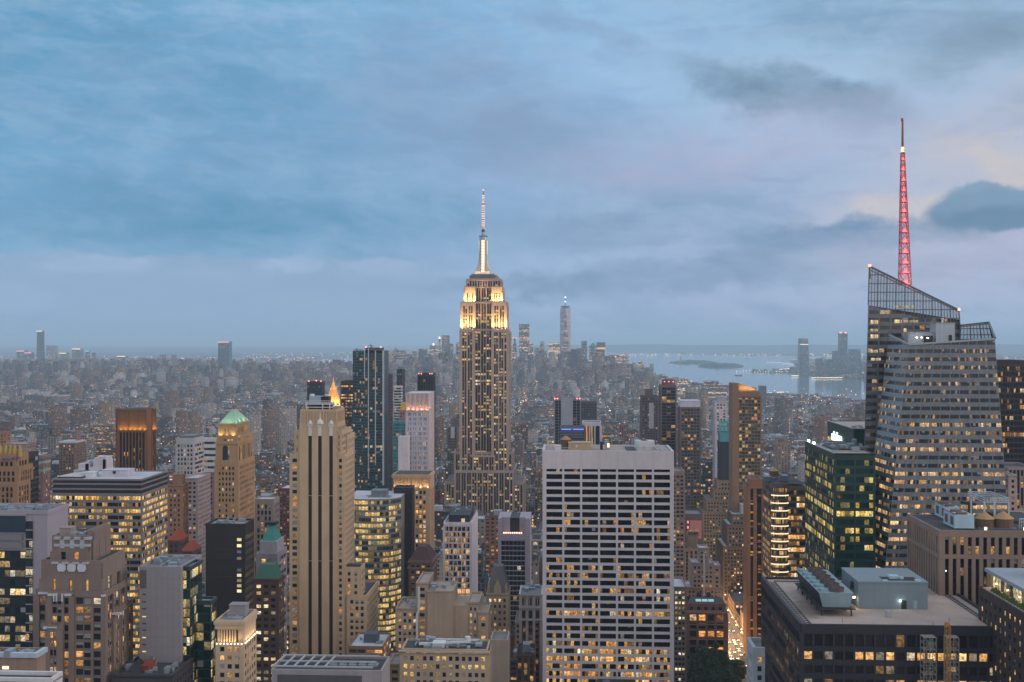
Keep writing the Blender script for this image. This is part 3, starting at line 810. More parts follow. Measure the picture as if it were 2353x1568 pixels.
    t = MB(); t.cyl(X(718), D+7, 1.4, zz(912), zz(907), n=10); t.cyl(X(752), D+7, 1.3, zz(912), zz(908), n=10); b.part('roof_drum', t, M_white)
    shed(b, XX(795, D+3), XX(822, D+3), D+5, D+11, zz(1309), zz(1303), M_black)
    return b
tantower()
def simple(name, label, xa, xb, yt, D, side, st, wm, gm_, rm=None, faces=None, z0=0, cat='skyscraper', keep=True, group=None, back=True):
    """one box: front columns xa..xb, top row yt, distance D; side = column of the visible back corner, or depth as ('d', metres)"""
    kw = dict(dep=side[1]) if isinstance(side, tuple) else dict(xc=side)
    x0, x1, y0, y1, _, z1 = fit(xa, xb, yt, D, **kw)
    b = Bld(name, label, ((x0+x1)/2, y0), cat, group)
    if faces is None: faces = 'NW' if (x0+x1)/2 < K(1306)*D else 'NE'
    b.block(x0, x1, y0, y1, z0, z1, st, faces)
    b.box = (x0, x1, y0, y1, z1)
    b.done(wm, gm_, rm, keep)
    return b
PUNCH = dict(floor=3.5, bay=3., pier=1.5, span=.5, dep=.3, sdep=.29, top=1.5, corner=.8)
RIB = dict(floor=3.6, bay=4., pier=0, span=.5, dep=.25, sdep=.25, top=1., corner=.2)
W_tan = wall((.36, .28, .21)); W_brn = wall((.17, .105, .075)); W_brick = wall((.22, .10, .07)); W_grey = wall((.27, .26, .27)); W_dk = wall((.035, .032, .036), .6)
W_lt = wall((.50, .49, .50)); W_beige = wall((.44, .37, .29)); W_wht = wall((.62, .62, .63)); W_stone = wall((.33, .29, .26)); W_pink = wall((.34, .23, .19))

# ---- far left glass slab with blank side wall
b = Bld('office_block', 'glass fronted block with blank lavender end wall, leftmost in the picture', (XX(50, 480), 480))
D = 480; x1 = XX(109, D); dep = x1/K(157)-D; z1 = ZZ(1180, 60, D); x0 = XX(-60, D); xm = XX(60, D)
b.w.box(xm+3.2, x1, D, D+dep, 0, z1, bottom=False); b.plain(x0, xm+3.2, D+.2, D+dep, 0, z1, roof=False)
b.roofdeck(x0, x1, D, D+dep, z1, 1.4)
for j in range(9):
    for i in range(3): pass
gl = dict(floor=4.15, bay=5.2, pier=0, span=0, dep=.12, top=.3, corner=0, split=40)
zt = ZZ(1263, 30, D)
P = (x0, D); 
b.face((x0, D-.4), (1, 0), (0, -1), xm-x0, 0, zt, gl); b.face((xm, D-.4), (1, 0), (0, -1), 3.2, 0, z1-3, dict(gl, bay=3.2, split=0, span=.12))
b.w.box(x0, xm, D-.6, D+.1, z1-9, z1-.1, bottom=True)
b.done(wall((.34, .32, .36), .8, 0, .10, .05), glass(.22, 1.3, 2, (.022, .032, .038), .03, (WARM2, WARM3, WARM3), .95, 1, .04, .08, .17), M_roof['grey'])
t = MB()
for k_ in range(4):
    za = zt+.6+k_*3.55; t.box(x0, xm-1.5, D-.75, D-.6, za, za+2.9)
b.part('spandrel_panel', t, paint((.20, .20, .22), .5)); t = MB(); t.box(x0, xm, D-.8, D-.45, z1-8.5, z1-1); b.part('screen_band', t, paint((.035, .05, .07), .2))
t = MB()
for r_ in range(7):
    for c_ in range(3):
        yy = D+dep*(.30+.24*c_); za = ZZ(1278, 130, D)-r_*7.2+c_*1.2-4; t.box(x1-.1, x1+.05, yy-.4, yy+.4, za, za+2.6)
b.part('slit_window', t, M_black)
clutter(b, x0+4, x1-3, D+2, D+dep-3, z1+.1, 26, 3)

# ---- art deco setback tower, lower left
def deco():
    D = 430.; zz = lambda y: ZZ(y, 175, D)
    b = Bld('skyscraper', 'grey brown art deco tower with fluted silvery crown, lower left', (XX(170, D), D+10))
    st = dict(floor=3.55, bay=2.3, pier=1.0, span=.32, dep=.8, mdep=.35, sdep=.2, top=1.2, corner=1.2, every=2, mull=.35, split=60)
    b.block(XX(83, D+3), XX(112, D+3), D+3, D+22, 0, zz(1366), st, 'N'); b.block(XX(110, D-2.5), XX(137, D-2.5), D-2.5, D+1, 0, zz(1440), dict(st, corner=.5), 'NWE')
    b.block(XX(112, D), XX(166, D), D, D+22, 0, zz(1366), st, 'N'); b.block(XX(166, D+1), XX(240, D+1), D+1, D+22, 0, zz(1366), dict(st, bay=3.2), 'NW')
    x1 = XX(240, D+1); b.block(XX(232, D+8), XX(259, D+8), D+8, D+27, 0, zz(1420), dict(st, bay=3.1), 'NW')
    b.block(XX(238, D+16), XX(253, D+16), D+16, D+32, 0, zz(1345), dict(st, bay=3.1, top=5), 'NW')
    # second tier
    s2 = dict(floor=8, bay=7.5, pier=5.6, span=0, dep=.9, top=6.5, corner=2)
    b.block(XX(97, D+3), XX(232, D+3), D+3, D+25, zz(1366), zz(1297), s2, 'NW')
    b.block(XX(122, D+6), XX(203, D+6), D+6, D+22, zz(1297), zz(1243), dict(s2, bay=4.9, pier=3.3, top=5.5), 'NW')
    b.block(XX(203, D+8), XX(212, D+8), D+8, D+24, zz(1297), zz(1232), dict(s2, top=3), 'NW')
    b.done(wall((.20, .165, .145), .85, 0, .25, .06), glass(.20, 1.5, 1, (.02, .022, .026), .3, (WARM1, WARM2, WARM3), .7, 1., .06, .2, .05), M_roof['dark'])
    # silver caps and shields on the tiers
    t = MB(); n = (0, -1)
    for i in range(4):
        xx = XX(131+i*23, D+5); t.box(xx-1.2, xx+1.2, D+4.6, D+7, zz(1246), zz(1240)); t.box(xx-1.1, xx+1.1, D+4.7, D+6, zz(1262), zz(1256))
        if i < 3:
            xx = XX(142.5+i*23, D+5); t.box(xx-.9, xx+.9, D+5, D+6.2, zz(1266), zz(1246))
    for i in range(4):
        xx = XX(126+i*23.5, D+2); t.box(xx-1.3, xx+1.3, D+1.5, D+3.4, zz(1299), zz(1295))
    b.part('silver_cap', t, wall((.42, .44, .48), .5))
    for i in range(3):
        xx = XX(141+i*23, D+1.6); t = MB(); z_ = zz(1307); m_ = 2.4
        pts = [(-1.7, -.8), (-1.1, -1.6), (1.1, -1.6), (1.7, -.8), (1.7, .8), (1.1, 1.6), (-1.1, 1.6), (-1.7, .8)]
        t.poly([(xx+a, D+1.55, z_+c_) for a, c_ in pts])
        for k_ in range(8):
            a, c_ = pts[k_], pts[(k_+1) % 8]; t.poly([(xx+a[0], D+3, z_+a[1]), (xx+c_[0], D+3, z_+c_[1]), (xx+c_[0], D+1.55, z_+c_[1]), (xx+a[0], D+1.55, z_+a[1])])
        b.part('silver_shield', t, wall((.58, .61, .68), .5))
    t = MB()
    for a, c_, y_, dd in ((83, 112, 1366, 1.5), (112, 132, 1366, -1), (150, 166, 1366, -1), (232, 241, 1368, 0), (240, 260, 1420, 7), (108, 138, 1439, -3.3)):
        t.box(XX(a, D), XX(c_, D), D+dd, D+dd+2, zz(y_+3), zz(y_-1.5))
    for xx in (125, 131, 144): t.box(XX(xx, D), XX(xx+2.6, D), D-1.2, D, zz(1382), zz(1364))
    b.part('coping', t, wall((.56, .58, .64), .5))
    shed(b, XX(139, D+10), XX(165, D+10), D+9, D+14, zz(1243), zz(1222), wall((.30, .25, .23)), 'cooling_tower')
    clutter(b, XX(128, D+8), XX(198, D+8), D+9, D+19, zz(1243), 10, 5); clutter(b, XX(85, D+6), XX(108, D+6), D+6, D+18, zz(1366), 6, 8)
    return b
deco()

# ---- striped office block with lit floors
D = 550
st = dict(floor=3.27, bay=1.49, pier=.22, span=.42, dep=.22, sdep=.25, top=.1, corner=.3, every=1)
x0, x1, y0, y1, _, z1 = fit(120, 325, 1103, D, xc=385)
b = Bld('office_block', 'broad banded office block with dark top floors and bright yellow rows of windows', ((x0+x1)/2, y0))
zt = ZZ(1138, 250, D)
b.block(x0, x1, y0, y1, 0, zt, dict(st, split=95, bay=5.9, side=dict(bay=5.9)), 'NW', roof=False)
zc = zt
for i in range(3):
    h = (z1-zt)/3; b.w.box(x0-.1, x1+.1, y0-.25, y1, zt+i*h, zt+i*h+.9, bottom=False)
b.roofdeck(x0, x1, y0, y1, z1, .5)
b.done(wall((.19, .18, .19), .7, 0, .1), glass(.55, 1.25, 4, (.02, .022, .02), .06, ((1, .50, .08, 1), (1, .64, .18, 1), WARM3), .55, 1.2, .05, .12), M_roof['light'])
t = MB(); t.box(x0+.1, x1-.1, y0+.1, y1-.1, zt, z1-.1); b.part('dark_top_floors', t, paint((.018, .016, .018), .4))
X = lambda px, dd: XX(px, D+dd)
shed(b, X(196, 9), X(214, 9), y0+9, y0+16, z1, ZZ(1085, 200, D+10), M_white); shed(b, X(232, 12), X(292, 12), y0+13, y0+22, z1, ZZ(1080, 250, D+13), wall((.5, .5, .56)))
t = MB(); t.box(X(262, 12)-1, X(262, 12)+.6, y0+12.7, y0+13, z1+1.6, z1+3); b.part('vent_grille', t, M_black)
t = MB(); t.box(X(136, 8), X(195, 8), y0+5, y0+22, z1+.05, z1+.5); b.part('roof_pit', t, M_black)
t = MB()
for i in range(9): t.bar((X(140+i*6, 8), y0+5, z1+1), (X(150+i*6, 8), y0+21, z1+1), .4)
b.part('roof_ducts', t, M_white)

# ---- grey blank block with green glass corner
D = 450
b = simple('office_block', 'windowless grey concrete block with green glass corner, beside the art deco tower', 321, 414, 1308, D, ('d', 26), dict(RIB, top=500, corner=0), wall((.27, .265, .28), .85, 0, .10), glass())
x0, x1, y0, y1, z1 = b.box
t = MB()
for i in range(26): t.box(x0-.0, x1, y0-.28, y0-.255, z1-4-i*4.1, z1-3.93-i*4.1)
for i in range(7): t.box(XX(334+i*13, D)-.03, XX(334+i*13, D)+.03, y0-.28, y0-.255, 30, z1)
b.part('panel_joints', t, paint((.17, .17, .18)))
t = MB(); t.box(XX(322, D), XX(337, D), y0-.3, y0-.26, ZZ(1352, 330, D), ZZ(1310, 330, D)); b.part('dark_louvre', t, paint((.10, .10, .115)))
for i, yy in enumerate((1366, 1383, 1399, 1417, 1433, 1448, 1465, 1481, 1497)):
    t = MB(); t.box(XX(327.5, D), XX(336, D), y0-.3, y0-.26, ZZ(yy+1.3, 330, D), ZZ(yy-1.3, 330, D)); b.part('slot_window', t, glow((1, .7, .25), .9) if i in (3, 6, 8) else M_black)
clutter(b, x0+2, x1-2, y0+2, y1-2, z1, 16, 12)
GG = glass(.24, 1.3, 2, (.012, .035, .032), .06, (WARM2, (1, .85, .45, 1), WARM3), .6, 1.2, .05, .06)
b2 = Bld('glass_block', 'green glass block of two steps wrapping the blank grey wall', (XX(450, D), D+4)); 
s_ = dict(floor=4., bay=4.2, pier=.14, span=.14, dep=.08, sdep=.07, top=.6, corner=.1, split=60)
xr = XX(437, D+3); b2.block(x1+.1, xr, D+3, xr/K(464)+0, 0, z1-.5, s_, 'NW')
xr = XX(472, D+5); b2.block(XX(452, D+12), xr, D+12, xr/K(497), 0, ZZ(1402, 470, D), s_, 'NW')
b2.done(paint((.03, .05, .055), .4), GG, M_roof['light'])

# ---- bronze tower with a lit gold crown
def bronze():
    D = 1000.; zz = lambda y: ZZ(y, 310, D)
    b = Bld('skyscraper', 'bronze ribbed tower with notched corners and glowing gold crown', (XX(310, D), D+15))
    x0, x1 = XX(264, D), XX(345, D); y1 = x1/K(360); c = 3.2
    pts = [(x0, D+c), (x0+c, D), (x1-c, D), (x1, D+c), (x1, y1-c), (x1-c, y1), (x0+c, y1), (x0, y1-c)]
    z1 = zz(941); zg = zz(992); nrm = []
    for i in range(8):
        a, e_ = pts[i], pts[(i+1) % 8]; L = math.dist(a, e_); d = ((e_[0]-a[0])/L, (e_[1]-a[1])/L); n = (d[1], -d[0])
        if i in (1, 3, 5, 7) or L > 8:
            s_ = dict(floor=3.8, bay=3.0, pier=1.1, span=.0, dep=.8, top=.1, corner=1.2)
            b.face(a, d, n, L, 0, zg, s_)
            # crown: recessed gold panels between ribs
            nb = max(1, round(L/8.2))
            b.w.poly([(a[0], a[1], zg), (e_[0], e_[1], zg), (e_[0], e_[1], z1), (a[0], a[1], z1)])
            for k_ in range(nb+1): b.w.obox(a, d, n, max(0, k_*L/nb-.9), min(L, k_*L/nb+.9), zg, z1, 0, .8)
            b.w.obox(a, d, n, 0, L, zg-.8, zg+.6, 0, .4); b.w.obox(a, d, n, 0, L, z1-1, z1+.3, 0, .9)
        else:
            b.w.poly([(a[0], a[1], 0), (e_[0], e_[1], 0), (e_[0], e_[1], z1), (a[0], a[1], z1)])
    b.r.poly([(p[0], p[1], z1) for p in pts])
    b.done(wall((.17, .085, .045), .5, .3, .15), glass(.06, 1.6, 3, (.012, .010, .014), .02, (WARM1, WARM2, WARM3), .8, 1., .10, .15), M_roof['dark'])
    for i in range(3):
        xx = x0+c+(x1-x0-2*c)*(i+.5)/3; [spot(xx+q5, D-2.4, zg+.9, xx+q5, D+2, zz(960), 2300, (1, .70, .14), 140) for q5 in (-2.2, 2.2)]
        yy = D+c+(y1-D-2*c)*(i+.5)/3; spot(x1+1.2, yy, zg+.9, x1-1.5, yy, zz(955), 3500, (1, .66, .12), 120)
    return b
bronze()

# ---- tan tower with a floodlit green copper pyramid roof
def pyramid():
    D = 760.; zz = lambda y: ZZ(y, 535, D); X = lambda v, dd=0: XX(v, D+dd)
    b = Bld('skyscraper', 'tan classical tower with floodlit pale green pyramid roof', (X(535), D+14))
    st = dict(floor=3.7, bay=2.65, pier=1.15, span=.44, dep=.4, sdep=.28, top=2.2, corner=2.2, split=70, side=dict(bay=3.1))
    def bl(xa, xb, xc, yt, yb, s_, dd=0, faces='NW', **k):
        x1 = X(xb, dd); y1 = x1/K(xc); b.block(X(xa, dd), x1, D+dd, y1, zz(yb) if yb else 0, zz(yt), s_, faces, **k); return X(xa, dd), x1, D+dd, y1
    bl(494, 547, 584.5, 1064, None, st, 0)
    a = bl(497, 545, 581, 1018, 1064, dict(st, floor=11, bay=8, pier=5.5, span=.15, split=0, corner=2.5, side=dict(bay=4.4, pier=1.8)), 1.0)
    b.w.box(a[0]-1, a[1]+1, a[2]-1, a[3]+.5, zz(1021), zz(1017)); b.w.box(a[0]-.9, a[1]+.9, a[2]-.9, a[3]+.5, zz(1066), zz(1063))
    bl(499, 544, 579, 1006, 1018, dict(st, floor=3.2, split=0, top=.8), 1.8)
    lo = bl(503, 541, 572, 978, 1006, dict(st, floor=8.8, bay=3.4, pier=1.9, span=.5, split=0, top=1.2, corner=3.2, side=dict(bay=3.6)), 5)
    b.w.box(lo[0]-.7, lo[1]+.7, lo[2]-.7, lo[3]+.5, zz(979.5), zz(977))
    b.done(wall((.36, .25, .16), .85, 0, .25, .06), glass(.20, 1.6, 1, (.02, .02, .022), .2, (WARM1, WARM2, WARM3), .6, 1., .06, .2, .05), M_roof['dark'])
    # roof: steep hipped pyramid with a short ridge
    x0, x1, y0, y1 = lo; zb = zz(976.5); zt = zz(948); cx = (x0+x1)/2; cy = (y0+y1)/2
    e = .4; A = [(x0-e, y0-e, zb), (x1+e, y0-e, zb), (x1+e, y1+e, zb), (x0-e, y1+e, zb)]; T = [(cx-1.6, cy-3, zt), (cx+1.6, cy-3, zt), (cx+1.6, cy+3, zt), (cx-1.6, cy+3, zt)]
    t = MB()
    for i in range(4): t.poly([A[i], A[(i+1) % 4], T[(i+1) % 4], T[i]])
    t.poly(T); b.part('pyramid_roof', t, wall((.33, .46, .36), .6, 0, .2, .2))
    t = MB()
    for i in range(4):
        for k_ in range(1, 8):
            f = k_/8; p = [A[i][j]*(1-f)+A[(i+1) % 4][j]*f for j in range(3)]; r_ = [T[i][j]*(1-f)+T[(i+1) % 4][j]*f for j in range(3)]; t.bar(p, r_, .22)
    b.part('roof_seams', t, wall((.24, .48, .38), .6)); 
    G_ = (.85, 1, .55)
    for i in range(4): spot(x0+3+(x1-x0-6)*i/3, y0-2.6, zb+.5, x0+3+(x1-x0-6)*i/3, y0+3, zb+7, 1500, G_, 110)
    for i in range(4): spot(x1+2.6, y0+2+(y1-y0-4)*i/3, zb+.5, x1-3, y0+2+(y1-y0-4)*i/3, zb+7, 1300, G_, 110)
    Y_ = (1, .80, .30)
    for xx in (x0+1.4, x1-1.4, (x0+x1)/2): spot(xx, y0-2.2, zz(1005), xx, y0+.5, zz(988), 1500 if xx != (x0+x1)/2 else 700, Y_, 120)
    for yy in (y0+2, y1-3): spot(x1+2.2, yy, zz(1005), x1-.5, yy, zz(988), 1300, Y_, 120)
    # tall arched window on the front
    t = MB(); xm = X(518, 1); w_ = 1.9; zc, zd = zz(1024), zz(1058)
    arc = [(xm+w_*math.cos(math.pi*k_/8), D+.55, zc-w_+w_*math.sin(math.pi*k_/8)) for k_ in range(9)]
    t.poly([(xm-w_, D+.55, zd), (xm+w_, D+.55, zd)]+arc); b.part('arched_window', t, paint((.03, .03, .035), .2))
pyramid()

GRAYGL = glass(.10, 1.4, 1, (.03, .035, .04), .15)
b = simple('office_block', 'pale gridded office block left of the green pyramid tower', 405, 446, 1010, 950, 468, dict(floor=3.9, bay=3., pier=1.1, span=.42, dep=.5, sdep=.4, top=4, corner=.8, side=dict(pier=0)), wall((.42, .42, .44)), GRAYGL, M_roof['grey'])
shed(b, b.box[0]+2, b.box[1]-2, b.box[2]+3, b.box[3]-3, b.box[4], b.box[4]+3, M_steel)
b = simple('office_block', 'small white striped block between gridded office and pyramid tower', 467, 500, 1010, 1060, 506, dict(RIB, floor=6, span=.6), W_wht, GRAYGL, M_roof['silver'])
# the dark block under the pyramid tower
b = simple('office_block', 'black slab block with a column of lit windows, below the pyramid tower', 473, 562, 1208, 600, 583, dict(RIB, top=500, corner=0), wall((.022, .020, .023), .6), glass(), M_roof['tan'])
x0, x1, y0, y1, z1 = b.box
for i, (yy, on) in enumerate(((1240, .8), (1254, 1.3), (1268, 0), (1283, .15), (1310, -1), (1322, .9), (1334, .2), (1346, .5), (1358, 1.2))):
    t = MB(); t.box(XX(545, 600), XX(555, 600), y0-.3, y0-.26, ZZ(yy+3.5, 550, 600), ZZ(yy-3.2, 550, 600)); b.part('window', t, glow((1, .78, .4), on) if on > 0 else paint((.22, .30, .34), .2))
t = MB()
for yy in (1262, 1275, 1282, 1325, 1303): t.box(XX(495, 600), XX(560, 600), y0-.28, y0-.255, ZZ(yy+.5, 550, 600), ZZ(yy-.5, 550, 600))
b.part('ledge', t, paint((.05, .045, .05)))
t = MB()
for i in range(14): t.box(x1+.255, x1+.3, y0+.5, y1-.5, z1-8-i*4.2, z1-5.8-i*4.2)
b.part('side_ribbon_window', t, glass(.3, 1, 4, (.05, .06, .07), .1))
clutter(b, x0+3, x1-3, y0+2, y1-2, z1, 14, 4)

# ---- teal pyramid block, mansard block, floodlit colonnade block
def hip(b, x0, x1, y0, y1, z0, z1, top, m_, name='hipped_roof'):
    cx, cy = (x0+x1)/2, (y0+y1)/2; a, c_ = (x1-x0)/2*top, (y1-y0)/2*top; t = MB()
    A = [(x0, y0, z0), (x1, y0, z0), (x1, y1, z0), (x0, y1, z0)]; T = [(cx-a, cy-c_, z1), (cx+a, cy-c_, z1), (cx+a, cy+c_, z1), (cx-a, cy+c_, z1)]
    for i in range(4): t.poly([A[i], A[(i+1) % 4], T[(i+1) % 4], T[i]])
    t.poly(T)
    for i in range(4):
        for k_ in range(1, 6):
            f = k_/6; t.bar([A[i][j]*(1-f)+A[(i+1) % 4][j]*f for j in range(3)], [T[i][j]*(1-f)+T[(i+1) % 4][j]*f for j in range(3)], .15)
    return b.part(name, t, m_)
D = 660
b = simple('office_block', 'lavender stone block with plain teal hipped roof and open braced side', 590, 636, 1276, D, 658, dict(floor=4.6, bay=4.5, pier=1.2, span=.5, dep=.4, sdep=.35, top=1.5, corner=2.4, side=dict(bay=7, pier=.8)), wall((.36, .33, .36)), glass(.25, 1.5, 1, (.03, .04, .05), .2), M_roof['light'])
x0, x1, y0, y1, z1 = b.box
b.done; t = MB(); a = (XX(597, D+2), XX(636, D+2)); 
b3 = Bld('x', 'x', (0, 0)) if False else None
m4 = MB(); m4.box(a[0], a[1], D+2, y1-4, z1, ZZ(1244, 615, D+2)); b.part('upper_storeys', m4, facade((.40, .37, .41), .3, 1.4, .8, .35))
hip(b, a[0]+1, a[1]-1, D+3, y1-5, ZZ(1244, 615, D+2), ZZ(1206, 615, D+8), .30, wall((.08, .26, .23), .6))
t = MB(); q0 = ZZ(1206, 615, D+8); 
m4 = MB(); cxm = (a[0]+a[1])/2; m4.box(cxm-3.5, cxm+3.5, D+7, y1-9, q0, q0+1.6); b.part('roof_curb', m4, M_black)
t = MB()
for i in range(9):
    z_ = z1-6-i*13; s_ = 1 if i % 2 else -1; t.bar((x1+.6, y0+2, z_), (x1+.6, (y0+y1)/2, z_-13 if s_ > 0 else z_+.1), .8); t.bar((x1+.6, (y0+y1)/2, z_-13 if s_ > 0 else z_), (x1+.6, y1-2, z_), .8)
b.part('side_bracing', t, wall((.5, .46, .46)))
D = 570
b = simple('office_block', 'dark brown brick block with green mansard roof below the teal roofed one', 583, 640, 1335, D, 652, dict(PUNCH, bay=3.4), wall((.07, .045, .04)), glass(.35, 1.6, 1, (.02, .02, .02), .1, (WARM2, WARM3, WARM3), .6), M_roof['dark'])
hip(b, *b.box[:4], b.box[4], ZZ(1295, 600, D+5), .55, wall((.05, .12, .095), .6), 'mansard_roof')
D = 450
b = Bld('office_block', 'cream stone block with floodlit colonnade under its cornice', (XX(530, D), D))
x0, x1, y0, y1, _, z1 = fit(497, 559, 1428, D, xc=588); zz = lambda y: ZZ(y, 530, D)
zc, zd = zz(1435), zz(1480)
b.block(x0, x1, y0, y1, 0, zd, dict(floor=3.6, bay=3., pier=1.3, span=.46, dep=.3, sdep=.29, top=.6, corner=1., split=60), 'NW', roof=False)
b.plain(x0, x1, y0+1, y1, zd, zc, roof=False); b.w.box(x0-.9, x1+.9, y0-.9, y1, zc, z1, bottom=True); b.w.box(x0-.5, x1+.5, y0-.5, y1, zz(1446), zc); b.w.box(x0-.4, x1+.4, y0-.4, y1, zd-.6, zd+.1)
b.roofdeck(x0, x1, y0, y1, z1, .6)
b.done(wall((.52, .42, .32)), glass(.12, 1.5, 1, (.02, .02, .024), .35), M_roof['grey'])
for i in range(7):
    t = MB(); xx = x0+1+(x1-x0-4.5)*i/6; t.cyl(xx, y0+.35, .42, zd+.1, zz(1447), .36, 10); b.part('column', t, wall((.55, .45, .34)))
for i in range(6):
    t = MB(); yy = y0+1.2+(y1-y0-3)*i/5; t.cyl(x1-.2, yy, .42, zd+.1, zz(1447), .36, 10); b.part('column', t, wall((.55, .45, .34)))
t = MB()
for i in range(6): xx = x0+2+(x1-x0-4.5)*i/6+.3; t.box(xx-.5, xx+.9, y0+.93, y0+.99, zd+.6, zz(1450))
b.part('tall_window', t, M_black)
for i in range(7): spot(x0+.5+(x1-x0-1)*i/6, y0-.9, zd+.3, x0+.5+(x1-x0-1)*i/6, y0+.3, zc, 380, (1, .66, .3), 130, .2)
for i in range(7): spot(x1+.9, y0+1+(y1-y0-2)*i/6, zd+.3, x1-.3, y0+1+(y1-y0-2)*i/6, zc, 380, (1, .66, .3), 130, .2)
t = MB()
for i in range(8): t.cyl(x0+.5+(x1-x0-1)*i/7, y0-.7, .22, zd+.05, zd+.4, n=6)
for i in range(8): t.cyl(x1+.7, y0+1+(y1-y0-2)*i/7, .22, zd+.05, zd+.4, n=6)
b.part('uplights', t, glow((1, .85, .55), 6)); clutter(b, x0+1, x1-1, y0+2, y1-2, z1, 14, 6); shed(b, x0+3, x0+10, y0+8, y0+13, z1, z1+5, W_grey)

# ---- building with fans on its roof at the bottom edge
D = 420
b = simple('office_block', 'grey louvred plant roof with row of open fan units at the bottom edge', 625, 876, 1546, D, ('d', 19), dict(RIB, floor=6, top=9), wall((.30, .29, .30)), glass(.05), M_roof['dark'])
x0, x1, y0, y1, z1 = b.box; t = MB()
t.box(XX(638, D), XX(832, D), y0-.4, y0-.28, z1-8, z1-.9); b.part('louvre_band', t, wall((.085, .085, .095)))
for i in range(5):
    t = MB(); xx = XX(768+i*22, D+9); t.cyl(xx, y0+9, 2.3, z1+.1, z1+1.1, 2.5, 18); t.cyl(xx, y0+9, .5, z1+1.1, z1+1.4, n=8)
    for k_ in range(4):
        a = k_*math.pi/4; t.bar((xx-2.2*math.cos(a), y0+9-2.2*math.sin(a), z1+1.25), (xx+2.2*math.cos(a), y0+9+2.2*math.sin(a), z1+1.25), .25)
    b.part('fan', t, M_metal)
t = MB()
for xx in np.linspace(XX(632, D+5), XX(750, D+5), 6): t.bar((xx, y0+2, z1+1.6), (xx+1, y1-2, z1+1.6), .55)
for yy in (y0+2, y0+9, y1-2): t.bar((XX(632, D+5), yy, z1+1.7), (XX(860, D+5), yy, z1+1.7), .55)
b.part('steel_frame', t, paint((.4, .42, .44), .5))
# ---- golden lit curved office and its black companion
D = 760
b = Bld('office_block', 'bowed glass office with golden lit floors right of the tan striped tower', (XX(870, D), D+8))
zz = lambda y: ZZ(y, 870, D)
pts = [(XX(800, D+12), D+12), (XX(817, D+1), D+1), (XX(846, D), D), (XX(872, D), D+.8), (XX(893, D+2), D+2.6), (XX(908, D+6), D+7), (XX(921, D+12), D+13), (XX(921, D+12), D+44), (XX(800, D+12), D+44)]
z1 = zz(1148)
for i in range(6):
    a, e_ = pts[i], pts[i+1]; L = math.dist(a, e_); d = ((e_[0]-a[0])/L, (e_[1]-a[1])/L); n = (d[1], -d[0])
    b.face(a, d, n, L, 0, z1, dict(floor=4.0, bay=2.2, pier=.1, span=.36, dep=.12, sdep=.2, top=.6, corner=0, split=0 if i else 0))
for i in (6, 7, 8):
    a, e_ = pts[i], pts[(i+1) % 9]; b.w.poly([(*a, 0), (*e_, 0), (*e_, z1), (*a, z1)])
b.r.poly([(*p, z1+.05) for p in pts])
b.done(wall((.20, .19, .18), .6), glass(.62, 1.2, 1, (.03, .055, .055), .05, ((1, .56, .1, 1), (1, .72, .26, 1), WARM3), .55, 1.2, .05), M_roof['light'])
shed(b, XX(853, D+10), XX(888, D+10), D+10, D+20, z1, zz(1132), M_steel); clutter(b, XX(830, D+6), XX(900, D+6), D+6, D+24, z1, 12, 9)
b = simple('office_block', 'narrow black slab beside the bowed golden office', 905, 946, 1124, 790, 952, dict(RIB, top=500, corner=0), wall((.016, .013, .015), .5), glass(), M_roof['dark'])
# ---- tall glass apartment tower with white vertical fins
D = 1350
b = Bld('skyscraper', 'tall dark green glass tower with white vertical fins and construction hoists on top', (XX(850, D), D)); zz = lambda y: ZZ(y, 850, D)
gl = dict(floor=3.6, bay=3., pier=.12, span=.25, dep=.15, sdep=.12, top=2, corner=.3)
xa, xb, xc, xe = XX(811, D+14), XX(838, D), XX(880, D), XX(888, D+14)
for a, e_ in (((xa, D+14), (xb, D)), ((xb, D), (xc, D))):
    L = math.dist(a, e_); d = ((e_[0]-a[0])/L, (e_[1]-a[1])/L); b.face(a, d, (d[1], -d[0]), L, 0, zz(812 if a[0] == xb else 806), gl)
zt = zz(806); b.w.poly([(xc, D, 0), (xe, D+30, 0), (xe, D+30, zt), (xc, D, zt)]); b.w.poly([(xe, D+30, 0), (xa, D+30, 0), (xa, D+30, zt), (xe, D+30, zt)])
b.r.poly([(xa, D+14, zt), (xb, D, zt), (xc, D, zt), (xe, D+30, zt), (xa, D+30, zt)])
b.done(paint((.05, .065, .07), .4), glass(.06, 1.6, 1, (.02, .05, .055), .08, (WARM1, WARM2, WARM3), .5), M_roof['dark'])
t = MB()
for px, ya, yb_, w_ in ((838, 800, 870, 1.1), (847, 800, 1100, 1.1), (863, 806, 1068, 1.3), (881, 806, 1115, 2.2)): t.box(XX(px, D)-w_/2, XX(px, D)+w_/2, D-1.2, D-.3, zz(yb_), zz(ya))
b.part('white_fin', t, wall((.52, .54, .58)))
m4 = MB(); m4.box(XX(840, D+4), XX(876, D+4), D+3, D+24, zt, zz(799)); b.part('bulkhead', m4, facade((.10, .11, .12), .2, 1, .6, .5))
t = MB(); t.bar((XX(853, D+8), D+8, zz(799)), (XX(853, D+8), D+8, zz(793)), 1.2); t.bar((XX(846, D+8), D+8, zz(794)), (XX(858, D+8), D+8, zz(796)), .8); t.bar((XX(853, D+8), D+8, zz(794)), (XX(851, D+8), D+8, zz(790)), .6)
t.bar((XX(820, D+14), D+14, zz(806)), (XX(820, D+14), D+14, zz(801)), 1); t.bar((XX(813, D+14), D+14, zz(803)), (XX(834, D+14), D+14, zz(804)), .6)
b.part('roof_crane', t, M_steel)
def beacons(b, pts, m_=M_red, r=.9, name='warning_light'):
    for (x, y, z) in pts:
        t = MB(); t.cyl(x, y, r, z, z+r*1.5, r*.6, 8); b.part(name, t, m_)
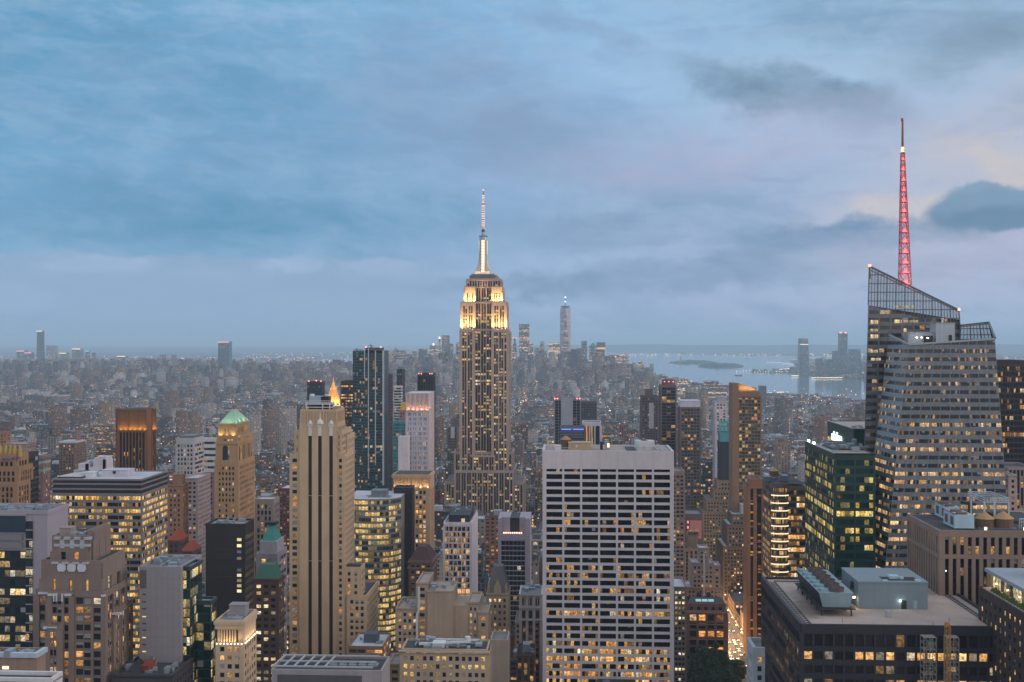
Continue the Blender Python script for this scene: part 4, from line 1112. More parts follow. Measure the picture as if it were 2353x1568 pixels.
beacons(b, [(XX(841, D+4), D+4, zz(799)), (XX(875, D+4), D+4, zz(799)), (XX(868, D+4), D+4, zz(802))])
# ---- neighbours round it
b = simple('skyscraper', 'plain dark maroon slab tower left of the finned glass tower', 783, 838, 878, 1430, ('d', 30), dict(floor=3.9, bay=3, pier=.5, span=.5, dep=.3, sdep=.25, top=4, corner=.5), wall((.055, .035, .04)), glass(.30, 1.6, 2, (.02, .018, .02), .05, (WARM1, WARM2, WARM3), .95), M_roof['dark'])
b = simple('skyscraper', 'slim dark slab just right of the finned glass tower', 885, 893, 863, 1420, 902, dict(PUNCH, floor=4), wall((.06, .045, .055)), glass(.06), M_roof['dark'])
b = simple('apartment_tower', 'pale pink tower strip behind the finned glass tower', 889, 897, 950, 1520, 903, PUNCH, wall((.40, .33, .33)), glass(.1), M_roof['grey'])
b = simple('skyscraper', 'black tower with red roof lights left of the gold pyramid', 706, 740, 879, 1650, 746, dict(PUNCH, floor=3.6, bay=2.2, pier=.7), wall((.03, .03, .035)), glass(.03, 1, 1, (.012, .012, .015), .02), M_roof['dark'])
x0, x1, y0, y1, z1 = b.box; beacons(b, [(x0+2, y0+1, z1+1), (x1-2, y0+1, z1+1), (x1-9, y0+1, z1+2)], r=.9)
t = MB(); t.bar((x0+12, y0+9, z1), (x0+12, y0+9, z1+7), .8); t.bar((x0+4, y0+9, z1+6.5), (x1-1, y0+9, z1+5), .8); b.part('roof_crane', t, M_steel)
# gold pyramid
D = 1750; zz = lambda y: ZZ(y, 768, D)
b = simple('skyscraper', 'pale stone tower with glowing gold octagonal pyramid spire', 745, 783, 935, D, 790, dict(PUNCH, bay=3.2), wall((.42, .38, .35)), glass(.15), M_roof['grey'])
cx, cy = XX(766, D+14), D+14; t = MB(); k = lambda px: px/F*D
t.cyl(cx, cy, k(20), zz(937), zz(929), k(20), 8); b.part('lit_gallery', t, wall((.5, .4, .3)))
t = MB()
for a, ra, c_, rc in ((929, 18, 892, 7.5), (892, 5, 888, 4.5), (888, 5.5, 886.5, 5), (886.5, 4, 880, 3.2), (880, 2.2, 868, .2)): t.cyl(cx, cy, k(ra), zz(a), zz(c_), k(rc), 8)
b.part('gold_pyramid', t, wall((.85, .50, .22), .45, .3)); 
for a in (-90, -60, -120, -30, -150): spot(cx+k(24)*math.cos(R(a)), cy+k(24)*math.sin(R(a)), zz(932), cx, cy, zz(900), 30000, (1, .62, .36), 70, 1)
for a in (-1, 1): spot(cx+k(14)*a, cy-k(18), zz(898), cx, cy, zz(884), 8000, (1, .7, .5), 60, 1)
t = MB(); t.cyl(cx, cy, k(20.5), zz(934), zz(931.5), n=8); b.part('gallery_lights', t, glow((1, .66, .35), 1.1))
# ---- white tower with copper lit crown
D = 1150; zz = lambda y: ZZ(y, 960, D)
st = dict(floor=5.15, bay=5.1, pier=1.6, span=.36, dep=.5, sdep=.45, top=.2, corner=1., kill=(), side=dict(bay=30, pier=0, span=.0, corner=4))
x0, x1, y0, y1, _, z1 = fit(933, 985, 947, D, xc=998)
b = Bld('skyscraper', 'white stone tower of large sky blue windows with copper lit crown', ((x0+x1)/2, D))
b.block(x0, x1, y0, y1, 0, z1, st, 'N', roof=False); zt = zz(905)
b.plain(x0+.3, x1, y0+1.2, y1, z1, zt, par=.6)
for i in range(6): xx = x0+(x1-x0)*i/5; b.w.box(max(x0, xx-.9), min(x1, xx+.9), y0-.4, y0+1.2, z1, zt)
b.done(wall((.52, .46, .46)), glass(.08, 1.2, 3, (.30, .42, .56), 0, (WARM1, WARM2, WARM3), .4, 1., .14, .1), M_roof['silver'])
for i in range(5): xx = x0+(x1-x0)*(i+.5)/5; spot(xx, y0-1.2, z1+.5, xx, y0+1.3, z1+9, 2600, (1, .42, .22), 110)
for i in range(2): spot(x1+2, y0+2+9*i, z1+.5, x1-.5, y0+2+9*i, z1+12, 3000, (1, .5, .35), 110)
b = simple('party_wall_block', 'blank white end wall block left of the copper crowned tower', 915, 936, 1007, 1130, ('d', 18), dict(RIB, top=500, corner=0), wall((.60, .58, .62)), glass(), M_roof['light'])
b = simple('skyscraper', 'black ribbed tower with red lights behind the copper crowned tower', 960, 996, 860, 1500, 1000, dict(floor=4, bay=3.2, pier=.8, span=.1, dep=.5, top=3, corner=.5), wall((.045, .045, .05)), glass(.04, 1.2, 1, (.012, .012, .015), 0), M_roof['dark'])
x0, x1, y0, y1, z1 = b.box; beacons(b, [(x0+1.5, y0, z1), (x0+5, y0, z1), (x1-2, y0, z1), (x1-5, y0, z1)], glow((1, .22, .15), 4))
t = MB()
for i in range(4): t.box(x0+2.5+i*3.8, x0+5+i*3.8, y0-.02, y0-.01, ZZ(906, 975, 1500), ZZ(898, 975, 1500))
b.part('lit_panel', t, glow((1, .72, .35), .5))
b = simple('apartment_tower', 'thin black tower with white balcony lines in its lower half', 912, 924, 851, 1700, 930, dict(PUNCH, bay=3), wall((.03, .035, .04)), glass(.04), M_roof['dark'])
b = simple('apartment_tower', 'white ribbed slim tower stuck to the thin black one', 905, 922, 889, 1660, ('d', 14), dict(RIB, floor=4.2, span=.35), W_wht, glass(.05, 1, 1, (.03, .05, .06)), M_roof['silver'])
b = simple('apartment_tower', 'small tower with golden trapezoid cap left of the copper crowned tower', 917, 932, 945, 1350, 937, dict(PUNCH, bay=3), wall((.30, .20, .20)), glass(.1), M_roof['dark'])
hip(b, b.box[0]+1, b.box[1]-1, b.box[2]+.5, b.box[3]-.5, b.box[4], ZZ(926, 925, 1350), .6, wall((.6, .36, .08), .5), 'gold_cap')
b = simple('glass_block', 'teal glass block behind the blank white wall', 903, 936, 970, 1240, ('d', 20), dict(floor=3.8, bay=3, pier=.2, span=.25, dep=.15, sdep=.1, top=1.5, corner=.2), paint((.10, .24, .25), .4), glass(.10, 1.5, 1, (.04, .14, .15), .05), M_roof['grey'])
# ---- classical block with a floodlit loggia
D = 850; zz = lambda y: ZZ(y, 950, D)
b = Bld('office_block', 'tan classical tower with floodlit loggia below the copper crowned tower', (XX(950, D), D))
x0, x1, y0, y1, _, z1 = fit(903, 987, 1092, D, xc=997)
b.block(x0, x1, y0, y1, 0, zz(1124), dict(floor=3.8, bay=3.1, pier=1.1, span=.34, dep=.45, sdep=.2, top=1., corner=2.5), 'NW', roof=False)
b.plain(x0, x1, y0+1, y1, zz(1124), zz(1098), roof=False); b.w.box(x0-1, x1+1, y0-1, y1, zz(1098), z1); b.w.box(x0-.6, x1+.6, y0-.7, y1, zz(1126), zz(1123)); b.roofdeck(x0, x1, y0, y1, z1, .5)
for i in range(10): xx = x0+1.2+(x1-x0-2.4)*i/9; b.w.box(xx-.6, xx+.6, y0-.1, y0+1, zz(1123), zz(1098))
b.done(wall((.44, .33, .24)), glass(.35, 1.5, 1, (.02, .02, .024), .1, (WARM1, WARM2, WARM3), .4), M_roof['dark'])
for i in range(6): spot(x0+2+(x1-x0-4)*i/5, y0-1.6, zz(1122.5), x0+2+(x1-x0-4)*i/5, y0+1, zz(1104), 1300, (1, .68, .34), 140)
# ---- white gridded block
D = 750
b = simple('office_block', 'white gridded block of tall dark windows with black roof house', 1020, 1082, 1204, D, 1096, dict(floor=3.85, bay=3.05, pier=.55, span=.24, dep=.7, sdep=.55, top=1.6, corner=.6, split=96, side=dict(bay=40, pier=0, span=0, corner=5, top=300)), wall((.60, .57, .60)), glass(.30, 1.5, 2, (.03, .035, .04), .35, (WARM1, WARM2, WARM3), .8), M_roof['light'])
x0, x1, y0, y1, z1 = b.box; shed(b, XX(1031, D+6), XX(1078, D+6), D+6, y1-1, z1, ZZ(1184, 1050, D+6), M_black, 'roof_house')
clutter(b, XX(1036, D+8), XX(1074, D+8), D+8, y1-2, ZZ(1184, 1050, D+6), 8, 3)
t = MB(); t.box(XX(1060, D+3), XX(1068, D+3), D+3, D+4, z1, z1+3); b.part('lit_stair_house', t, glow((1, .75, .4), .6))
# ---- lavender framed dark tower
D = 800; zz = lambda y: ZZ(y, 1180, D)
x0, x1, y0, y1, _, z1 = fit(1144, 1218, 1192, D, dep=32)
b = Bld('office_block', 'dark glass tower held in a lavender concrete frame with lit terrace', ((x0+x1)/2, D))
b.w.box(x0, XX(1151, D), D, y1, 0, z1, bottom=False); b.w.box(XX(1207, D), x1, D, y1, 0, z1, bottom=False); b.w.box(XX(1151, D), XX(1171, D), D+6, y1, 0, z1, bottom=False); b.w.box(XX(1193, D), XX(1207, D), D+6, y1, 0, z1, bottom=False)
b.w.box(XX(1151, D), XX(1207, D), D+.5, D+5, zz(1242), zz(1228)); b.w.box(XX(1171, D), XX(1193, D), D+8, y1, 0, zz(1196), bottom=False)
b.face((XX(1151, D), D+1), (1, 0), (0, -1), XX(1207, D)-XX(1151, D), 0, zz(1242), dict(floor=3.7, bay=2.8, pier=.15, span=.2, dep=.1, sdep=.08, top=.5, corner=.2))
b.roofdeck(XX(1151, D), XX(1207, D), D+6, y1, z1-.5, 0)
b.done(wall((.33, .31, .36)), glass(.05, 1.8, 1, (.012, .014, .018), .0, (WARM1, WARM2, WARM3), .6), M_roof['dark'])
t = MB()
for i in range(9): t.cyl(XX(1158+i*5, D+3), D+2.5, .45, zz(1227), zz(1225), n=6)
b.part('terrace_lamps', t, glow((1, .45, .3), 5)); t = MB(); t.box(XX(1171, D), XX(1193, D), D+7.9, D+8, zz(1226), z1-1); b.part('dark_bay', t, M_black)
# ---- brown hipped block
D = 700
b = simple('office_block', 'brown stone block with dark brown hipped roof and lit top windows', 940, 993, 1292, D, 1004, dict(PUNCH, bay=3.1, split=60), wall((.14, .095, .08)), glass(.25, 1.6, 1, (.02, .02, .02), .2), M_roof['dark'])
b.w = MB(); hip(b, b.box[0]-.3, b.box[1]+.3, b.box[2]-.3, b.box[3], b.box[4]+.4, ZZ(1262, 970, D), .4, wall((.06, .032, .028), .8))
t = MB(); t.box(b.box[0]-1, b.box[1]+1, b.box[2]-1, b.box[3], b.box[4]-4.2, b.box[4]-3.4); t.box(b.box[0]-.8, b.box[1]+.8, b.box[2]-.8, b.box[3], b.box[4]-.2, b.box[4]+.4); b.part('cornice', t, wall((.2, .15, .13)))
# ---- big tan block with a blank wall and white duct
D = 600; zz = lambda y: ZZ(y, 1000, D); X = lambda v, d=0: XX(v, D+d)
b = Bld('office_block', 'tan stepped block with blank centre wall and white vent pipe', (X(1000), D))
pt = dict(floor=3.5, bay=2.7, pier=1.3, span=.45, dep=.3, sdep=.29, top=1.2, corner=.8)
b.block(X(910), X(962), D, D+26, 0, zz(1402), dict(pt, split=50), 'NW'); b.block(X(957, 3), X(982, 3), D+3, D+30, 0, zz(1346), dict(pt, bay=3.4), 'N')
b.w.box(X(981), X(1040), D+1.5, D+26, 0, zz(1361), bottom=False); b.roofdeck(X(981), X(1040), D+1.5, D+26, zz(1361), .4)
b.w.box(X(1036, 4), X(1076, 4), D+4, D+28, 0, zz(1395), bottom=False); b.block(X(1074, 5), X(1100, 5), D+5, D+30, 0, zz(1392), pt, 'NW'); b.block(X(1100, 3), X(1121, 3), D+3, D+24, 0, zz(1412), pt, 'NW')
b.done(wall((.38, .31, .25)), glass(.22, 1.6, 1, (.022, .022, .026), .3, (WARM1, WARM2, WARM3), .5, 1, .06, .2, .06), M_roof['tan'])
t = MB(); t.bar((X(963), D-.6, zz(1350)), (X(963), D-.6, zz(1402)), 1.1); t.bar((X(963), D-.6, zz(1402)), (X(958.5), D-.6, zz(1412)), 1.1); t.bar((X(958.5), D-.6, zz(1412)), (X(958.5), D-.6, zz(1560)), 1.1); b.part('vent_pipe', t, M_white)
clutter(b, X(985, 5), X(1036, 5), D+4, D+22, zz(1361), 8, 2); clutter(b, X(915, 5), X(955, 5), D+4, D+22, zz(1402), 7, 22)
# ---- gothic roof block
D = 640
b = simple('office_block', 'tan slab block with steep gabled gothic roof', 1118, 1168, 1368, D, 1172, dict(PUNCH, bay=2.9, split=60), wall((.32, .25, .19)), glass(.42, 1.5, 1, (.02, .02, .02), .2, (WARM2, WARM3, (1, .8, .6, 1)), .6), M_roof['dark'])
x0, x1, y0, y1, z1 = b.box; zz = lambda y: ZZ(y, 1140, D)
hip(b, x0, x1, y0, y1, z1, zz(1306), .45, wall((.12, .11, .12), .8), 'gothic_roof')
t = MB(); xm = (x0+x1)/2
t.poly([(xm-2.2, y0-.1, z1), (xm+2.2, y0-.1, z1), (xm+2.2, y0-.1, zz(1350)), (xm, y0-.1, zz(1332)), (xm-2.2, y0-.1, zz(1350))])
for s_ in (-1, 1): t.poly([(xm+2.2*s_, y0-.1, zz(1350)), (xm, y0-.1, zz(1332)), (xm, y0+9, zz(1332)), (xm+2.2*s_, y0+9, zz(1350))][::s_]); t.poly([(xm+2.2*s_, y0-.1, z1), (xm+2.2*s_, y0+9, z1), (xm+2.2*s_, y0+9, zz(1350)), (xm+2.2*s_, y0-.1, zz(1350))])
b.part('dormer', t, wall((.32, .25, .19)))
t = MB()
for xx in (x0+1, x1-1, xm-5, xm+5): t.cyl(xx, y0+1, .8, z1, zz(1352), .6, 6); t.cyl(xx, y0+1, .7, zz(1352), zz(1340), .05, 6)
b.part('pinnacles', t, wall((.32, .25, .19)))
# ---- white and red brick block with arches
D = 680; zz = lambda y: ZZ(y, 1220, D); X = lambda v, d=0: XX(v, D+d)
b = Bld('office_block', 'ornate white and red brick block with three arched windows', (X(1220), D))
b.block(X(1196), X(1243), D, D+24, 0, zz(1424), dict(floor=3.9, bay=3.1, pier=1.2, span=.4, dep=.3, sdep=.28, top=.8, corner=1.), 'N', roof=False)
b.done(wall((.17, .075, .055)), glass(.12, 1.5, 1, (.02, .02, .022), .3))
t = MB()
for v in (1196, 1211, 1227, 1243): t.box(X(v)-.8, X(v)+.8, D-.6, D-.31, 0, zz(1424))
t.box(X(1196)-1, X(1243)+1, D-1.1, D+24, zz(1426), zz(1423)); t.box(X(1196), X(1243), D+1, D+24, zz(1423), zz(1366)); t.box(X(1196)-1, X(1243)+1, D-.9, D+24, zz(1398), zz(1394)); t.box(X(1196)-1, X(1243)+1, D-.9, D+24, zz(1369), zz(1365))
for v in (1196, 1211, 1227, 1243): t.box(X(v)-.9, X(v)+.9, D-.3, D+1, zz(1424), zz(1366))
b.part('white_stonework', t, wall((.50, .46, .44)))
for v in (1203.5, 1219, 1235):
    t = MB(); w_ = 1.7; zc = zz(1404)-w_; t.poly([(X(v)-w_, D+.95, zz(1422)), (X(v)+w_, D+.95, zz(1422))]+[(X(v)+w_*math.cos(math.pi*k_/8), D+.95, zc+w_*math.sin(math.pi*k_/8)) for k_ in range(9)]); b.part('arched_window', t, paint((.03, .028, .03), .3))
t = MB()
for i in range(7): t.box(X(1200+i*6), X(1203.5+i*6), D+.9, D+.96, zz(1392), zz(1376))
b.part('attic_windows', t, M_black); clutter(b, X(1200, 6), X(1240, 6), D+4, D+20, zz(1365), 12, 4); t = MB(); t.box(X(1196), X(1243), D, D+24, zz(1366)-.3, zz(1365)+.2); b.part('roof', t, M_roof['grey'])
# ---- beige block with bright penthouse, bottom
D = 490; zz = lambda y: ZZ(y, 1020, D); X = lambda v, d=0: XX(v, D+d)
x0, x1, y0, y1, _, z1 = fit(920, 1122, 1494, D, dep=17)
b = Bld('office_block', 'broad beige brick block with brightly lit glazed top floor at the bottom edge', ((x0+x1)/2, D))
b.block(x0, x1, y0, y1, 0, zz(1503), dict(floor=3.6, bay=2.85, pier=1.35, span=.45, dep=.3, sdep=.29, top=.5, corner=.9, split=60), 'NW', roof=False)
b.face((x0+.6, y0+.8), (1, 0), (0, -1), x1-x0-1.2, zz(1503), z1-.5, dict(floor=3.2, bay=2.1, pier=.2, span=.1, dep=.15, sdep=.1, top=.3, corner=.2)); b.w.box(x0-.8, x1+.8, y0-.8, y0+1.2, z1-1.1, z1-.5); b.w.box(x0-.5, x1+.5, y0-.5, y0+.5, zz(1504), zz(1502.4)); b.plain(x0+.6, x1-.6, y0+1, y1, zz(1503), z1-.6)
b.done(wall((.40, .33, .265)), glass(.34, 1.7, 1, (.02, .02, .024), .3, (WARM2, WARM2, WARM3), .4, 1, .06, .2, .06), M_roof['dark'])
t = MB(); t.poly([(x0+1, y0+.62, zz(1502)), (x1-1, y0+.62, zz(1502)), (x1-1, y0+.62, z1-1.4), (x0+1, y0+.62, z1-1.4)], [(0, 0), (24, 0), (24, 1), (0, 1)]); b.part('lit_penthouse_glazing', t, glass(1.6, 1.5, 1, (.04, .04, .04), 0, (WARM2, WARM3, (1, .9, .7, 1)), .0, 1.2, .08))
clutter(b, x0+3, x1-3, y0+2, y1-1, z1, 30, 14); shed(b, X(995, 4), X(1022, 4), y0+3, y0+8, z1, z1+2.2, M_white); t = MB(); t.bar((X(962, 4), D+5, z1+1.2), (X(1080, 4), D+9, z1+1.4), .9); t.bar((X(975, 4), D+12, z1+1.4), (X(1098, 4), D+12, z1+1.4), .9); t.cyl(X(1075, 12), D+12, 1.3, z1, z1+3, n=12); b.part('duct_run', t, M_white)
# wing behind it and small ones around
b = simple('office_block', 'low tan wing with warm windows left of the glazed penthouse block', 893, 921, 1530, 520, ('d', 16), PUNCH, wall((.27, .2, .15)), glass(.6, 1.8, 1, (.03, .02, .02), .1, (WARM2, WARM2, WARM3), .3))
b = simple('office_block', 'small plain tan tower house right of the glazed penthouse block', 1128, 1166, 1475, 560, 1170, dict(RIB, top=500, corner=0), wall((.32, .27, .23)), glass(), M_roof['grey'])

# ================================================================== right half
b = simple('apartment_tower', 'slim brown gridded tower tucked behind the right edge of the white slab', 1543, 1573, 1086, 900, 1580, dict(floor=3.2, bay=3.2, pier=.9, span=.45, dep=.5, sdep=.4, top=2, corner=.6), wall((.26, .20, .18)), glass(.08, 1.6, 1, (.03, .03, .035), .3), M_roof['grey'])
def stepped(name, label, D, blocks, wm, gm_, st, rm=None, faces='NE'):
    b = Bld(name, label, (XX((blocks[0][0]+blocks[0][1])/2, D), D)); zb = 0
    for (xa, xb, yt, yb, dd, dep) in blocks:
        b.block(XX(xa, D+dd), XX(xb, D+dd), D+dd, D+dd+dep, ZZ(yb, xa, D+dd) if yb else 0, ZZ(yt, xa, D+dd), st, faces)
    b.done(wm, gm_, rm); return b
P2 = dict(floor=3.6, bay=3.1, pier=1.5, span=.48, dep=.3, sdep=.29, top=1.5, corner=.9)
b = stepped('office_block', 'tan stepped ziggurat block with plain top house right of the white slab', 1160,
    [(1608, 1702, 1225, None, 0, 60), (1615, 1698, 1178, 1225, 4, 50), (1624, 1695, 1150, 1178, 8, 40), (1640, 1690, 1128, 1150, 12, 30), (1648, 1680, 1106, 1128, 16, 20)], wall((.29, .225, .17)), glass(.10, 1.7, 1, (.02, .02, .024), .1, (WARM2, WARM2, WARM3), .7), P2)
b = stepped('office_block', 'dusky brown stepped block with scattered yellow windows left of the brick fin tower', 1075,
    [(1662, 1730, 1258, None, 0, 50), (1672, 1728, 1208, 1258, 4, 40), (1682, 1726, 1184, 1208, 8, 30)], wall((.15, .115, .10)), glass(.14, 1.8, 1, (.02, .02, .024), .1, (WARM2, WARM2, WARM3), .8), P2, M_roof['light'])
shed(b, XX(1703, 1087), XX(1722, 1087), 1087, 1098, ZZ(1184, 1700, 1083), ZZ(1160, 1700, 1087), wall((.4, .4, .42)))
b = simple('office_block', 'white and teal banded glass block above the tan ziggurat', 1671, 1717, 1062, 1330, 1656, dict(floor=4.1, bay=4, pier=0, span=.5, dep=.3, sdep=.3, top=10, corner=.5, side=dict(top=400)), wall((.44, .47, .52)), glass(.28, 1.2, 2, (.05, .15, .16), .1, (WARM2, WARM3, WARM3), .9), M_roof['silver'])
# brick fin tower with glass flank and lit round corner
D = 905; zz = lambda y: ZZ(y, 1740, D); X = lambda v, d=0: XX(v, D+d)
b = Bld('skyscraper', 'reddish brown brick fin tower with two narrow window strips', (X(1730), D))
b.plain(X(1717), X(1740), D+1, D+20, 0, zz(1120)); b.plain(X(1726, 2), X(1752, 2), D+2, D+24, 0, zz(1104))
for a, c_, yt in ((1717, 1724.5, 1117), (1731, 1739, 1121), (1750, 1752.5, 1121)): b.w.box(X(a), X(c_), D, D+2.2, 0, zz(yt))
b.w.box(X(1717), X(1752.5), D-.4, D+1.5, zz(1247.5), zz(1246)); b.w.box(X(1717), X(1752.5), D-.4, D+1.5, zz(1123), zz(1120)); b.w.box(X(1717), X(1731), D-.2, D+1.5, zz(1121), zz(1117))
b.done(wall((.30, .165, .105)), None, M_roof['dark'])
t = MB(); t.poly([(X(1723), D+.9, 0), (X(1750), D+.9, 0), (X(1750), D+.9, zz(1123)), (X(1723), D+.9, zz(1123))], [(0, 0), (3, 0), (3, 60), (0, 60)]); b.part('window_strip', t, glass(.14, 1.2, 1, (.02, .014, .012), .02, (WARM1, WARM1, WARM2), .3, 1, .1, .4, .18))
b = Bld('office_block', 'bronze glass office with glowing round corner of white rings', (X(1800), D+30))
D2 = 700; zz2 = lambda y: ZZ(y, 1790, D2); st_ = dict(floor=4.0, bay=6, pier=.0, span=.34, dep=.3, sdep=.35, top=2.5, corner=.3)
xl = X(1752, 2); xk = XX(1766, D2)
a, e_ = (XX(1768, D2-46) if 0 else XX(1754, 634), 634), (XX(1770, D2), D2)
z1 = zz2(1112)
L = math.dist(a, e_); d = ((a[0]-e_[0])/L, (a[1]-e_[1])/L)
# left flank runs from the fin tower back to the round corner
cx, cy, rad = XX(1792, D2+4), D2+4, 4.8
n_ = 14; arc = [(cx+rad*math.cos(R(180+180*i/n_)), cy+rad*math.sin(R(180+180*i/n_))*.45) for i in range(n_+1)]
for i in range(n_):
    p, r_ = arc[i], arc[i+1]; L = math.dist(p, r_); d = ((r_[0]-p[0])/L, (r_[1]-p[1])/L); b.face(p, d, (d[1], -d[0]), L, 0, z1, dict(st_, bay=2, pier=.05, corner=0))
p = arc[-1]; q = (XX(1853, D2+2), p[1]); b.face(p, (1, 0), (0, -1), q[0]-p[0], 0, zz2(1118), dict(st_, split=40))
p0 = (XX(1752, 640), 640); r0 = arc[0]
p0 = (r0[0], r0[1]); 
yb_ = p0[0]/K(1752.8); b.face((p0[0], yb_), (0, -1), (-1, 0), yb_-p0[1], 0, z1-.8, dict(st_, bay=3, pier=.1))
b.w.box(p0[0]+.3, q[0], D2+6, yb_-.1, 0, zz2(1118)-.5, bottom=False); b.r.poly([(p0[0], D2+5, z1-.6), (p0[0]+1, arc[3][1], z1-.6), (arc[7][0], arc[7][1], z1-.6), (arc[-1][0], arc[-1][1], z1-.6), (q[0], q[1], z1-.6), (q[0], yb_, z1-.6), (p0[0], yb_, z1-.6)])
b.done(wall((.13, .11, .10), .6), glass(.50, 1.35, 3, (.035, .035, .035), .05, (WARM1, WARM2, WARM3), .85, 1.2, .05), M_roof['dark'])
nr = 15; pt_ = (z1-6)/round((z1-6)/4.0)
for k_ in range(22):
    z_ = z1-8-k_*4.85
    if ZZc(z_, D2) > 1400 or z_ < 5: break
    t = MB()
    for i in range(n_):
        p, r_ = arc[i], arc[i+1]; L = math.dist(p, r_); d = ((r_[0]-p[0])/L, (r_[1]-p[1])/L); t.obox(p, d, (d[1], -d[0]), -.05, L+.05, z_, z_+.62, .2, .75)
    b.part('light_ring', t, glow((1, .80, .48), 1.35))
for i, (xa, xb, yt) in enumerate(((1758, 1772, 1096), (1800, 1812, 1094))): shed(b, XX(xa, 712), XX(xb, 712), 712, 722, z1, ZZ(yt, xa, 712), M_steel)
tank(b, XX(1777, 730), 728, z1, 3, 3.4, 1.5)
# ================================================================== the faceted glass tower with the pink spire
def faceted():
    b = Bld('skyscraper', 'faceted grey glass tower with sloping lattice crown and pink lit spire', (XX(2130, 575), 575))
    FL = 4.15
    def pt(px, yd, D): return (XX(px, D), D, ZZ(yd, px, D))
    def skin(mb, a, b_, c_, d_, bay, seed, z0=None):
        """quad a b (bottom left/right) c d (top right/left), uv in window cells, rows level"""
        L = math.dist(a[:2], b_[:2]); nb = round(L/bay); u = lambda i: seed+i
        uv = [(u(0), a[2]/FL), (u(nb), b_[2]/FL), (u(nb), c_[2]/FL), (u(0), d_[2]/FL)]
        n_ = 10        # split so the slanted face maps evenly
        for k_ in range(n_):
            f0, f1 = k_/n_, (k_+1)/n_
            def ip(P, Q, f): return tuple(P[j]*(1-f)+Q[j]*f for j in range(3))
            p0, p1, p2, p3 = ip(a, d_, f0), ip(b_, c_, f0), ip(b_, c_, f1), ip(a, d_, f1)
            mb.poly([p0, p1, p2, p3], [(u(0), p0[2]/FL), (u(nb), p1[2]/FL), (u(nb), p2[2]/FL), (u(0), p3[2]/FL)])
    def down(P, px, yd, D, yl): return pt(px, yl, D)
    fr, lf, bk = MB(), MB(), MB()
    Y1, YA = 565., 596.
    Bt, Ct, At = pt(2087, 792, Y1), pt(2286, 779, Y1), pt(2043, 770, YA)
    Bb, Cb, Ab = pt(2034, 1300, Y1), pt(2326, 1300, Y1), pt(1976.5, 1300, YA)
    skin(fr, Bb, Cb, Ct, Bt, 6.3, 210)
    skin(lf, Ab, Bb, Bt, At, 6.3, 330)
    for P in ((Ab, Bb), (Bb, Cb)):
        a, c_ = P; fr.poly([(a[0], a[1], 0), (c_[0], c_[1], 0), c_, a], [(500, 0), (507, 0), (507, c_[2]/FL), (500, a[2]/FL)])
    # right flank, out of sight from here
    Cr = (Cb[0]+3, 640, Cb[2]); Ctr = (Ct[0]-1, 640, Ct[2]); skin(bk, Cb, Cr, Ctr, Ct, 6.3, 420); bk.poly([(Cb[0], Cb[1], 0), (Cr[0], Cr[1], 0), Cr, Cb], [(0, 0), (9, 0), (9, 20), (0, 20)])
    # the tall rear part behind: plane at 602
    YB = 602.
    L0, L1, R1 = pt(1978, 1300, YB), pt(1997.5, 690, YB), pt(2207, 760, YB)
    Rb = pt(2207, 1300, YB)
    skin(bk, L0, Rb, pt(2206, 735, YB), pt(1995, 702, YB), 6.3, 600)
    bk.poly([(L0[0], YB, 0), (Rb[0], YB, 0), Rb, L0], [(0, 0), (12, 0), (12, 22), (0, 22)])
    glz = dict(ww=.84, wh=.50, s=1.35, tint=(.03, .035, .042), warm=((1, .50, .18, 1), (1, .64, .30, 1), (1, .8, .52, 1)))
    GW = (.165, .19, .205)
    def curtain(lit, rowk, wc=GW, ww=.90, wh=.46, sub=4):
        m_, q_, bs = mat('curtain_wall'); uv = q_.new('ShaderNodeUVMap').outputs[0]; U, V, _ = q_.xyz(uv)
        base, ec, e, fr_, bl = glass_nodes(q_, uv, lit, 1.35, sub, (.03, .035, .042), .12, glz['warm'], rowk, 1.3, .03)
        fv = q_.m('FRACT', V); fu = q_.m('FRACT', U)
        mk = q_.mul(q_.m('LESS_THAN', q_.m('ABSOLUTE', q_.sub(fv, .42)), wh/2), q_.m('LESS_THAN', q_.m('ABSOLUTE', q_.sub(fu, .5)), ww/2))
        h, hc = q_.white(q_.vec(q_.m('FLOOR', q_.mul(U, 4)), q_.m('FLOOR', V), 9.9)); k = q_.add(.85, q_.mul(h, .3))
        ml = q_.m('LESS_THAN', q_.m('ABSOLUTE', q_.sub(q_.m('FRACT', q_.mul(U, 4)), .5)), .46)
        w_ = q_.mixmode('MULTIPLY', 1, (*wc, 1), q_.vec(k, k, k)); w_ = q_.mix(ml, (.09, .10, .11, 1), w_)
        q_.put(bs.inputs['Base Color'], q_.mix(mk, w_, base)); q_.put(bs.inputs['Emission Color'], ec); q_.put(bs.inputs['Emission Strength'], q_.mul(e, mk))
        q_.put(bs.inputs['Roughness'], q_.lr(mk, 0, 1, .32, .12)); return m_
    b.part('front_curtain_wall', fr, curtain((.36, 22, 62, 1.9, .12), .7)); b.part('slanted_curtain_wall', lf, curtain((.24, 22, 62, 1.9, .25), .8, (.23, .27, .30), ww=.96, sub=3)); b.part('tower_curtain_wall', bk, curtain(.07, .3, (.13, .14, .15), .86, .5, 2))  # the slanted facet's brighter reflection is put into its wall colour
    # lattice screens
    lm, q_, bs = mat('screen_glass'); bs.inputs['Base Color'].default_value = (.25, .30, .34, 1); bs.inputs['Roughness'].default_value = .2
    tr = q_.new('ShaderNodeBsdfTransparent'); mx = q_.new('ShaderNodeMixShader'); mx.inputs[0].default_value = .52; q_.l.new(tr.outputs[0], mx.inputs[1]); q_.l.new(bs.outputs[0], mx.inputs[2])
    q_.l.new(mx.outputs[0], [n for n in q_.n if n.type == 'OUTPUT_MATERIAL'][0].inputs[0])
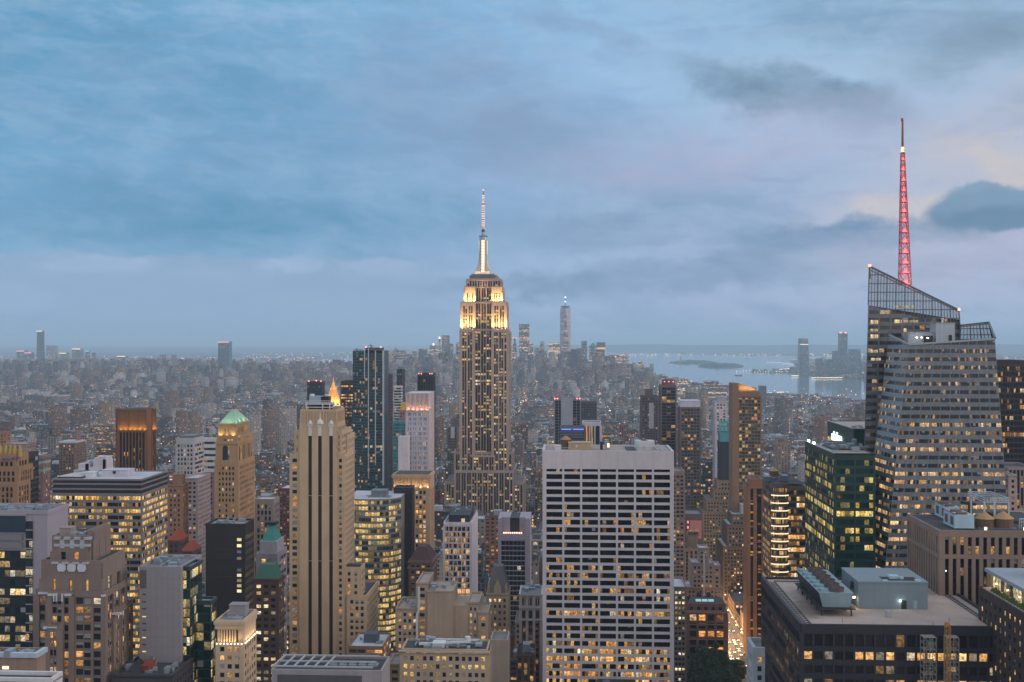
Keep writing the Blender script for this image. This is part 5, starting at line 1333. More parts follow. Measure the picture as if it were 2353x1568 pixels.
    def lattice(Pl0, Pr0, Pl1, Pr1, nx, ny, name):
        """screen between a lower edge and a sloping upper edge"""
        g = MB(); g.poly([Pl0, Pr0, Pr1, Pl1]); b.part(name+'_glass', g, lm)
        t = MB(); zmax = max(Pl1[2], Pr1[2]); zmin = min(Pl0[2], Pr0[2])
        ip = lambda P, Q, f: tuple(P[j]*(1-f)+Q[j]*f for j in range(3))
        for i in range(nx+1): f = i/nx; t.bar(ip(Pl0, Pr0, f), ip(Pl1, Pr1, f), .5 if i % 3 == 0 else .28)
        t.bar(Pl1, Pr1, .9)
        for k_ in range(ny+1):
            z_ = zmin+(zmax-zmin)*k_/ny
            seg = []
            for i in range(41):
                f = i/40; lo, hi_ = ip(Pl0, Pr0, f), ip(Pl1, Pr1, f)
                if lo[2]-.1 <= z_ <= hi_[2]+.1: seg.append((lo[0]+(hi_[0]-lo[0])*((z_-lo[2])/(hi_[2]-lo[2]+1e-6)), lo[1], z_))
            if len(seg) > 1: t.bar(seg[0], seg[-1], .45)
        t.bar(ip(Pl1, Pl0, .09), ip(Pr1, Pr0, .09 if abs(Pr1[2]-Pr0[2]) > 5 else 0), .4)
        b.part(name, t, paint((.12, .13, .14), .4, .3))
    lattice(pt(1995, 702, YB), pt(2206, 752, YB), pt(1997.5, 612, YB), pt(2203.5, 713, YB), 30, 7, 'lattice_crown')
    # rear screen wall so the crown has depth
    t = MB(); zb_ = pt(2000, 702, YB)[2]
    t.bar(pt(1997.5, 612, YB), (XX(2000, 640), 640, ZZ(640, 2000, 640)), .8); b.part('crown_brace', t, M_steel)
    lattice(pt(2206, 784, 600), pt(2280, 778, 600), pt(2208, 748, 600), pt(2272, 741, 600), 9, 3, 'lattice_wing')
    lattice(pt(2280, 778, 600), pt(2287, 779, 570), pt(2272, 741, 600), pt(2286.5, 777, 570), 3, 3, 'lattice_fin')
    # parapets
    t = MB(); t.bar(At, Bt, .9); t.bar(Bt, Ct, .9); b.part('coping', t, paint((.34, .40, .44), .4, .3))
    rf = MB(); zr = Bt[2]-1.5; rf.poly([(Bt[0], Bt[1], zr), (Ct[0], Ct[1], zr), (Ct[0], 640, zr), (At[0]+1, 640, zr), (At[0]+1, At[1], zr)]); b.part('roof', rf, M_roof['dark'])
    D = 585.; X = lambda v: XX(v, D); zz = lambda y: ZZ(y, 2150, D)
    shed(b, X(2087), X(2150), D, D+8, zr, zz(763), wall((.42, .47, .52), .5), 'plant_house'); shed(b, X(2148), X(2191), D-2, D+8, zr, zz(742), wall((.45, .50, .54), .5), 'plant_house')
    t = MB(); t.cyl(X(2168), D+2, .5, zz(742), zz(733), n=8); t.cyl(X(2168), D+2, .8, zz(734), zz(731), n=8); b.part('exhaust', t, M_white)
    t = MB(); t.box(X(2123), X(2140), D-2.6, D-.3, zr, zz(772)); t.box(X(2177), X(2184), D-2.4, D-2.1, zr, zz(770)); b.part('louvre', t, M_black)
    for v, y_ in ((2101, 776), (2112, 776), (2126, 777)):
        t = MB(); t.cyl(X(v), D-4, .5, zz(y_+1), zz(y_-1), n=8); b.part('work_light', t, glow((1, .95, .8), 7))
    for v, y_, D_ in ((1998.5, 610.5, YB), (2203, 711, YB)):
        t = MB(); P = pt(v, y_, D_); t.cyl(P[0], P[1], .8, P[2]-.8, P[2]+.6, n=8); b.part('warning_light', t, glow((1, .3, .18), 3))
    # lit rows and patches on the tall part
    def patch(xa, xb, ya, yb_, e, n=5):
        t = MB(); 
        for i in range(n):
            a, c_ = xa+(xb-xa)*i/n+.15, xa+(xb-xa)*(i+1)/n-.15; p = [pt(a, yb_, YB-.12), pt(c_, yb_, YB-.12), pt(c_, ya, YB-.12), pt(a, ya, YB-.12)]; t.poly(p, [(i, .2), (i+1, .2), (i+1, .9), (i, .9)])
        b.part('lit_window', t, glass(3, e, 2, (.1, .1, .1), 0, ((1, .62, .22, 1), (1, .74, .38, 1), WARM3), 0, 1.1, .04))
    patch(2000, 2018, 736, 745, 1.1); patch(2000, 2017, 756, 762, .7); patch(2000, 2018, 769, 778, 1.2); patch(2000, 2017, 804, 811, .9); patch(2055, 2100, 703, 708, .7, 8); patch(2055, 2073, 735, 743, 1.2, 3); patch(2075, 2110, 736, 742, .5, 6); patch(2076, 2083, 755, 765, 1., 2); patch(2001, 2024, 823, 829, 1.1, 5)
    # the spire
    D = 618.; cx, cy = XX(2076.5, D), D; zz = lambda y: ZZ(y, 2076, D); k = D/F
    secs = [655, 629, 607, 583, 559, 535, 511, 489, 465, 441, 417, 393, 369, 351]
    wd = lambda y: (1.2+(y-351)/(655-351)*8.2)*k+.6
    t = MB(); t2 = MB(); t3 = MB()
    off = lambda y: (XX(2074.2+(y-351)/304*5.2, D))
    for (ya, yb_) in zip(secs[:-1], secs[1:]):
        za, zb_ = zz(ya), zz(yb_); ra, rb = wd(ya)*.95, wd(yb_)*.95; xa, xb_ = off(ya), off(yb_)
        A = [(xa+ra*sx_, cy+ra*sy_, za) for sx_, sy_ in ((-1, -1), (1, -1), (1, 1), (-1, 1))]; B_ = [(xb_+rb*sx_, cy+rb*sy_, zb_) for sx_, sy_ in ((-1, -1), (1, -1), (1, 1), (-1, 1))]
        th = .34 if ya > 420 else .28
        for i in range(4):
            j = (i+1) % 4; t.bar(A[i], B_[i], th); t.bar(A[i], A[j], th*1.3); t2.bar(A[i], B_[j], th*.8); t2.bar(A[j], B_[i], th*.8)
        # small lit pyramid of membranes in each bay
        hgt = za+(zb_-za)*.55; ap = ((xa+xb_)/2, cy, hgt); f_ = .72
        A2 = [(xa+(p[0]-xa)*f_, cy+(p[1]-cy)*f_, za+.3) for p in A]
        t3.k += 1
        for i in range(4): t3.poly([A2[i], A2[(i+1) % 4], ap])
    t.cyl(off(351), cy, .95, zz(353), zz(345), .85, 10); t.cyl(off(345), cy, .72, zz(345), zz(276), .5, 8); t.cyl(off(300), cy, .75, zz(278), zz(272), .6, 8)
    b.part('spire_frame', t, paint((.22, .10, .10), .4, .4)); b.part('spire_bracing', t2, paint((.30, .16, .16), .4, .3)); t3.pieces('spire_panel', wall((.75, .62, .62), .6), b.o)
    t = MB(); t.cyl(off(345), cy, .95, zz(350), zz(335), .6, 10); b.part('spire_lamp', t, glow((1, .72, .28), 2.2))
    P_ = (1, .10, .13)
    for i, (ya, yb_) in enumerate(zip(secs[:-1], secs[1:])):
        ra = wd(ya); point(off(ya), cy-.2, zz(ya)+1.0, 150+ra*110, P_, .3, 'spire_light'); point(off(ya), cy-ra-1.6, zz(ya)+1.4, 300+ra*180, P_, .4, 'spire_light')
    spot(XX(2072, D), cy-8, zz(667), XX(2076, D), cy, zz(600), 14000, P_, 60, .6)
    point(XX(2074, D), cy-7, zz(668), 6500, P_, 1.5, 'spire_base_light')
    # pale steam drifting off the spire foot
    return b
faceted()

# ---- green glass office with a lit sign on its raised rear part
def greenglass():
    D = 560.; zz = lambda y: ZZ(y, 1940, D)
    b = Bld('office_block', 'dark green glass office with glowing word sign on its raised rear box', (XX(1940, D), D))
    XF = XX(1918, D); yb = XF/K(1850)
    x1 = XX(2010, D); z1 = zz(1044)
    gl = dict(floor=4.3, bay=10.5, pier=.9, span=.36, dep=.3, sdep=.28, top=2.5, corner=.4, split=60, side=dict(bay=5, pier=.25, span=.34, dep=.12, sdep=.12))
    b.block(XF, x1, D, yb, 0, z1, gl, 'NE', par=.5)
    # the box behind the front roof
    D3 = 660.; XG = XX(1962, D3); yb3 = XG/K(1902); zt = ZZ(987, 1962, D3)
    b.block(XG, XG+60, D3, yb3, 0, zt, dict(gl, split=0, top=9), 'NE', par=.5)
    b.done(paint((.012, .040, .033), .35), glass(.38, 1.4, 4, (.012, .035, .03), .02, ((1, .62, .12, 1), (1, .76, .24, 1), (1, .86, .5, 1)), .85, 1.3, .03, .06), M_roof['tan'])
    t = MB(); t.box(XF+4, XF+22, D+20, D+60, z1+.05, z1+.6); b.part('roof_pit', t, M_black); clutter(b, XF+3, XF+26, D+5, D+70, z1, 26, 31); clutter(b, XG+3, XG+26, D3+5, D3+20, zt, 14, 33)
    t = MB(); t.bar((XG-.3, D3, zt+.5), (XG-.3, yb3, zt+.5), .6); t.bar((XG, D3-.3, zt+.5), (XG+55, D3-.3, zt+.5), .6); t.bar((XF-.3, D, z1+.5), (XF-.3, yb, z1+.5), .5); b.part('roof_edge', t, paint((.4, .44, .46), .4))
    for v in (1856, 1868):
        t = MB(); yy = XF/K(v); t.cyl(XF+.5, yy, .7, z1+.2, z1+1.6, n=8); b.part('roof_lamp', t, glow((1, .95, .8), 7))
    # sign: ten glowing letters on the east face of the rear box
    cu = bpy.data.curves.new('sign_letters', 'FONT'); cu.body = 'salesforce'; cu.extrude = .12; cu.offset = .055; cu.size = 1; cu.align_x = 'CENTER'; cu.shear = .0
    tx = bpy.data.objects.new('sign_letters', cu); C.objects.link(tx)
    bpy.context.view_layer.update(); me = bpy.data.meshes.new_from_object(tx.evaluated_get(bpy.context.evaluated_depsgraph_get()))
    bpy.data.objects.remove(tx); vs = np.array([v.co[:] for v in me.vertices]); wdt = vs[:, 0].max()-vs[:, 0].min()
    ya, yb_ = XG/K(1912.5), XG/K(1935); cyy = (ya+yb_)/2; sc_ = abs(ya-yb_)/wdt; zc = zt-8.2
    for v in me.vertices:
        a, c_, e_ = v.co; v.co = (XG-.4-e_*2-b.o.location[0], cyy-a*sc_-b.o.location[1], zc+(c_-.3)*sc_*1.15)
    me.materials.clear(); me.materials.append(glow((.62, .92, 1), 2.6)); so_ = bpy.data.objects.new('sign_letters', me); C.objects.link(so_); so_.parent = b.o; so_['label'] = 'glowing white blue letters reading salesforce'
greenglass()

# ---- black tower at the right edge
D = 820; b = simple('skyscraper', 'plain black tower rising behind the faceted tower at the right edge', 2288, 2370, 832, D, ('d', 40), dict(floor=4, bay=3, pier=.35, span=.3, dep=.3, sdep=.2, top=3, corner=.5), wall((.022, .02, .026), .5), glass(.13, 1.5, 2, (.012, .012, .016), 0, (WARM1, WARM2, WARM3), .97), M_roof['dark'])
b = simple('office_block', 'dark ribbed block with pale fins at the right edge below the black tower', 2316, 2380, 1077, 760, ('d', 30), dict(floor=4, bay=2.4, pier=.8, span=0, dep=.6, top=1, corner=.3), wall((.30, .25, .26)), glass(.05, 1.5, 1, (.02, .02, .022)), M_roof['dark'])
b = simple('office_block', 'narrow pink stone stepped block between the faceted tower and right edge', 2318, 2336, 1095, 700, ('d', 16), dict(PUNCH, bay=3.4), wall((.46, .37, .34)), glass(.15), M_roof['tan'])
b = simple('office_block', 'lower pink stone block with square windows at the right edge', 2322, 2375, 1180, 690, ('d', 12), dict(PUNCH, bay=3.4), wall((.46, .37, .34)), glass(.25), M_roof['tan'])

# ---- brown ribbed concrete block with water tanks
D = 480.; zz = lambda y: ZZ(y, 2200, D); X = lambda v, d=0: XX(v, D+d)
x0 = X(2161); yb = x0/K(2088); x1 = X(2470); z1 = zz(1220.5)
b = Bld('office_block', 'brown ribbed stone block with fan boxes and two conical tanks on its roof', ((x0+x1)/2, D))
zmid, z2 = zz(1275), zz(1233)
rb = dict(floor=60, bay=3.14, pier=1.6, span=0, dep=.8, top=.0, corner=.9)
def ribs(za, zb_, top):
    s_ = dict(rb, floor=3.9, top=top, span=0)
    b.block(x0, x1, D, yb, za, zb_, s_, 'NE', roof=False)
ribs(0, zmid-.0, 1.5); ribs(zmid, z1, (z1-z2)); b.roofdeck(x0, x1, D, yb, z1, .2)
b.w.obox((x0, D), (1, 0), (0, -1), -.85, x1-x0, zmid-1.6, zmid+.2, 0, .85); b.w.obox((x0, yb), (0, -1), (-1, 0), 0, yb-D, zmid-1.6, zmid+.2, 0, .85)
b.w.obox((x0, D), (1, 0), (0, -1), -.85, x1-x0, z2-.2, z1+.3, 0, .85); b.w.obox((x0, yb), (0, -1), (-1, 0), 0, yb-D, z2-.2, z1+.3, 0, .85)
b.done(wall((.25, .19, .16), .85, 0, .2), glass((.13, 22, 40, 2.2, .4), 1.3, 1, (.010, .008, .009), .02, (WARM1, WARM2, WARM3), .97, 1, .02, .14, .06), M_roof['dark'])
def fanbox(b, xa, xb, ya, yb_, z0, h):
    t = MB(); t.box(xa, xb, ya, yb_, z0+.8, z0+h); t.box(xa-.2, xb+.2, ya-.2, yb_+.2, z0+.5, z0+.8); fb = t.build('cooling_unit', wall((.42, .55, .62), .5), b.o)
    t = MB(); n_ = 2
    for i in range(n_):
        yy = ya+(yb_-ya)*(i+.5)/n_; t.box(xa-.06, xa-.01, yy-2, yy+1.6, z0+1.6, z0+h-1)
        t.cyl((xa+xb)/2, yy, min(2.4, (xb-xa)*.36), z0+h, z0+h+.7, n=18)
    t.box(xa+.2, xa+1.6, ya+.2, yb_-.2, z0+h, z0+h+.12)
    t.build('fan_grille', wall((.14, .09, .07), .7), b.o)
fanbox(b, X(2186, 8), X(2231, 8), D+4, D+18, z1, 6.2); fanbox(b, X(2175, 26), X(2207, 26), D+27, D+42, z1, 6.2)
tank(b, X(2259, 12), D+10, z1, 3.9, 3.6, .4); tank(b, X(2301, 12), D+10, z1, 4.2, 3.8, .4)
t = MB(); za = z1+10.5
for a, c_ in ((2262, 14), (2285, 14), (2318, 14), (2262, 30), (2318, 30)): t.bar((X(a, 14), D+c_, z1), (X(a, 14), D+c_, za), .6)
for z_ in (za, za+.9, za+1.8):
    for yy in (D+14, D+34): t.bar((X(2262, 14), yy, z_), (X(2318, 14), yy, z_), .35)
    for v in (2262, 2318): t.bar((X(v, 14), D+14, z_), (X(v, 14), D+34, z_), .35)
for i in range(9): t.bar((X(2262+i*7, 14), D+14, za), (X(2262+i*7, 14), D+14, za+1.8), .2)
for i in range(10): t.bar((X(2325+i*5, 16), D+8, z1), (X(2325+i*5, 16), D+8, z1+4.2), .25)
t.bar((X(2325, 16), D+8, z1+4.2), (X(2375, 16), D+8, z1+4.2), .4); t.bar((X(2325, 16), D+8, z1+2.8), (X(2375, 16), D+8, z1+2.8), .3)
b.part('steel_platform', t, wall((.45, .52, .56), .5))
t = MB(); t.box(X(2232, 20), X(2262, 20), D+16, D+40, z1+.05, z1+2); t.box(X(2320, 20), X(2400, 20), D+20, D+46, z1+.05, z1+1.4); b.part('dark_plant', t, M_black)
t = MB(); t.bar((X(2215, 40), D+44, z1+6), (X(2250, 40), D+44, z1+5), 1.2); t.bar((X(2237, 40), D+44, z1), (X(2237, 40), D+44, z1+6), 1.6); b.part('window_crane', t, M_black)
for v, w_ in ((2249, 1.), (2338, 1.3)):
    t = MB(); t.box(X(v, 8), X(v, 8)+w_, D+1.2, D+1.6, z1+.3, z1+1.5); b.part('lit_opening', t, glow((1, .75, .4), 3))
t = MB(); t.box(XX(2172.5, D-.4), XX(2175, D-.4), D-.4, D-.2, zz(1313.5), zz(1310.5)); b.part('wall_lamp', t, glow((1, .8, .6), 3))

# ---- the dark block with a gravel roof, lower right
D = 425.; zz = lambda y: ZZ(y, 2080, D); X = lambda v, d=0: XX(v, D+d)
x0, x1 = X(1841), X(2322); z1 = zz(1437); yb = x0/K(1752)
b = Bld('office_block', 'black gridded office with wide gravel roof carrying a grey box and fan unit', ((x0+x1)/2, D))
bay = (x1-x0)/20.5
st = dict(floor=ZZ(1542, 2080, D)*0+10.05/1.0*.985, bay=bay, pier=1.35, span=.42, dep=.7, sdep=.55, top=4.6, corner=.6, split=100)
fl_ = (zz(1469)-zz(1529))  # one storey and a half
st['floor'] = (zz(1513)-zz(1571))/1.0; st['floor'] = 58/1.7408*0+ (zz(1505)-zz(1536.6))
st['side'] = dict(bay=3.0, pier=.45, span=.42, dep=.45, sdep=.4, split=0)
zq = zz(1491.5)
st.update(pier=.8, top=.5)
b.block(x0, x1, D, yb, 0, zq, st, 'NE', roof=False)
st2 = dict(st, floor=6, top=3.3, span=.2, split=120); b.block(x0, x1, D, yb, zq, z1, st2, 'NE', roof=False)
zr = z1-.9
b.r.poly([(x0, D, zr), (x1, D, zr), (x1, yb, zr), (x0, yb, zr)])
for a in ((x0, x1, D-.3, D+.3), (x0, x1, yb-1, yb), (x0-.3, x0+1., D+.3, yb-1), (x1-1., x1, D+.3, yb-1)): b.w.box(*a, zr-.2, z1+.1)
grm, q_, bs = mat('gravel_roof'); g = q_.new('ShaderNodeNewGeometry').outputs['Position']
n1 = q_.noise(g, .09, 5, .65); n2 = q_.noise(g, 3., 3, .75); kk = q_.add(.40, q_.add(q_.mul(n1, .75), q_.mul(n2, .5)))
X_, Y_, Z_ = q_.xyz(g); cxs, cys = X(1905, 20), D+34
dd = q_.m('SQRT', q_.add(q_.m('POWER', q_.mul(q_.sub(X_, XX(1882, 442)-2.5), .17), 2), q_.m('POWER', q_.mul(q_.sub(Y_, 452), .05), 2)))
stn = q_.mul(q_.ss(q_.add(dd, q_.mul(q_.sub(n1, .5), 1.6)), 1.1, .3), .65)
q_.put(bs.inputs['Base Color'], q_.mixmode('MULTIPLY', 1, q_.mix(stn, (.36, .29, .255, 1), (.10, .07, .05, 1)), q_.vec(kk, kk, kk))); bs.inputs['Roughness'].default_value = .95
b.done(wall((.022, .021, .028), .55, 0, .1), glass((.36, 1, 2, .06, 1.), 1.5, 1, (.022, .018, .018), .05, ((1, .50, .14, 1), (1, .66, .28, 1), WARM3), .75, 1.3, .05, .15), grm)
# inner curb and walkway rails along the roof edge
t = MB(); e1 = 4.2
t.box(x0+e1, x1-e1, yb-6, yb-5.7, zr, zr+.5); t.box(x0+e1, x0+e1+.3, D+1, yb-6, zr, zr+.45); t.box(x1-e1-.3, x1-e1, D+1, yb-6, zr, zr+.45); t.box(x1-e1-2, x1-e1-1.7, D+1, yb-6, zr, zr+.3); t.box(x0+e1-2, x0+e1-1.7, D+1, yb-6, zr, zr+.3)
for i in range(26): yy = D+2+i*(yb-D-8)/26; t.box(x0+e1-2, x0+e1, yy, yy+.25, zr, zr+.3); t.box(x1-e1-1.8, x1-e1-.2, yy, yy+.25, zr, zr+.3)
b.part('track_rails', t, paint((.09, .085, .09), .6))
# big grey box on the roof
xa, xb_, ya = X(1978, 26), X(2132, 26), D+29; zt = ZZ(1337, 2055, ya); yc = xa/K(1934)
xa, xb_ = XX(1972.5, ya), XX(2131.5, ya); zt = ZZ(1337.5, 2055, ya); yc = xa/K(1934.5)
pn = MB(); pn.box(xa, xb_, ya, yc, zr, zt-.5, bottom=False); pn.box(xa-.3, xb_+.3, ya-.3, yc+.3, zt-.5, zt+.1); ph = b.part('penthouse', pn, wall((.21, .26, .29), .6, 0, .15, .1))
t = MB(); t.box(xb_-17, xb_-3, ya+2, ya+9, zt+.11, zt+.16); b.part('roof_hatch', t, M_black)
t = MB(); t.box(xa+14, xa+18, yc-22, yc-18, zt+.1, zt+1.2); t.box(xa+10, xa+12, yc-27, yc-25, zt+.1, zt+.5); t.box(xa+23, xa+25.5, yc-27, yc-25, zt+.1, zt+.7); t.cyl(xb_-9, ya+5, .9, zt+.1, zt+1, n=10); b.part('roof_vents', t, wall((.38, .5, .56)))
def zy(y_, D_): return ZZ(y_, 2055, D_)
t = MB(); xd = XX(2071, ya); t.box(xd, xd+2.1, ya-.08, ya-.02, zr, zr+3.6); b.part('door', t, M_black)
t = MB(); xd = XX(2086, ya); t.box(XX(2099, ya), XX(2107, ya), ya-.06, ya-.02, zr+.3, zr+3.6); b.part('panel', t, wall((.36, .44, .5)))
t = MB(); t.box(xa, xb_, ya-.05, ya-.01, zr+7.4, zr+7.55); b.part('wall_joint', t, paint((.2, .24, .27)))
t = MB(); t.cyl(xd-3.0, ya-.35, .28, zr+3.3, zr+3.75, n=8); b.part('door_lamp', t, glow((.9, 1, .9), 12)); point(xd-3.0, ya-.9, zr+3.2, 90, (.9, 1, .9), .1)
t = MB(); t.cyl(xa-1.6, ya+.6, .4, zr+4.2, zr+4.8, n=8); b.part('corner_lamp', t, glow((1, .8, .45), 14)); point(xa-1.9, ya+.3, zr+4, 380, (1, .75, .4), .1)
t = MB(); t.cyl(xa-.06, ya+8, 1.2, zr+6.5, zr+9.4, n=12); b.part('dark_vent', t, M_black)
# fan unit on a steel frame, tapering downward
fa, fb, fc = XX(1874, D+17), XX(1961, D+17), D+17; fd = fa/K(1831)
z_lo, z_hi = ZZ(1402, 1915, fc), ZZ(1362, 1915, fc)
fb = XX(1962, fc); fa = XX(1882, fc); fd = min(fa/K(1828.5), yb-8)
t = MB(); ins = 1.6; zb_ = zr+3.2; ztp = zb_+8.0
ztp = ZZ(1363, 1920, fc)
lo = [(fa+ins, fc+.5, zb_), (fb-ins, fc+.5, zb_), (fb-ins, fd-.5, zb_), (fa+ins, fd-.5, zb_)]; hi_ = [(fa, fc, ztp), (fb, fc, ztp), (fb, fd, ztp), (fa, fd, ztp)]
for i in range(4): t.poly([lo[i], lo[(i+1) % 4], hi_[(i+1) % 4], hi_[i]], None, 1 if i == 3 else 0)
t.poly(hi_); b.part('cooling_tower', t, [wall((.24, .31, .34), .55), M_black])
t = MB(); L_ = fd-fc
for i in range(6):
    yy = fc+L_*(i+.5)/6; xm = (fa+fb)/2+.8; r_ = 3.0
    t = MB(); t.cyl(xm, yy, r_, ztp, ztp+1.5, r_*1.02, 20, cap=False); t.cyl(xm, yy, r_*.97, ztp, ztp+.5, n=20)
    for k_ in range(6): a = k_*math.pi/3; t.bar((xm, yy, ztp+1.2), (xm+r_*math.cos(a), yy+r_*math.sin(a), ztp+1.2), .3)
    fo = b.part('fan', t, wall((.10, .08, .08), .7))
    t = MB(); t.cyl(fa+1.6, yy-1, .9, ztp, ztp+1.2, n=10); t.box(fa+.6, fa+2.6, yy-.2, yy+1.6, ztp, ztp+.9); b.part('motor', t, wall((.20, .34, .38), .5))
t = MB()
for yy in np.linspace(fc, fd, 6):
    for xx in (fa+ins-.6, fb-ins+.6): t.bar((xx, yy, zr), (xx, yy, zb_), .5)
    t.bar((fa+ins-.6, yy, zb_-.3), (fb-ins+.6, yy, zb_-.3), .4)
t.box(fa+ins-2, fb-ins+2, fc-1.5, fd+.5, zb_-.5, zb_-.1); b.part('steel_frame', t, M_black)
t = MB(); t.box(X(2044, 14)-.9, X(2044, 14)+.9, D+15, D+16.6, zr, zr+2.6); b.part('vent_box', t, wall((.4, .44, .46)))
t = MB()
for v, d_ in ((1945, 6), (2200, 9), (2150, 3)): t.bar((X(v), D+d_, zr), (X(v), D+d_, zr+1.8), .18)
b.part('roof_posts', t, M_steel)

# ---- scaffold hoist and mast standing at its wall
sc_ = thing('scaffold_tower', 'open steel scaffold hoist rising against the black gridded office', 'scaffold', (XX(2158, 421), 420, 0))
D = 419.; X = lambda v: XX(v, D); zz = lambda y: ZZ(y, 2158, D)
t = MB(); zt = zz(1462)
cols = [2118, 2132, 2146, 2172, 2186, 2198]
for v in cols:
    for yy in (D-2.5, D+1.5): t.bar((X(v), yy, 60), (X(v), yy, zt), .22)
lv = np.arange(zt, 60, -2.3)
for i, z_ in enumerate(lv):
    for a, c_ in ((2118, 2146), (2172, 2198)):
        for yy in (D-2.5, D+1.5): t.bar((X(a), yy, z_), (X(c_), yy, z_), .16)
        for v in (a, c_): t.bar((X(v), D-2.5, z_), (X(v), D+1.5, z_), .16)
    if i < len(lv)-1:
        for a, c_ in ((2118, 2132), (2132, 2146), (2172, 2186), (2186, 2198)):
            p, r_ = (X(a), D-2.5, z_), (X(c_), D-2.5, lv[i+1]); 
            if i % 2: p, r_ = (X(c_), D-2.5, z_), (X(a), D-2.5, lv[i+1])
            t.bar(p, r_, .13)
t.build('scaffold_frame', wall((.28, .27, .26), .6), sc_)
t = MB()
for z_ in lv[::2]: t.box(X(2119), X(2145), D-2.3, D+1.3, z_-.05, z_+.05); t.box(X(2173), X(2197), D-2.3, D+1.3, z_-.05, z_+.05)
t.build('walkway', wall((.22, .18, .14)), sc_)
t = MB(); t.box(X(2133), X(2142), D-1.5, D+1, zz(1492), zz(1472)); t.build('hoist_cage', wall((.20, .22, .2)), sc_)
mt = thing('hoist_mast', 'rusty lattice mast standing up beside the scaffold hoist', 'mast', (X(2167), D-5, 0)); t = MB(); zt = zz(1432)
for a in (-.8, .8):
    for c_ in (-.8, .8): t.bar((X(2167)+a, D-5+c_, 60), (X(2167)+a, D-5+c_, zt), .22)
for i, z_ in enumerate(np.arange(zt, 60, -1.5)):
    s_ = 1 if i % 2 else -1; t.bar((X(2167)-.8*s_, D-5.8, z_), (X(2167)+.8*s_, D-5.8, z_-1.5), .14); t.bar((X(2167)-.8, D-5.8, z_), (X(2167)+.8, D-5.8, z_), .14); t.bar((X(2167)+.8, D-5.8, z_), (X(2167)+.8, D-4.2, z_), .14)
t.build('mast_frame', wall((.40, .24, .12), .7), mt); t = MB(); t.cyl(X(2166), D-5, 1.1, zt, zt+.9, n=10); t.bar((X(2160), D-5, zt+1.4), (X(2170), D-5, zt+1.2), .5); t.build('pulley_head', wall((.42, .22, .08), .7), mt)

# ---- bottom right corner block with a lit glazed top
D = 330.; X = lambda v, d=0: XX(v, D+d); zz = lambda y: ZZ(y, 2330, D)
b = Bld('office_block', 'dark brick block with small lit windows and glazed top in the lower right corner', (X(2400), D+60))
x0 = XX(2345, 400)
yf, yk = x0/K(2380), x0/K(2250); z1 = ZZ(1379, 2300, x0/K(2300))
b.block(x0, x0+40, yf, yk, 0, z1, dict(floor=3.8, bay=4.4, pier=2.6, span=.5, dep=.35, sdep=.34, top=2.2, corner=1.5), 'NE', par=.3)
b.done(wall((.045, .03, .03), .8), glass(.55, 1.7, 1, (.02, .02, .02), .1, (WARM2, WARM2, WARM3), .5, 1, .05), M_roof['tan'])
za = z1; xp = x0+5.5; yk2 = xp/K(2275); t = MB(); L_ = yk2-yf
t.poly([(xp, yk2, za), (xp, yf, za), (xp, yf, za+5.2), (xp, yk2, za+5.2)], [(0, 0), (20, 0), (20, 1), (0, 1)]); t.poly([(xp, yk2, za), (xp+30, yk2, za), (xp+30, yk2, za+5.2), (xp, yk2, za+5.2)][::-1]); b.part('penthouse_glazing', t, glass(1.1, .75, 1, (.05, .05, .04), 0, ((1, .75, .3, 1), (1, .85, .45, 1), WARM3), 0, 1, .1))
t = MB(); t.box(xp-1.6, xp+34, yf, yk2+1.5, za+5.2, za+6.6); b.part('penthouse_roof', t, wall((.32, .36, .40), .6)); t = MB(); t.box(xp+12, xp+34, yk2-20, yk2-9, za+6.6, za+12); b.part('penthouse', t, wall((.30, .36, .42), .6))
for i in range(3):
    t = MB(); t.cyl(xp+8+0*i, yk2-30-i*5.5, 1.9, za+6.6, za+8, n=16); b.part('fan', t, M_black)
t = MB()
for i in range(9): t.cyl(xp+.5+(i % 2)*.0, yk2-6-i*6.5, .25, za+4.0, za+4.4, n=6)
b.part('ceiling_lamps', t, glow((1, .9, .65), 6)); t = MB(); 
for i in range(16): t.cyl(x0+2.4, yf+3+i*(yk-yf-8)/16, 1.1, z1+.1, z1+1.3+.4*(i % 3), .5, 7)
b.part('planter_shrubs', t, wall((.05, .08, .02), .9))
for i in range(5): point(xp-1.2, yf+8+i*(yk2-yf)/5, za+1.2, 260, (1, .55, .25), .3)

# ---- white notched block at the foot of the black office
D = 520.; b = simple('office_block', 'white block with open roof well at the foot of the black gridded office', 1727, 1752, 1499, D, ('d', 1), PUNCH, W_wht, glass(.1), keep=False) if False else None
D = 500.; X = lambda v, d=0: XX(v, D+d); zz = lambda y: ZZ(y, 1740, D)
x0 = X(1731); yk = x0/K(1717); z1 = zz(1497)
b = Bld('office_block', 'small white block with open roof well left of the black gridded office', (x0+6, D+10)); b.block(x0, x0+16, D, yk, 0, z1, dict(floor=4, bay=4, pier=1.6, span=.4, dep=.3, sdep=.28, top=2, corner=1., split=30), 'NE', par=0)
b.w.box(x0-.3, x0+1.3, D, yk, z1, z1+1.8); b.w.box(x0+1.3, x0+16, D-.3, D+1, z1, z1+1.8); b.w.box(x0+1.3, x0+16, yk-1, yk, z1, z1+1.8)
b.done(wall((.42, .48, .53), .7), glass(.15, 1.5, 1, (.03, .04, .045), .3), M_roof['grey'])

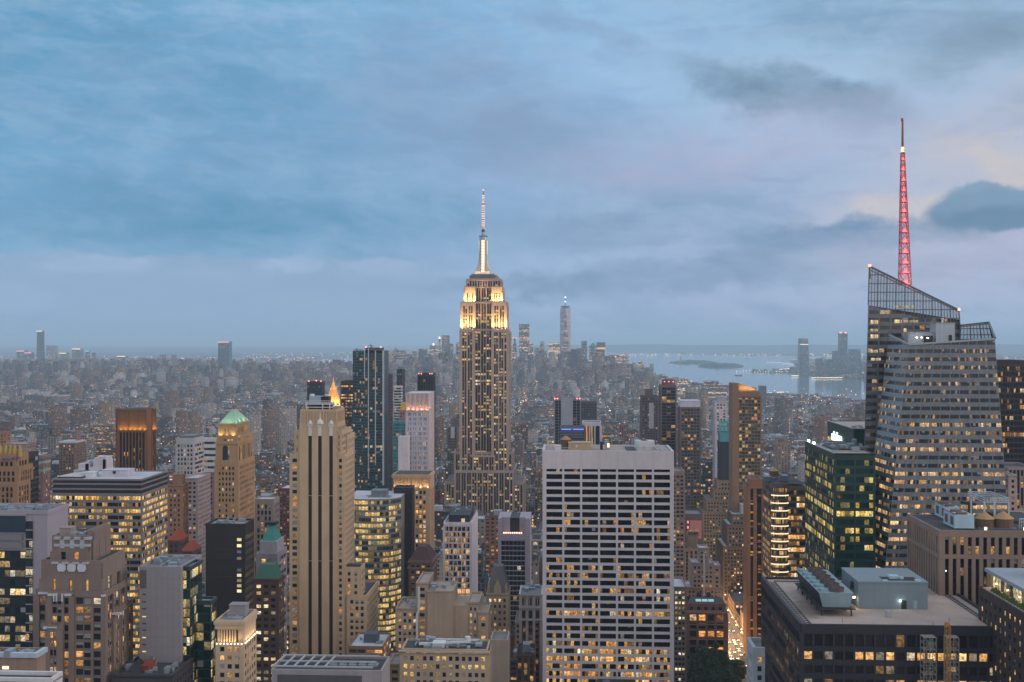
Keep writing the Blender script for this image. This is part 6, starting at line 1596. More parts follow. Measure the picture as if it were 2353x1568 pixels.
# ---- the brick block by the avenue and its neighbours
D = 870; zz = lambda y: ZZ(y, 1620, D); X = lambda v, d=0: XX(v, D+d)
b = Bld('office_block', 'ornate red brick corner block with arched bays and three skylights above the park', (X(1625), D))
b.block(X(1577), X(1670), D, D+30, 0, zz(1408), dict(floor=6.8, bay=6.3, pier=1.9, span=.26, dep=.9, sdep=.5, top=1.0, corner=1.8), 'NE')
b.block(X(1579), X(1668), D+4, D+28, zz(1408), zz(1393), dict(floor=4, bay=6, pier=3, span=.4, dep=.3, sdep=.2, top=1, corner=1), 'N')
b.done(wall((.20, .11, .095)), glass(.16, 1.6, 1, (.018, .016, .018), .05), M_roof['dark'])
t = MB(); t.box(X(1576)-.8, X(1671)+.8, D-1.5, D+29, zz(1409), zz(1406)); t.box(X(1577), X(1670), D-1.3, D, zz(1436), zz(1434)); t.box(X(1577), X(1670), D-1.1, D, zz(1470), zz(1468)); b.part('cornice', t, wall((.28, .19, .16)))
for i in range(3):
    t = MB(); xx = X(1599+i*14.5, 6); t.poly([(xx, D+5, zz(1392)), (xx+4.4, D+5, zz(1392)), (xx+4.4, D+9, zz(1383)), (xx, D+9, zz(1383))]); b.part('skylight', t, glow((.45, .75, .85), .62))
t = MB(); t.poly([(X(1580), D+4, zz(1392)), (X(1668), D+4, zz(1392)), (X(1660), D+12, zz(1380)), (X(1590), D+12, zz(1380))]); t.poly([(X(1590), D+12, zz(1380)), (X(1660), D+12, zz(1380)), (X(1668), D+28, zz(1392)), (X(1580), D+28, zz(1392))]); b.part('mansard_roof', t, wall((.06, .06, .07), .7)); 
for a, c_ in ((1606, 1618), (1628, 1640)): t = MB(); t.cyl(X(a, 14), D+14, 1.8, zz(1384), zz(1372), n=12); t.cyl(X(a, 14), D+14, 1.9, zz(1372), zz(1368), .1, 12); b.part('roof_tank', t, M_black)
D = 930
b = stepped('apartment_tower', 'pale pinkish block with white vent pipe and stepped top left of the avenue', D, [(1578, 1660, 1352, None, 6, 26), (1590, 1640, 1296, 1352, 2, 20), (1640, 1655, 1302, 1352, 4, 16), (1606, 1628, 1262, 1296, 6, 14)], wall((.40, .34, .33)), glass(.14, 1.7, 1, (.03, .025, .028), .2), P2, M_roof['light'], 'NW')
t = MB(); t.bar((XX(1618, D), D+1, ZZ(1275, 1618, D)), (XX(1618, D), D+1, ZZ(1370, 1618, D)), 1.5); b.part('vent_pipe', t, M_white)
b = simple('office_block', 'tan fluted block with boxy black plant on its roof between slab and pinkish block', 1561, 1606, 1262, 1000, ('d', 26), dict(PUNCH, bay=4, pier=2.2, span=.2, dep=.8), wall((.26, .20, .16)), glass(.08), M_roof['dark'])
shed(b, XX(1580, 1004), XX(1604, 1004), 1004, 1016, b.box[4], ZZ(1232, 1590, 1004), wall((.20, .16, .13))); 
for v in (1586, 1600): tank(b, XX(v, 1008), 1008, ZZ(1232, 1590, 1004), 2.6, 3.4, .3)
b = simple('office_block', 'slim grey block with rows of yellow windows at the right foot of the white slab', 1547, 1577, 1352, 760, ('d', 30), dict(PUNCH, bay=2.6, pier=.9), wall((.24, .21, .19)), glass(.3, 1.8, 1, (.02, .02, .022), .1, (WARM2, WARM3, WARM3), .9), M_roof['light'])
b = simple('cinema_block', 'low dark round topped block with glowing pink screen wall', 1575, 1614, 1184, 1080, ('d', 30), dict(RIB, top=500, corner=0), wall((.10, .08, .09)), glass(), M_roof['grey'])
t = MB()
for (a, y_) in ((1579, 1200), (1579, 1212), (1579, 1224), (1579, 1240)): t.box(XX(a, 1080), XX(a+3.5, 1080), 1079.5, 1079.7, ZZ(y_+3, a, 1080), ZZ(y_-3, a, 1080))
b.part('pink_sign', t, glow((1, .22, .30), 1.3)); t = MB(); t.box(XX(1585, 1080), XX(1612, 1080), 1079.5, 1079.7, ZZ(1238, 1590, 1080), ZZ(1196, 1590, 1080)); b.part('screen_wall', t, glow((1, .22, .22), .16))
for i, (a, y_) in enumerate(((1562, 1236), (1579, 1240), (1600, 1242))): pass

# ---- apartment towers to the right of the white slab
D = 1100; zz = lambda y: ZZ(y, 1715, D); X = lambda v, d=0: XX(v, D+d)
b = Bld('apartment_tower', 'brown and glass apartment tower with sloping gold lit crown', (X(1716), D))
z1 = zz(910)
bal = dict(floor=3.4, bay=3.2, pier=.35, span=.24, dep=.9, sdep=1.1, top=.5, corner=.4)
b.block(X(1697), X(1748), D, D+24, 0, zz(910), bal, 'NW', roof=False); b.w.box(X(1683), X(1697), D-1, D+24, 0, zz(881), bottom=False); b.w.box(X(1692), X(1745), D-.3, D+22, zz(915), zz(900), bottom=False)
b.w.poly([(X(1697), D+6, zz(901)), (X(1740), D+6, zz(901)), (X(1740), D+6, zz(893)), (X(1697), D+6, zz(881))]); b.w.poly([(X(1683), D+24, zz(881)), (X(1697), D+6, zz(881)), (X(1740), D+6, zz(893)), (X(1745), D+24, zz(893))])
b.done(wall((.22, .15, .11)), glass(.09, 1.6, 1, (.06, .10, .095), .05, (WARM1, WARM2, WARM3), .3), M_roof['tan'])
for i in range(5): spot(X(1702+i*8), D+2, zz(899.5), X(1702+i*8), D+6.2, zz(886), 2600, (1, .66, .28), 130, .4)
b = simple('apartment_tower', 'dark brown balcony tower with pale floor lines and red roof lights', 1520, 1553, 888, 1250, 1562, dict(floor=3.6, bay=5, pier=.3, span=.16, dep=.9, sdep=1.0, top=1, corner=.5), wall((.15, .12, .125)), glass(.05, 1.5, 1, (.03, .03, .036), .1), M_roof['dark'], keep=True)
t = MB(); t.cyl(XX(1536, 1256), 1258, 8, b.box[4], ZZ(872, 1536, 1256), 7, 14); b.part('round_penthouse', t, wall((.12, .09, .10))); beacons(b, [(XX(v, 1250), 1250, ZZ(878, v, 1250)) for v in (1527, 1537, 1547)], M_red, .5)
b = simple('apartment_tower', 'brown glass apartment tower under a plain white roof box', 1563, 1610, 938, 1200, ('d', 26), dict(floor=3.5, bay=3.4, pier=.7, span=.35, dep=.4, sdep=.35, top=.5, corner=1.2), wall((.15, .12, .115)), glass(.10, 1.5, 1, (.04, .06, .065), .15, (WARM1, WARM2, WARM2), .6), M_roof['grey'])
x0, x1, y0, y1, z1 = b.box; shed(b, x0+.3, x1-.3, y0+.5, y1-1, z1, ZZ(921, 1586, 1200), wall((.56, .56, .64), .7), 'roof_box')
b = simple('apartment_tower', 'white slim gridded tower with small dark windows', 1643, 1671, 925, 1300, ('d', 20), dict(floor=3.5, bay=3.6, pier=1.6, span=.5, dep=.3, sdep=.29, top=1.5, corner=1.6), wall((.56, .55, .60)), glass(.3, 1.2, 1, (.03, .02, .02), .0), M_roof['light'])
shed(b, b.box[0]+3, b.box[1]-1, b.box[2]+2, b.box[3]-3, b.box[4], ZZ(912, 1655, 1300), wall((.4, .38, .42)))
b = simple('glass_block', 'small black tower with open cyan steel frame on top', 1655, 1677, 1018, 1180, ('d', 20), dict(RIB, top=500, corner=0), wall((.035, .045, .055)), glass(), M_roof['dark'])
x0, x1, y0, y1, z1 = b.box; t = MB(); t.box(x0, x1, y0, y1, z1, ZZ(992, 1666, 1180)); b.part('cyan_box', t, wall((.14, .32, .36), .5)); t = MB(); za, zb_ = ZZ(992, 1666, 1180), ZZ(971, 1666, 1180)
for v in (1657, 1666, 1675): t.box(XX(v, 1180)-.5, XX(v, 1180)+.5, y0, y0+.6, za, zb_); t.box(XX(v, 1180)-.5, XX(v, 1180)+.5, y1-6, y1-5, za, zb_)
for z_ in (za, (za+zb_)/2, zb_): t.box(XX(1656, 1180), XX(1676, 1180), y0, y0+.6, z_-.5, z_+.5); t.box(XX(1656, 1180), XX(1676, 1180), y1-6, y1-5, z_-.5, z_+.5)
b.part('cyan_frame', t, wall((.12, .42, .46), .5))
b = simple('apartment_tower', 'dark stepped tower with one white ribbed bay left of the balcony tower', 1474, 1513, 912, 1450, ('d', 24), dict(PUNCH, bay=3.4), wall((.10, .085, .095)), glass(.07), M_roof['dark'])
t = MB(); t.box(XX(1491, 1450), XX(1502, 1450), 1449, 1449.6, ZZ(985, 1495, 1450), ZZ(926, 1495, 1450)); b.part('white_bay', t, facade((.34, .32, .34), .05, 1, .5, .5)); shed(b, XX(1483, 1454), XX(1500, 1454), 1454, 1466, b.box[4], ZZ(894, 1492, 1454), wall((.12, .09, .10)))
# grey pair with the blue lit strip
b = simple('office_block', 'grey tower with blank pale shaft between dark glass wings', 1274, 1334, 918, 1500, ('d', 26), dict(floor=4, bay=5, pier=.5, span=.1, dep=.3, top=1.5, corner=.6), wall((.26, .27, .30)), glass(.02, 1, 1, (.02, .022, .03), .0), M_roof['grey'])
t = MB(); t.box(XX(1289, 1500), XX(1316, 1500), 1497, 1500, 0, ZZ(916, 1300, 1500)); b.part('blank_shaft', t, wall((.36, .38, .42))); beacons(b, [(XX(v, 1500), 1499, ZZ(917, v, 1500)) for v in (1275, 1281, 1326, 1332)], M_red, .8)
b = simple('office_block', 'dark block with brown blank top behind the grey shafted tower', 1321, 1371, 926, 1560, ('d', 26), PUNCH, wall((.10, .10, .11)), glass(.03), M_roof['dark'])
b = simple('office_block', 'grey louvred building carrying two glowing blue light strips', 1287, 1344, 984, 1150, ('d', 26), dict(floor=3, bay=50, pier=0, span=.35, dep=.25, top=1, corner=.5), wall((.13, .14, .16)), glass(.01, 1, 1, (.05, .055, .065)), M_roof['dark'])
for a, c_ in ((1290, 1313), (1317, 1341)):
    t = MB(); t.box(XX(a, 1150), XX(c_, 1150), 1149, 1149.4, ZZ(988, 1300, 1150), ZZ(985.6, 1300, 1150)); b.part('blue_light_strip', t, glow((.12, .22, 1), 1.5))
b = simple('office_block', 'dark glass block held between white columns', 1340, 1381, 972, 1250, ('d', 30), dict(floor=60, bay=6.7, pier=1.5, span=0, dep=1.2, top=3.5, corner=.8), wall((.56, .54, .58)), glass(.12, 1.2, 3, (.025, .022, .03), .0), M_roof['grey'])
b = simple('billboard_building', 'brown block carrying a tall white poster beside the great stepped tower', 1028, 1050, 985, 1420, ('d', 20), PUNCH, wall((.16, .13, .12)), glass(.1), M_roof['dark'])
t = MB(); xa, xb_ = XX(1036, 1410), XX(1044.5, 1410); t.box(xa, xb_, 1409, 1409.5, ZZ(1007, 1040, 1410), ZZ(981, 1040, 1410)); b.part('poster', t, wall((.52, .56, .60), .6, 0, .05))
# gothic tower top at the left edge and the dark slab beside it
D = 700; zz = lambda y: ZZ(y, 30, D); X = lambda v, d=0: XX(v, D+d)
b = Bld('skyscraper', 'brown gothic tower with gold tipped pinnacles at the left edge', (X(20), D))
gs = dict(floor=3.7, bay=2.9, pier=1.2, span=.3, dep=.6, sdep=.2, top=2, corner=1.8, side=dict(bay=3.3))
b.block(X(-60), X(38), D, X(38)/K(68), 0, zz(1112), gs, 'NW'); b.block(X(-40), X(42, 5), D+5, D+24, zz(1112), zz(1078), gs, 'NW'); b.block(X(-40), X(38, 7), D+7, D+22, zz(1078), zz(1049), dict(gs, top=4), 'NW')
b.done(wall((.29, .19, .125), .85, 0, .25), glass(.12, 1.6, 1, (.03, .022, .02), .1), M_roof['dark'])
for v in (2, 14, 24, 34, 46):
    t = MB(); t.cyl(X(v, 8), D+8, 1.5, zz(1052), zz(1036), 1.1, 8); t.cyl(X(v, 8), D+8, 1.1, zz(1036), zz(1024), .25, 8); b.part('pinnacle', t, wall((.40, .29, .10), .6))
for a, y_ in ((4, 1058), (14, 1058), (26, 1056), (37, 1055), (28, 1117)): 
    t = MB(); t.cyl(X(a, 4), D+6.5, 1.1, zz(y_+2), zz(y_-2), n=8); b.part('blue_rosette', t, wall((.10, .11, .26)))
b = simple('office_block', 'black slab between the gothic tower and the brick apartment slab', 50, 66, 1045, 760, ('d', 14), dict(RIB, floor=3.8, span=.3, top=2), wall((.04, .035, .035)), glass(.02, 1, 1, (.02, .02, .022)), M_roof['dark'])
b = simple('apartment_tower', 'brick apartment slab with teal parapet bands right of the black slab', 67, 98, 1056, 800, 115, dict(PUNCH, bay=3.2, pier=1.4), wall((.20, .135, .125)), glass(.2, 1.6, 1, (.08, .10, .12), .5), M_roof['grey'])
x0, x1, y0, y1, z1 = b.box
for dz in (-3, -9):
    t = MB(); t.box(x0-.6, x1+.6, y0-.7, y1+.2, z1+dz, z1+dz+1.6); b.part('teal_band', t, wall((.26, .36, .36)))
b = simple('apartment_tower', 'plain brick slab tower with flat white roof rim, above the banded office', 136, 172, 1019, 1050, 195, dict(PUNCH, floor=3.1, bay=3, pier=1.6), wall((.17, .13, .115)), glass(.12, 1.8, 1, (.03, .03, .034), .1), M_roof['dark'])
x0, x1, y0, y1, z1 = b.box; t = MB(); t.box(x0-.5, x1+.5, y0-.6, y1+.3, z1, z1+1.8); b.part('white_rim', t, W_lt); shed(b, x0+13, x1-2, y0+8, y1-4, z1+1.8, z1+12, wall((.24, .17, .14)))
b = simple('apartment_tower', 'white ornate stepped apartment house with arched top left of the bronze tower', 170, 232, 1084, 880, ('d', 20), dict(floor=3.4, bay=2.8, pier=1.2, span=.4, dep=.4, sdep=.3, top=1, corner=.8), wall((.50, .48, .52)), glass(.1, 1.5, 1, (.03, .03, .035), .2), M_roof['light'], 'NW')
x0, x1, y0, y1, z1 = b.box
t = MB(); D = 885
for a, c_, yt in ((180, 206, 1066), (206, 214, 1074), (214, 222, 1060), (222, 243, 1050), (196, 204, 1060), (236, 246, 1056)): t.box(XX(a, D), XX(c_, D), D, D+12, z1, ZZ(yt, a, D))
b.part('stepped_top', t, facade((.52, .50, .55), .05, 1, .4, .5)); t = MB(); t.cyl(XX(218, D), D+3, 3, ZZ(1060, 218, D), ZZ(1052, 218, D), 1, 10); b.part('turret', t, wall((.52, .5, .55)))
b = simple('apartment_tower', 'pale brown stepped terrace block at the left edge behind the gothic tower', 8, 60, 1022, 1000, 82, dict(PUNCH, floor=3.2, bay=3), wall((.30, .23, .21)), glass(.15, 1.6, 1, (.05, .05, .055), .3), M_roof['light'])
b = simple('apartment_tower', 'orange brick tower top at the left edge of the picture', -20, 16, 995, 1150, 24, PUNCH, wall((.30, .17, .12)), glass(.1), M_roof['light'])
b = simple('apartment_tower', 'tan brick stepped apartment tower between banded office and pyramid tower', 386, 418, 1118, 760, 432, PUNCH, wall((.27, .17, .125)), glass(.10, 1.6, 1, (.02, .02, .024), .1), M_roof['dark']); shed(b, b.box[0]+2, b.box[0]+9, b.box[2]+3, b.box[3]-3, b.box[4], b.box[4]+8, wall((.26, .165, .12)))
b = simple('apartment_tower', 'grey and pink apartment tower with plain flank left of the pyramid tower', 420, 454, 1102, 840, 483, PUNCH, wall((.32, .27, .27)), glass(.10, 1.6, 1, (.02, .02, .024), .1), M_roof['light'])
b = simple('apartment_tower', 'plum grey slab edge directly left of the pyramid tower', 470, 492, 1090, 900, 497, PUNCH, wall((.22, .17, .19)), glass(.05), M_roof['dark'])
b = simple('club_house', 'grey stone pedimented club building right of the pyramid tower', 586, 628, 1150, 900, 641, dict(floor=5, bay=3.6, pier=1.2, span=.3, dep=.5, sdep=.3, top=3, corner=1.4), wall((.27, .23, .21)), glass(.15), M_roof['light'])
b = simple('office_block', 'dark red brick block behind the club building', 640, 668, 1125, 980, ('d', 30), PUNCH, wall((.12, .06, .055)), glass(.2, 1.7, 1, (.03, .03, .035), .3), M_roof['light'])
for (a, c_, y_, D_, col, lab) in ((386, 412, 1237, 740, (.26, .075, .05), 'red tiled hipped roof house beside the banded office'), (418, 440, 1262, 700, (.24, .07, .05), 'small house with pointed red tiled roof left of the black slab block')):
    b = simple('house', lab, a, c_, y_+8, D_, ('d', 18), PUNCH, wall((.09, .055, .05)), glass(.12), M_roof['dark']); hip(b, b.box[0]-.6, b.box[1]+.6, b.box[2]-.6, b.box[3]+.5, b.box[4]+.3, ZZ(y_-14, a, D_), .25, wall(col, .8))
# ---- lower left corner
D = 350; b = simple('office_block', 'tan brick block with silver cornice in the lower left corner', -60, 82, 1508, D, 103, dict(PUNCH, bay=4.5, pier=2.6, top=6), wall((.27, .20, .165)), glass(.05), M_roof['grey'])
x0, x1, y0, y1, z1 = b.box; t = MB(); t.box(x0-.8, x1+.9, y0-.9, y0+.6, z1-.2, z1+1.3); t.box(x1-.6, x1+.9, y0+.6, y1+.3, z1-.2, z1+1.3); b.part('silver_cornice', t, wall((.45, .52, .58), .5))
t = MB(); t.box(XX(20, D)-2, XX(20, D)+.2, y0-.32, y0-.3, z1-4.2, z1-3.2); b.part('lit_window', t, glow((1, .75, .45), 2)); clutter(b, x0+2, x1-2, y0+1, y1-1, z1, 6, 5)
D = 300; b = simple('office_block', 'white corniced roof edge at the bottom left under the art deco tower', -60, 118, 1566, D, 141, dict(PUNCH, top=6), W_wht, glass(.05), M_roof['dark'])
D = 430; b = simple('office_block', 'dark roofed low house with red brick roof sheds below the banded office', 262, 395, 1556, D, ('d', 24), PUNCH, wall((.05, .045, .05)), glass(.05), M_roof['dark'])
x0, x1, y0, y1, z1 = b.box; shed(b, XX(318, D+8), XX(345, D+8), D+6, D+14, z1, ZZ(1526, 330, D+8), wall((.2, .06, .045))); clutter(b, x0+2, x1-2, y0+3, y1-2, z1, 18, 8); hip(b, XX(300, D+3), XX(322, D+3), D+2, D+12, z1, z1+5, .2, M_black)
D = 700; b = simple('office_block', 'dark stepped block between colonnade block and striped tan tower', 600, 668, 1440, D, ('d', 40), PUNCH, wall((.15, .11, .09)), glass(.3, 1.8, 1, (.02, .02, .022), .1, (WARM2, WARM3, WARM3), .5), M_roof['grey'], 'NW'); clutter(b, *[b.box[0]+2, b.box[1]-2, b.box[2]+2, b.box[3]-2], b.box[4], 14, 6)

# ================================================================== far towers, each on its own
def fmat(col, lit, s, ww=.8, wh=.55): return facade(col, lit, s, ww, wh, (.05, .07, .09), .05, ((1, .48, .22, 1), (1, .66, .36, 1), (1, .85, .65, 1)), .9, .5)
far_rects = []
def farb(xa, xb, yt, D, col, lit, label, cat='skyscraper', shape='box', s=2.6, cell=(6, 4.2), group=None):
    x0, x1 = XX(xa, D), XX(xb, D); zt = ZZ(yt, (xa+xb)/2, D); dp = max(18, (x1-x0)*.9); y1 = D+dp
    o = thing('tower' if shape != 'slab' else 'apartment_tower', label, cat, ((x0+x1)/2, D, 0), group)
    t = MB(); sd_ = rnd.randint(1, 99)*50
    def ring(z0, z1, i0, i1, c=0.):
        a = [(x0+i0, D+i0*.5), (x1-i0, D+i0*.5), (x1-i0, y1), (x0+i0, y1)]; e = [(x0+i1, D+i1*.5), (x1-i1, D+i1*.5), (x1-i1, y1), (x0+i1, y1)]
        for i in range(4):
            p, q = a[i], a[(i+1) % 4]; r_, u = e[(i+1) % 4], e[i]; n = max(2, round(math.dist(p, q)/cell[0]))
            t.poly([(*p, z0), (*q, z0), (*r_, z1), (*u, z1)], [(sd_+i*20, z0/cell[1]), (sd_+i*20+n, z0/cell[1]), (sd_+i*20+n, z1/cell[1]), (sd_+i*20, z1/cell[1])])
    w_ = x1-x0; roofs = []
    if shape == 'taper': ring(0, zt*.5, 0, 0); ring(zt*.5, zt, 0, w_*.08); roofs.append((w_*.08, zt))
    elif shape == 'step': ring(0, zt*.72, 0, 0); ring(zt*.72, zt*.88, w_*.15, w_*.15); ring(zt*.88, zt, w_*.28, w_*.28); roofs += [(0, zt*.72), (w_*.15, zt*.88), (w_*.28, zt)]
    else: ring(0, zt, 0, 0); roofs.append((0, zt))
    t.build('wall', fmat(col, lit, s), o)
    rr_ = MB()
    for i, z in roofs: rr_.poly([(x0+i, D+i*.5, z), (x1-i, D+i*.5, z), (x1-i, y1, z), (x0+i, y1, z)])
    rr_.build('roof', M_roof['grey'], o)
    far_rects.append((xa, xb, yt, D)); heroes.append((x0-4, x1+4, D-4, y1+4))
    return o, x0, x1, D, y1, zt
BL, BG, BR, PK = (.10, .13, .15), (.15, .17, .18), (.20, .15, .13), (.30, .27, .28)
# lower Manhattan
def wtc():
    D = 6900; x0, x1 = XX(1286, D), XX(1312, D); c = (x0+x1)/2; h = (x1-x0)/2; zt = ZZ(708, 1299, D); z0 = 60
    o = thing('tower', 'tallest distant glass tower with tapering triangular faces and thin mast', 'skyscraper', (c, D+h, 0)); cy = D+h
    A = [(c-h, cy-h), (c+h, cy-h), (c+h, cy+h), (c-h, cy+h)]; k = h*.96; r_ = R(0)
    T = [(c+.0+k*.12, cy-k), (c+k, cy), (c, cy+k), (c-k, cy)]; T = [(c+h*.05, cy-h), (c+h*.92, cy), (c, cy+h), (c-h*.92, cy)]
    t = MB(); t.box(c-h, c+h, cy-h, cy+h, 0, z0, bottom=False)
    def uv(p): return (p[0]/6+p[1]/6, p[2]/4.2)
    for i in range(4):
        a, b_ = (*A[i], z0), (*A[(i+1) % 4], z0); tp = (*T[i], zt); tn = (*T[(i+1) % 4], zt)
        t.poly([a, b_, tp], [uv(a), uv(b_), uv(tp)]); t.poly([b_, tn, tp], [uv(b_), uv(tn), uv(tp)], 1)
    t.poly([(*p, zt) for p in T]); m2 = facade((.36, .30, .38), .12, 2., .8, .5, (.3, .26, .34), .05, ((1, .5, .3, 1), (1, .66, .4, 1), (1, .85, .65, 1)), .9, .35)
    t.build('wall', [facade((.09, .15, .19), .36, 2.4, .8, .5, (.05, .08, .1), .05, ((1, .48, .22, 1), (1, .66, .36, 1), (1, .85, .65, 1)), .9, .3), m2], o)
    t = MB(); t.cyl(c, cy, h*.62, zt, zt+10, n=16); t.cyl(c, cy, h*.9, zt+9, zt+13, n=16); t.build('crown_ring', wall((.14, .18, .22)), o)
    t = MB(); t.cyl(c, cy, 3.2, zt+10, ZZ(683, 1299, D), 1.4, 8); t.build('mast', M_steel, o)
    for y_ in (683, 693): t = MB(); t.cyl(c, cy, 5, ZZ(y_, 1299, D)-4, ZZ(y_, 1299, D)+4, n=8); t.build('beacon', glow((1, .8, .75), 2), o)
    far_rects.append((1286, 1312, 708, D)); heroes.append((x0, x1, D, D+2*h))
wtc()
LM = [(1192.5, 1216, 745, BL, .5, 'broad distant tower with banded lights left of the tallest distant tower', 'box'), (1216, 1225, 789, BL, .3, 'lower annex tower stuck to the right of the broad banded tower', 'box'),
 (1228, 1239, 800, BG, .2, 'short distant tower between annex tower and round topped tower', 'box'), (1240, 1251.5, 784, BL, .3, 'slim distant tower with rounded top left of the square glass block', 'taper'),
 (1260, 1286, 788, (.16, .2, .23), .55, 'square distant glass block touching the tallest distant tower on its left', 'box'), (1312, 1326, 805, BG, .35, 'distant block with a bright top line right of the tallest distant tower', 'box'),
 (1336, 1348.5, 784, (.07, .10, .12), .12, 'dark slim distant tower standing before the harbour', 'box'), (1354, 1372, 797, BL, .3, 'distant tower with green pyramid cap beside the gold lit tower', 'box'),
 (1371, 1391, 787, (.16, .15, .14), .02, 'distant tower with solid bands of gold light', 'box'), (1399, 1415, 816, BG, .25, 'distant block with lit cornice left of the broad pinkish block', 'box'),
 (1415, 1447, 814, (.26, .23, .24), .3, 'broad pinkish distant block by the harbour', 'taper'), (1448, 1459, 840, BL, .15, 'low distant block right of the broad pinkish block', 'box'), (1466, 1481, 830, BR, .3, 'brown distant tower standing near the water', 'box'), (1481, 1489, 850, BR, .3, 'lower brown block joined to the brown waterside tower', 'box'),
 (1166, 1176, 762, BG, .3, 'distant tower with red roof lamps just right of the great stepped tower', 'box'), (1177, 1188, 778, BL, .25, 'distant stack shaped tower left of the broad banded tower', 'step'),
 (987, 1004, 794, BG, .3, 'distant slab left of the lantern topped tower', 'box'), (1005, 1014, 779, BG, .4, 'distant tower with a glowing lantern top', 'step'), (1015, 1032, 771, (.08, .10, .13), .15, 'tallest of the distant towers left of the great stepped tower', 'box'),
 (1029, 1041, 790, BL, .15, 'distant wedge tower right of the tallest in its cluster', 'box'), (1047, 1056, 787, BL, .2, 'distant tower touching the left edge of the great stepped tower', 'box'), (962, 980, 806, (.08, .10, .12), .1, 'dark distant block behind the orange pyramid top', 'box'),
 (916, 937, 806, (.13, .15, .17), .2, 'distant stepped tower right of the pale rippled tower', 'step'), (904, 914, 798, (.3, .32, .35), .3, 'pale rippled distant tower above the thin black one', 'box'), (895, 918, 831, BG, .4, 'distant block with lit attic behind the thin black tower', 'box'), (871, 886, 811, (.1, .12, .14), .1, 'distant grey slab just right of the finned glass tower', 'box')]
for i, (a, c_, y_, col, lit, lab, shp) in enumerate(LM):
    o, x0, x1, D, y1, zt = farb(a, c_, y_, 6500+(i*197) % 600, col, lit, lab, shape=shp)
    if 'green pyramid' in lab:
        t = MB(); n = 4; cx, cy = (x0+x1)/2, (D+y1)/2
        A = [(x0, D, zt), (x1, D, zt), (x1, y1, zt), (x0, y1, zt)]
        for k_ in range(4): t.poly([A[k_], A[(k_+1) % 4], (cx, cy, ZZ(787, 1363, D))])
        t.build('pyramid_cap', wall((.08, .24, .20)), o)
    if 'gold light' in lab:
        t = MB(); za, zb_ = ZZ(848, 1380, D), ZZ(798, 1380, D); n = 22
        for k_ in range(n):
            if k_ in (5, 6): continue
            z_ = za+(zb_-za)*k_/n; t.box(x0-.5, x1+.5, D-1, D-.2, z_, z_+(zb_-za)/n*.5)
        t.build('light_bands', glow((1, .62, .25), 1.5), o)
    if 'bright top line' in lab or 'lit cornice' in lab or 'lit attic' in lab:
        t = MB(); t.box(x0, x1, D-1, D-.3, zt-12, zt-8); t.build('light_line', glow((1, .85, .6), 1.6), o)
    if 'lantern' in lab:
        t = MB(); t.cyl((x0+x1)/2, D+8, 6, zt, zt+14, 3, 10); t.build('lantern', glow((1, .85, .55), 2.2), o)
    if 'red roof lamps' in lab or 'stack shaped' in lab:
        t = MB(); t.box(x0+3, x0+9, D, D+4, zt, zt+5); t.box(x1-9, x1-3, D, D+4, zt, zt+5); t.build('roof_lamps', glow((1, .25, .18), 2.5), o)
o, x0, x1, D, y1, zt = farb(959, 975, 866, 6300, BG, .35, 'distant tower with a floodlit orange pyramid top', shape='box'); t = MB(); cx, cy = (x0+x1)/2, (D+y1)/2
A = [(x0, D, zt), (x1, D, zt), (x1, y1, zt), (x0, y1, zt)]
for k_ in range(4): t.poly([A[k_], A[(k_+1) % 4], (cx, cy, ZZ(836, 967, D))])
t.build('orange_pyramid', glow((.9, .38, .2), .55), o)  # floodlighting is put in as the roof's own glow
# Brooklyn and the East River side
for i, (a, c_, y_, col, lit, lab, shp) in enumerate([(84, 97, 760, (.06, .075, .09), .03, 'very tall dark slender tower on the far left skyline', 'taper'), (38, 56, 806, BL, .1, 'far left skyline block with a pink top line', 'box'), (56, 71.5, 810, BL, .1, 'far left skyline block with red lamps beside the pink topped one', 'box'),
 (106, 125, 794, (.26, .30, .33), .15, 'pale far tower right of the very tall slender one', 'box'), (136, 152, 811, BG, .15, 'far tower with orange roof line on the left skyline', 'box'), (165.5, 184.5, 801, BL, .15, 'far tower flaring at the top on the left skyline', 'box'), (196, 204, 806, BL, .15, 'slim far tower with blue roof lamp', 'box'), (211, 218, 811, BG, .1, 'slim pale far tower next to the blue lamped one', 'box'),
 (269, 288, 818, BG, .2, 'far block with bright line roof above the bronze tower', 'box'), (10, 19, 826, BL, .1, 'small far block near the left picture edge', 'box'), (330, 355, 840, BG, .2, 'far block with a glowing roof band right of the bright lined one', 'box'), (367, 379, 815, BR, .15, 'far brown tower left of the bridge', 'box'), (393, 404, 816, (.26, .2, .2), .1, 'far pinkish tower left of the lone dark slab', 'box'),
 (723, 754, 836, (.17, .13, .14), .12, 'wide brown far slab above the gold pyramid', 'step')]):
    o, x0, x1, D, y1, zt = farb(a, c_, y_, 8800 if a < 700 else 5600, col, lit, lab, shape=shp)
    col_ = (1, .3, .45) if 'pink top' in lab else (1, .2, .12) if 'red lamps' in lab else (.2, .5, 1) if 'blue roof' in lab else (1, .75, .45) if ('line' in lab or 'band' in lab) else None
    if col_: t = MB(); t.box(x0, x1, D-2, D-.3, zt-8, zt-1); t.build('roof_light', glow(col_, 1.5), o)
o, x0, x1, D, y1, zt = farb(501, 526, 785, 6900, (.085, .11, .13), .05, 'lone tall dark slab tower with peach lit roof edge by the river', shape='box'); t = MB(); t.box(x0-1, x1+1, D-2, D-.3, zt-9, zt); t.build('lit_roof_edge', glow((1, .55, .38), .8), o)
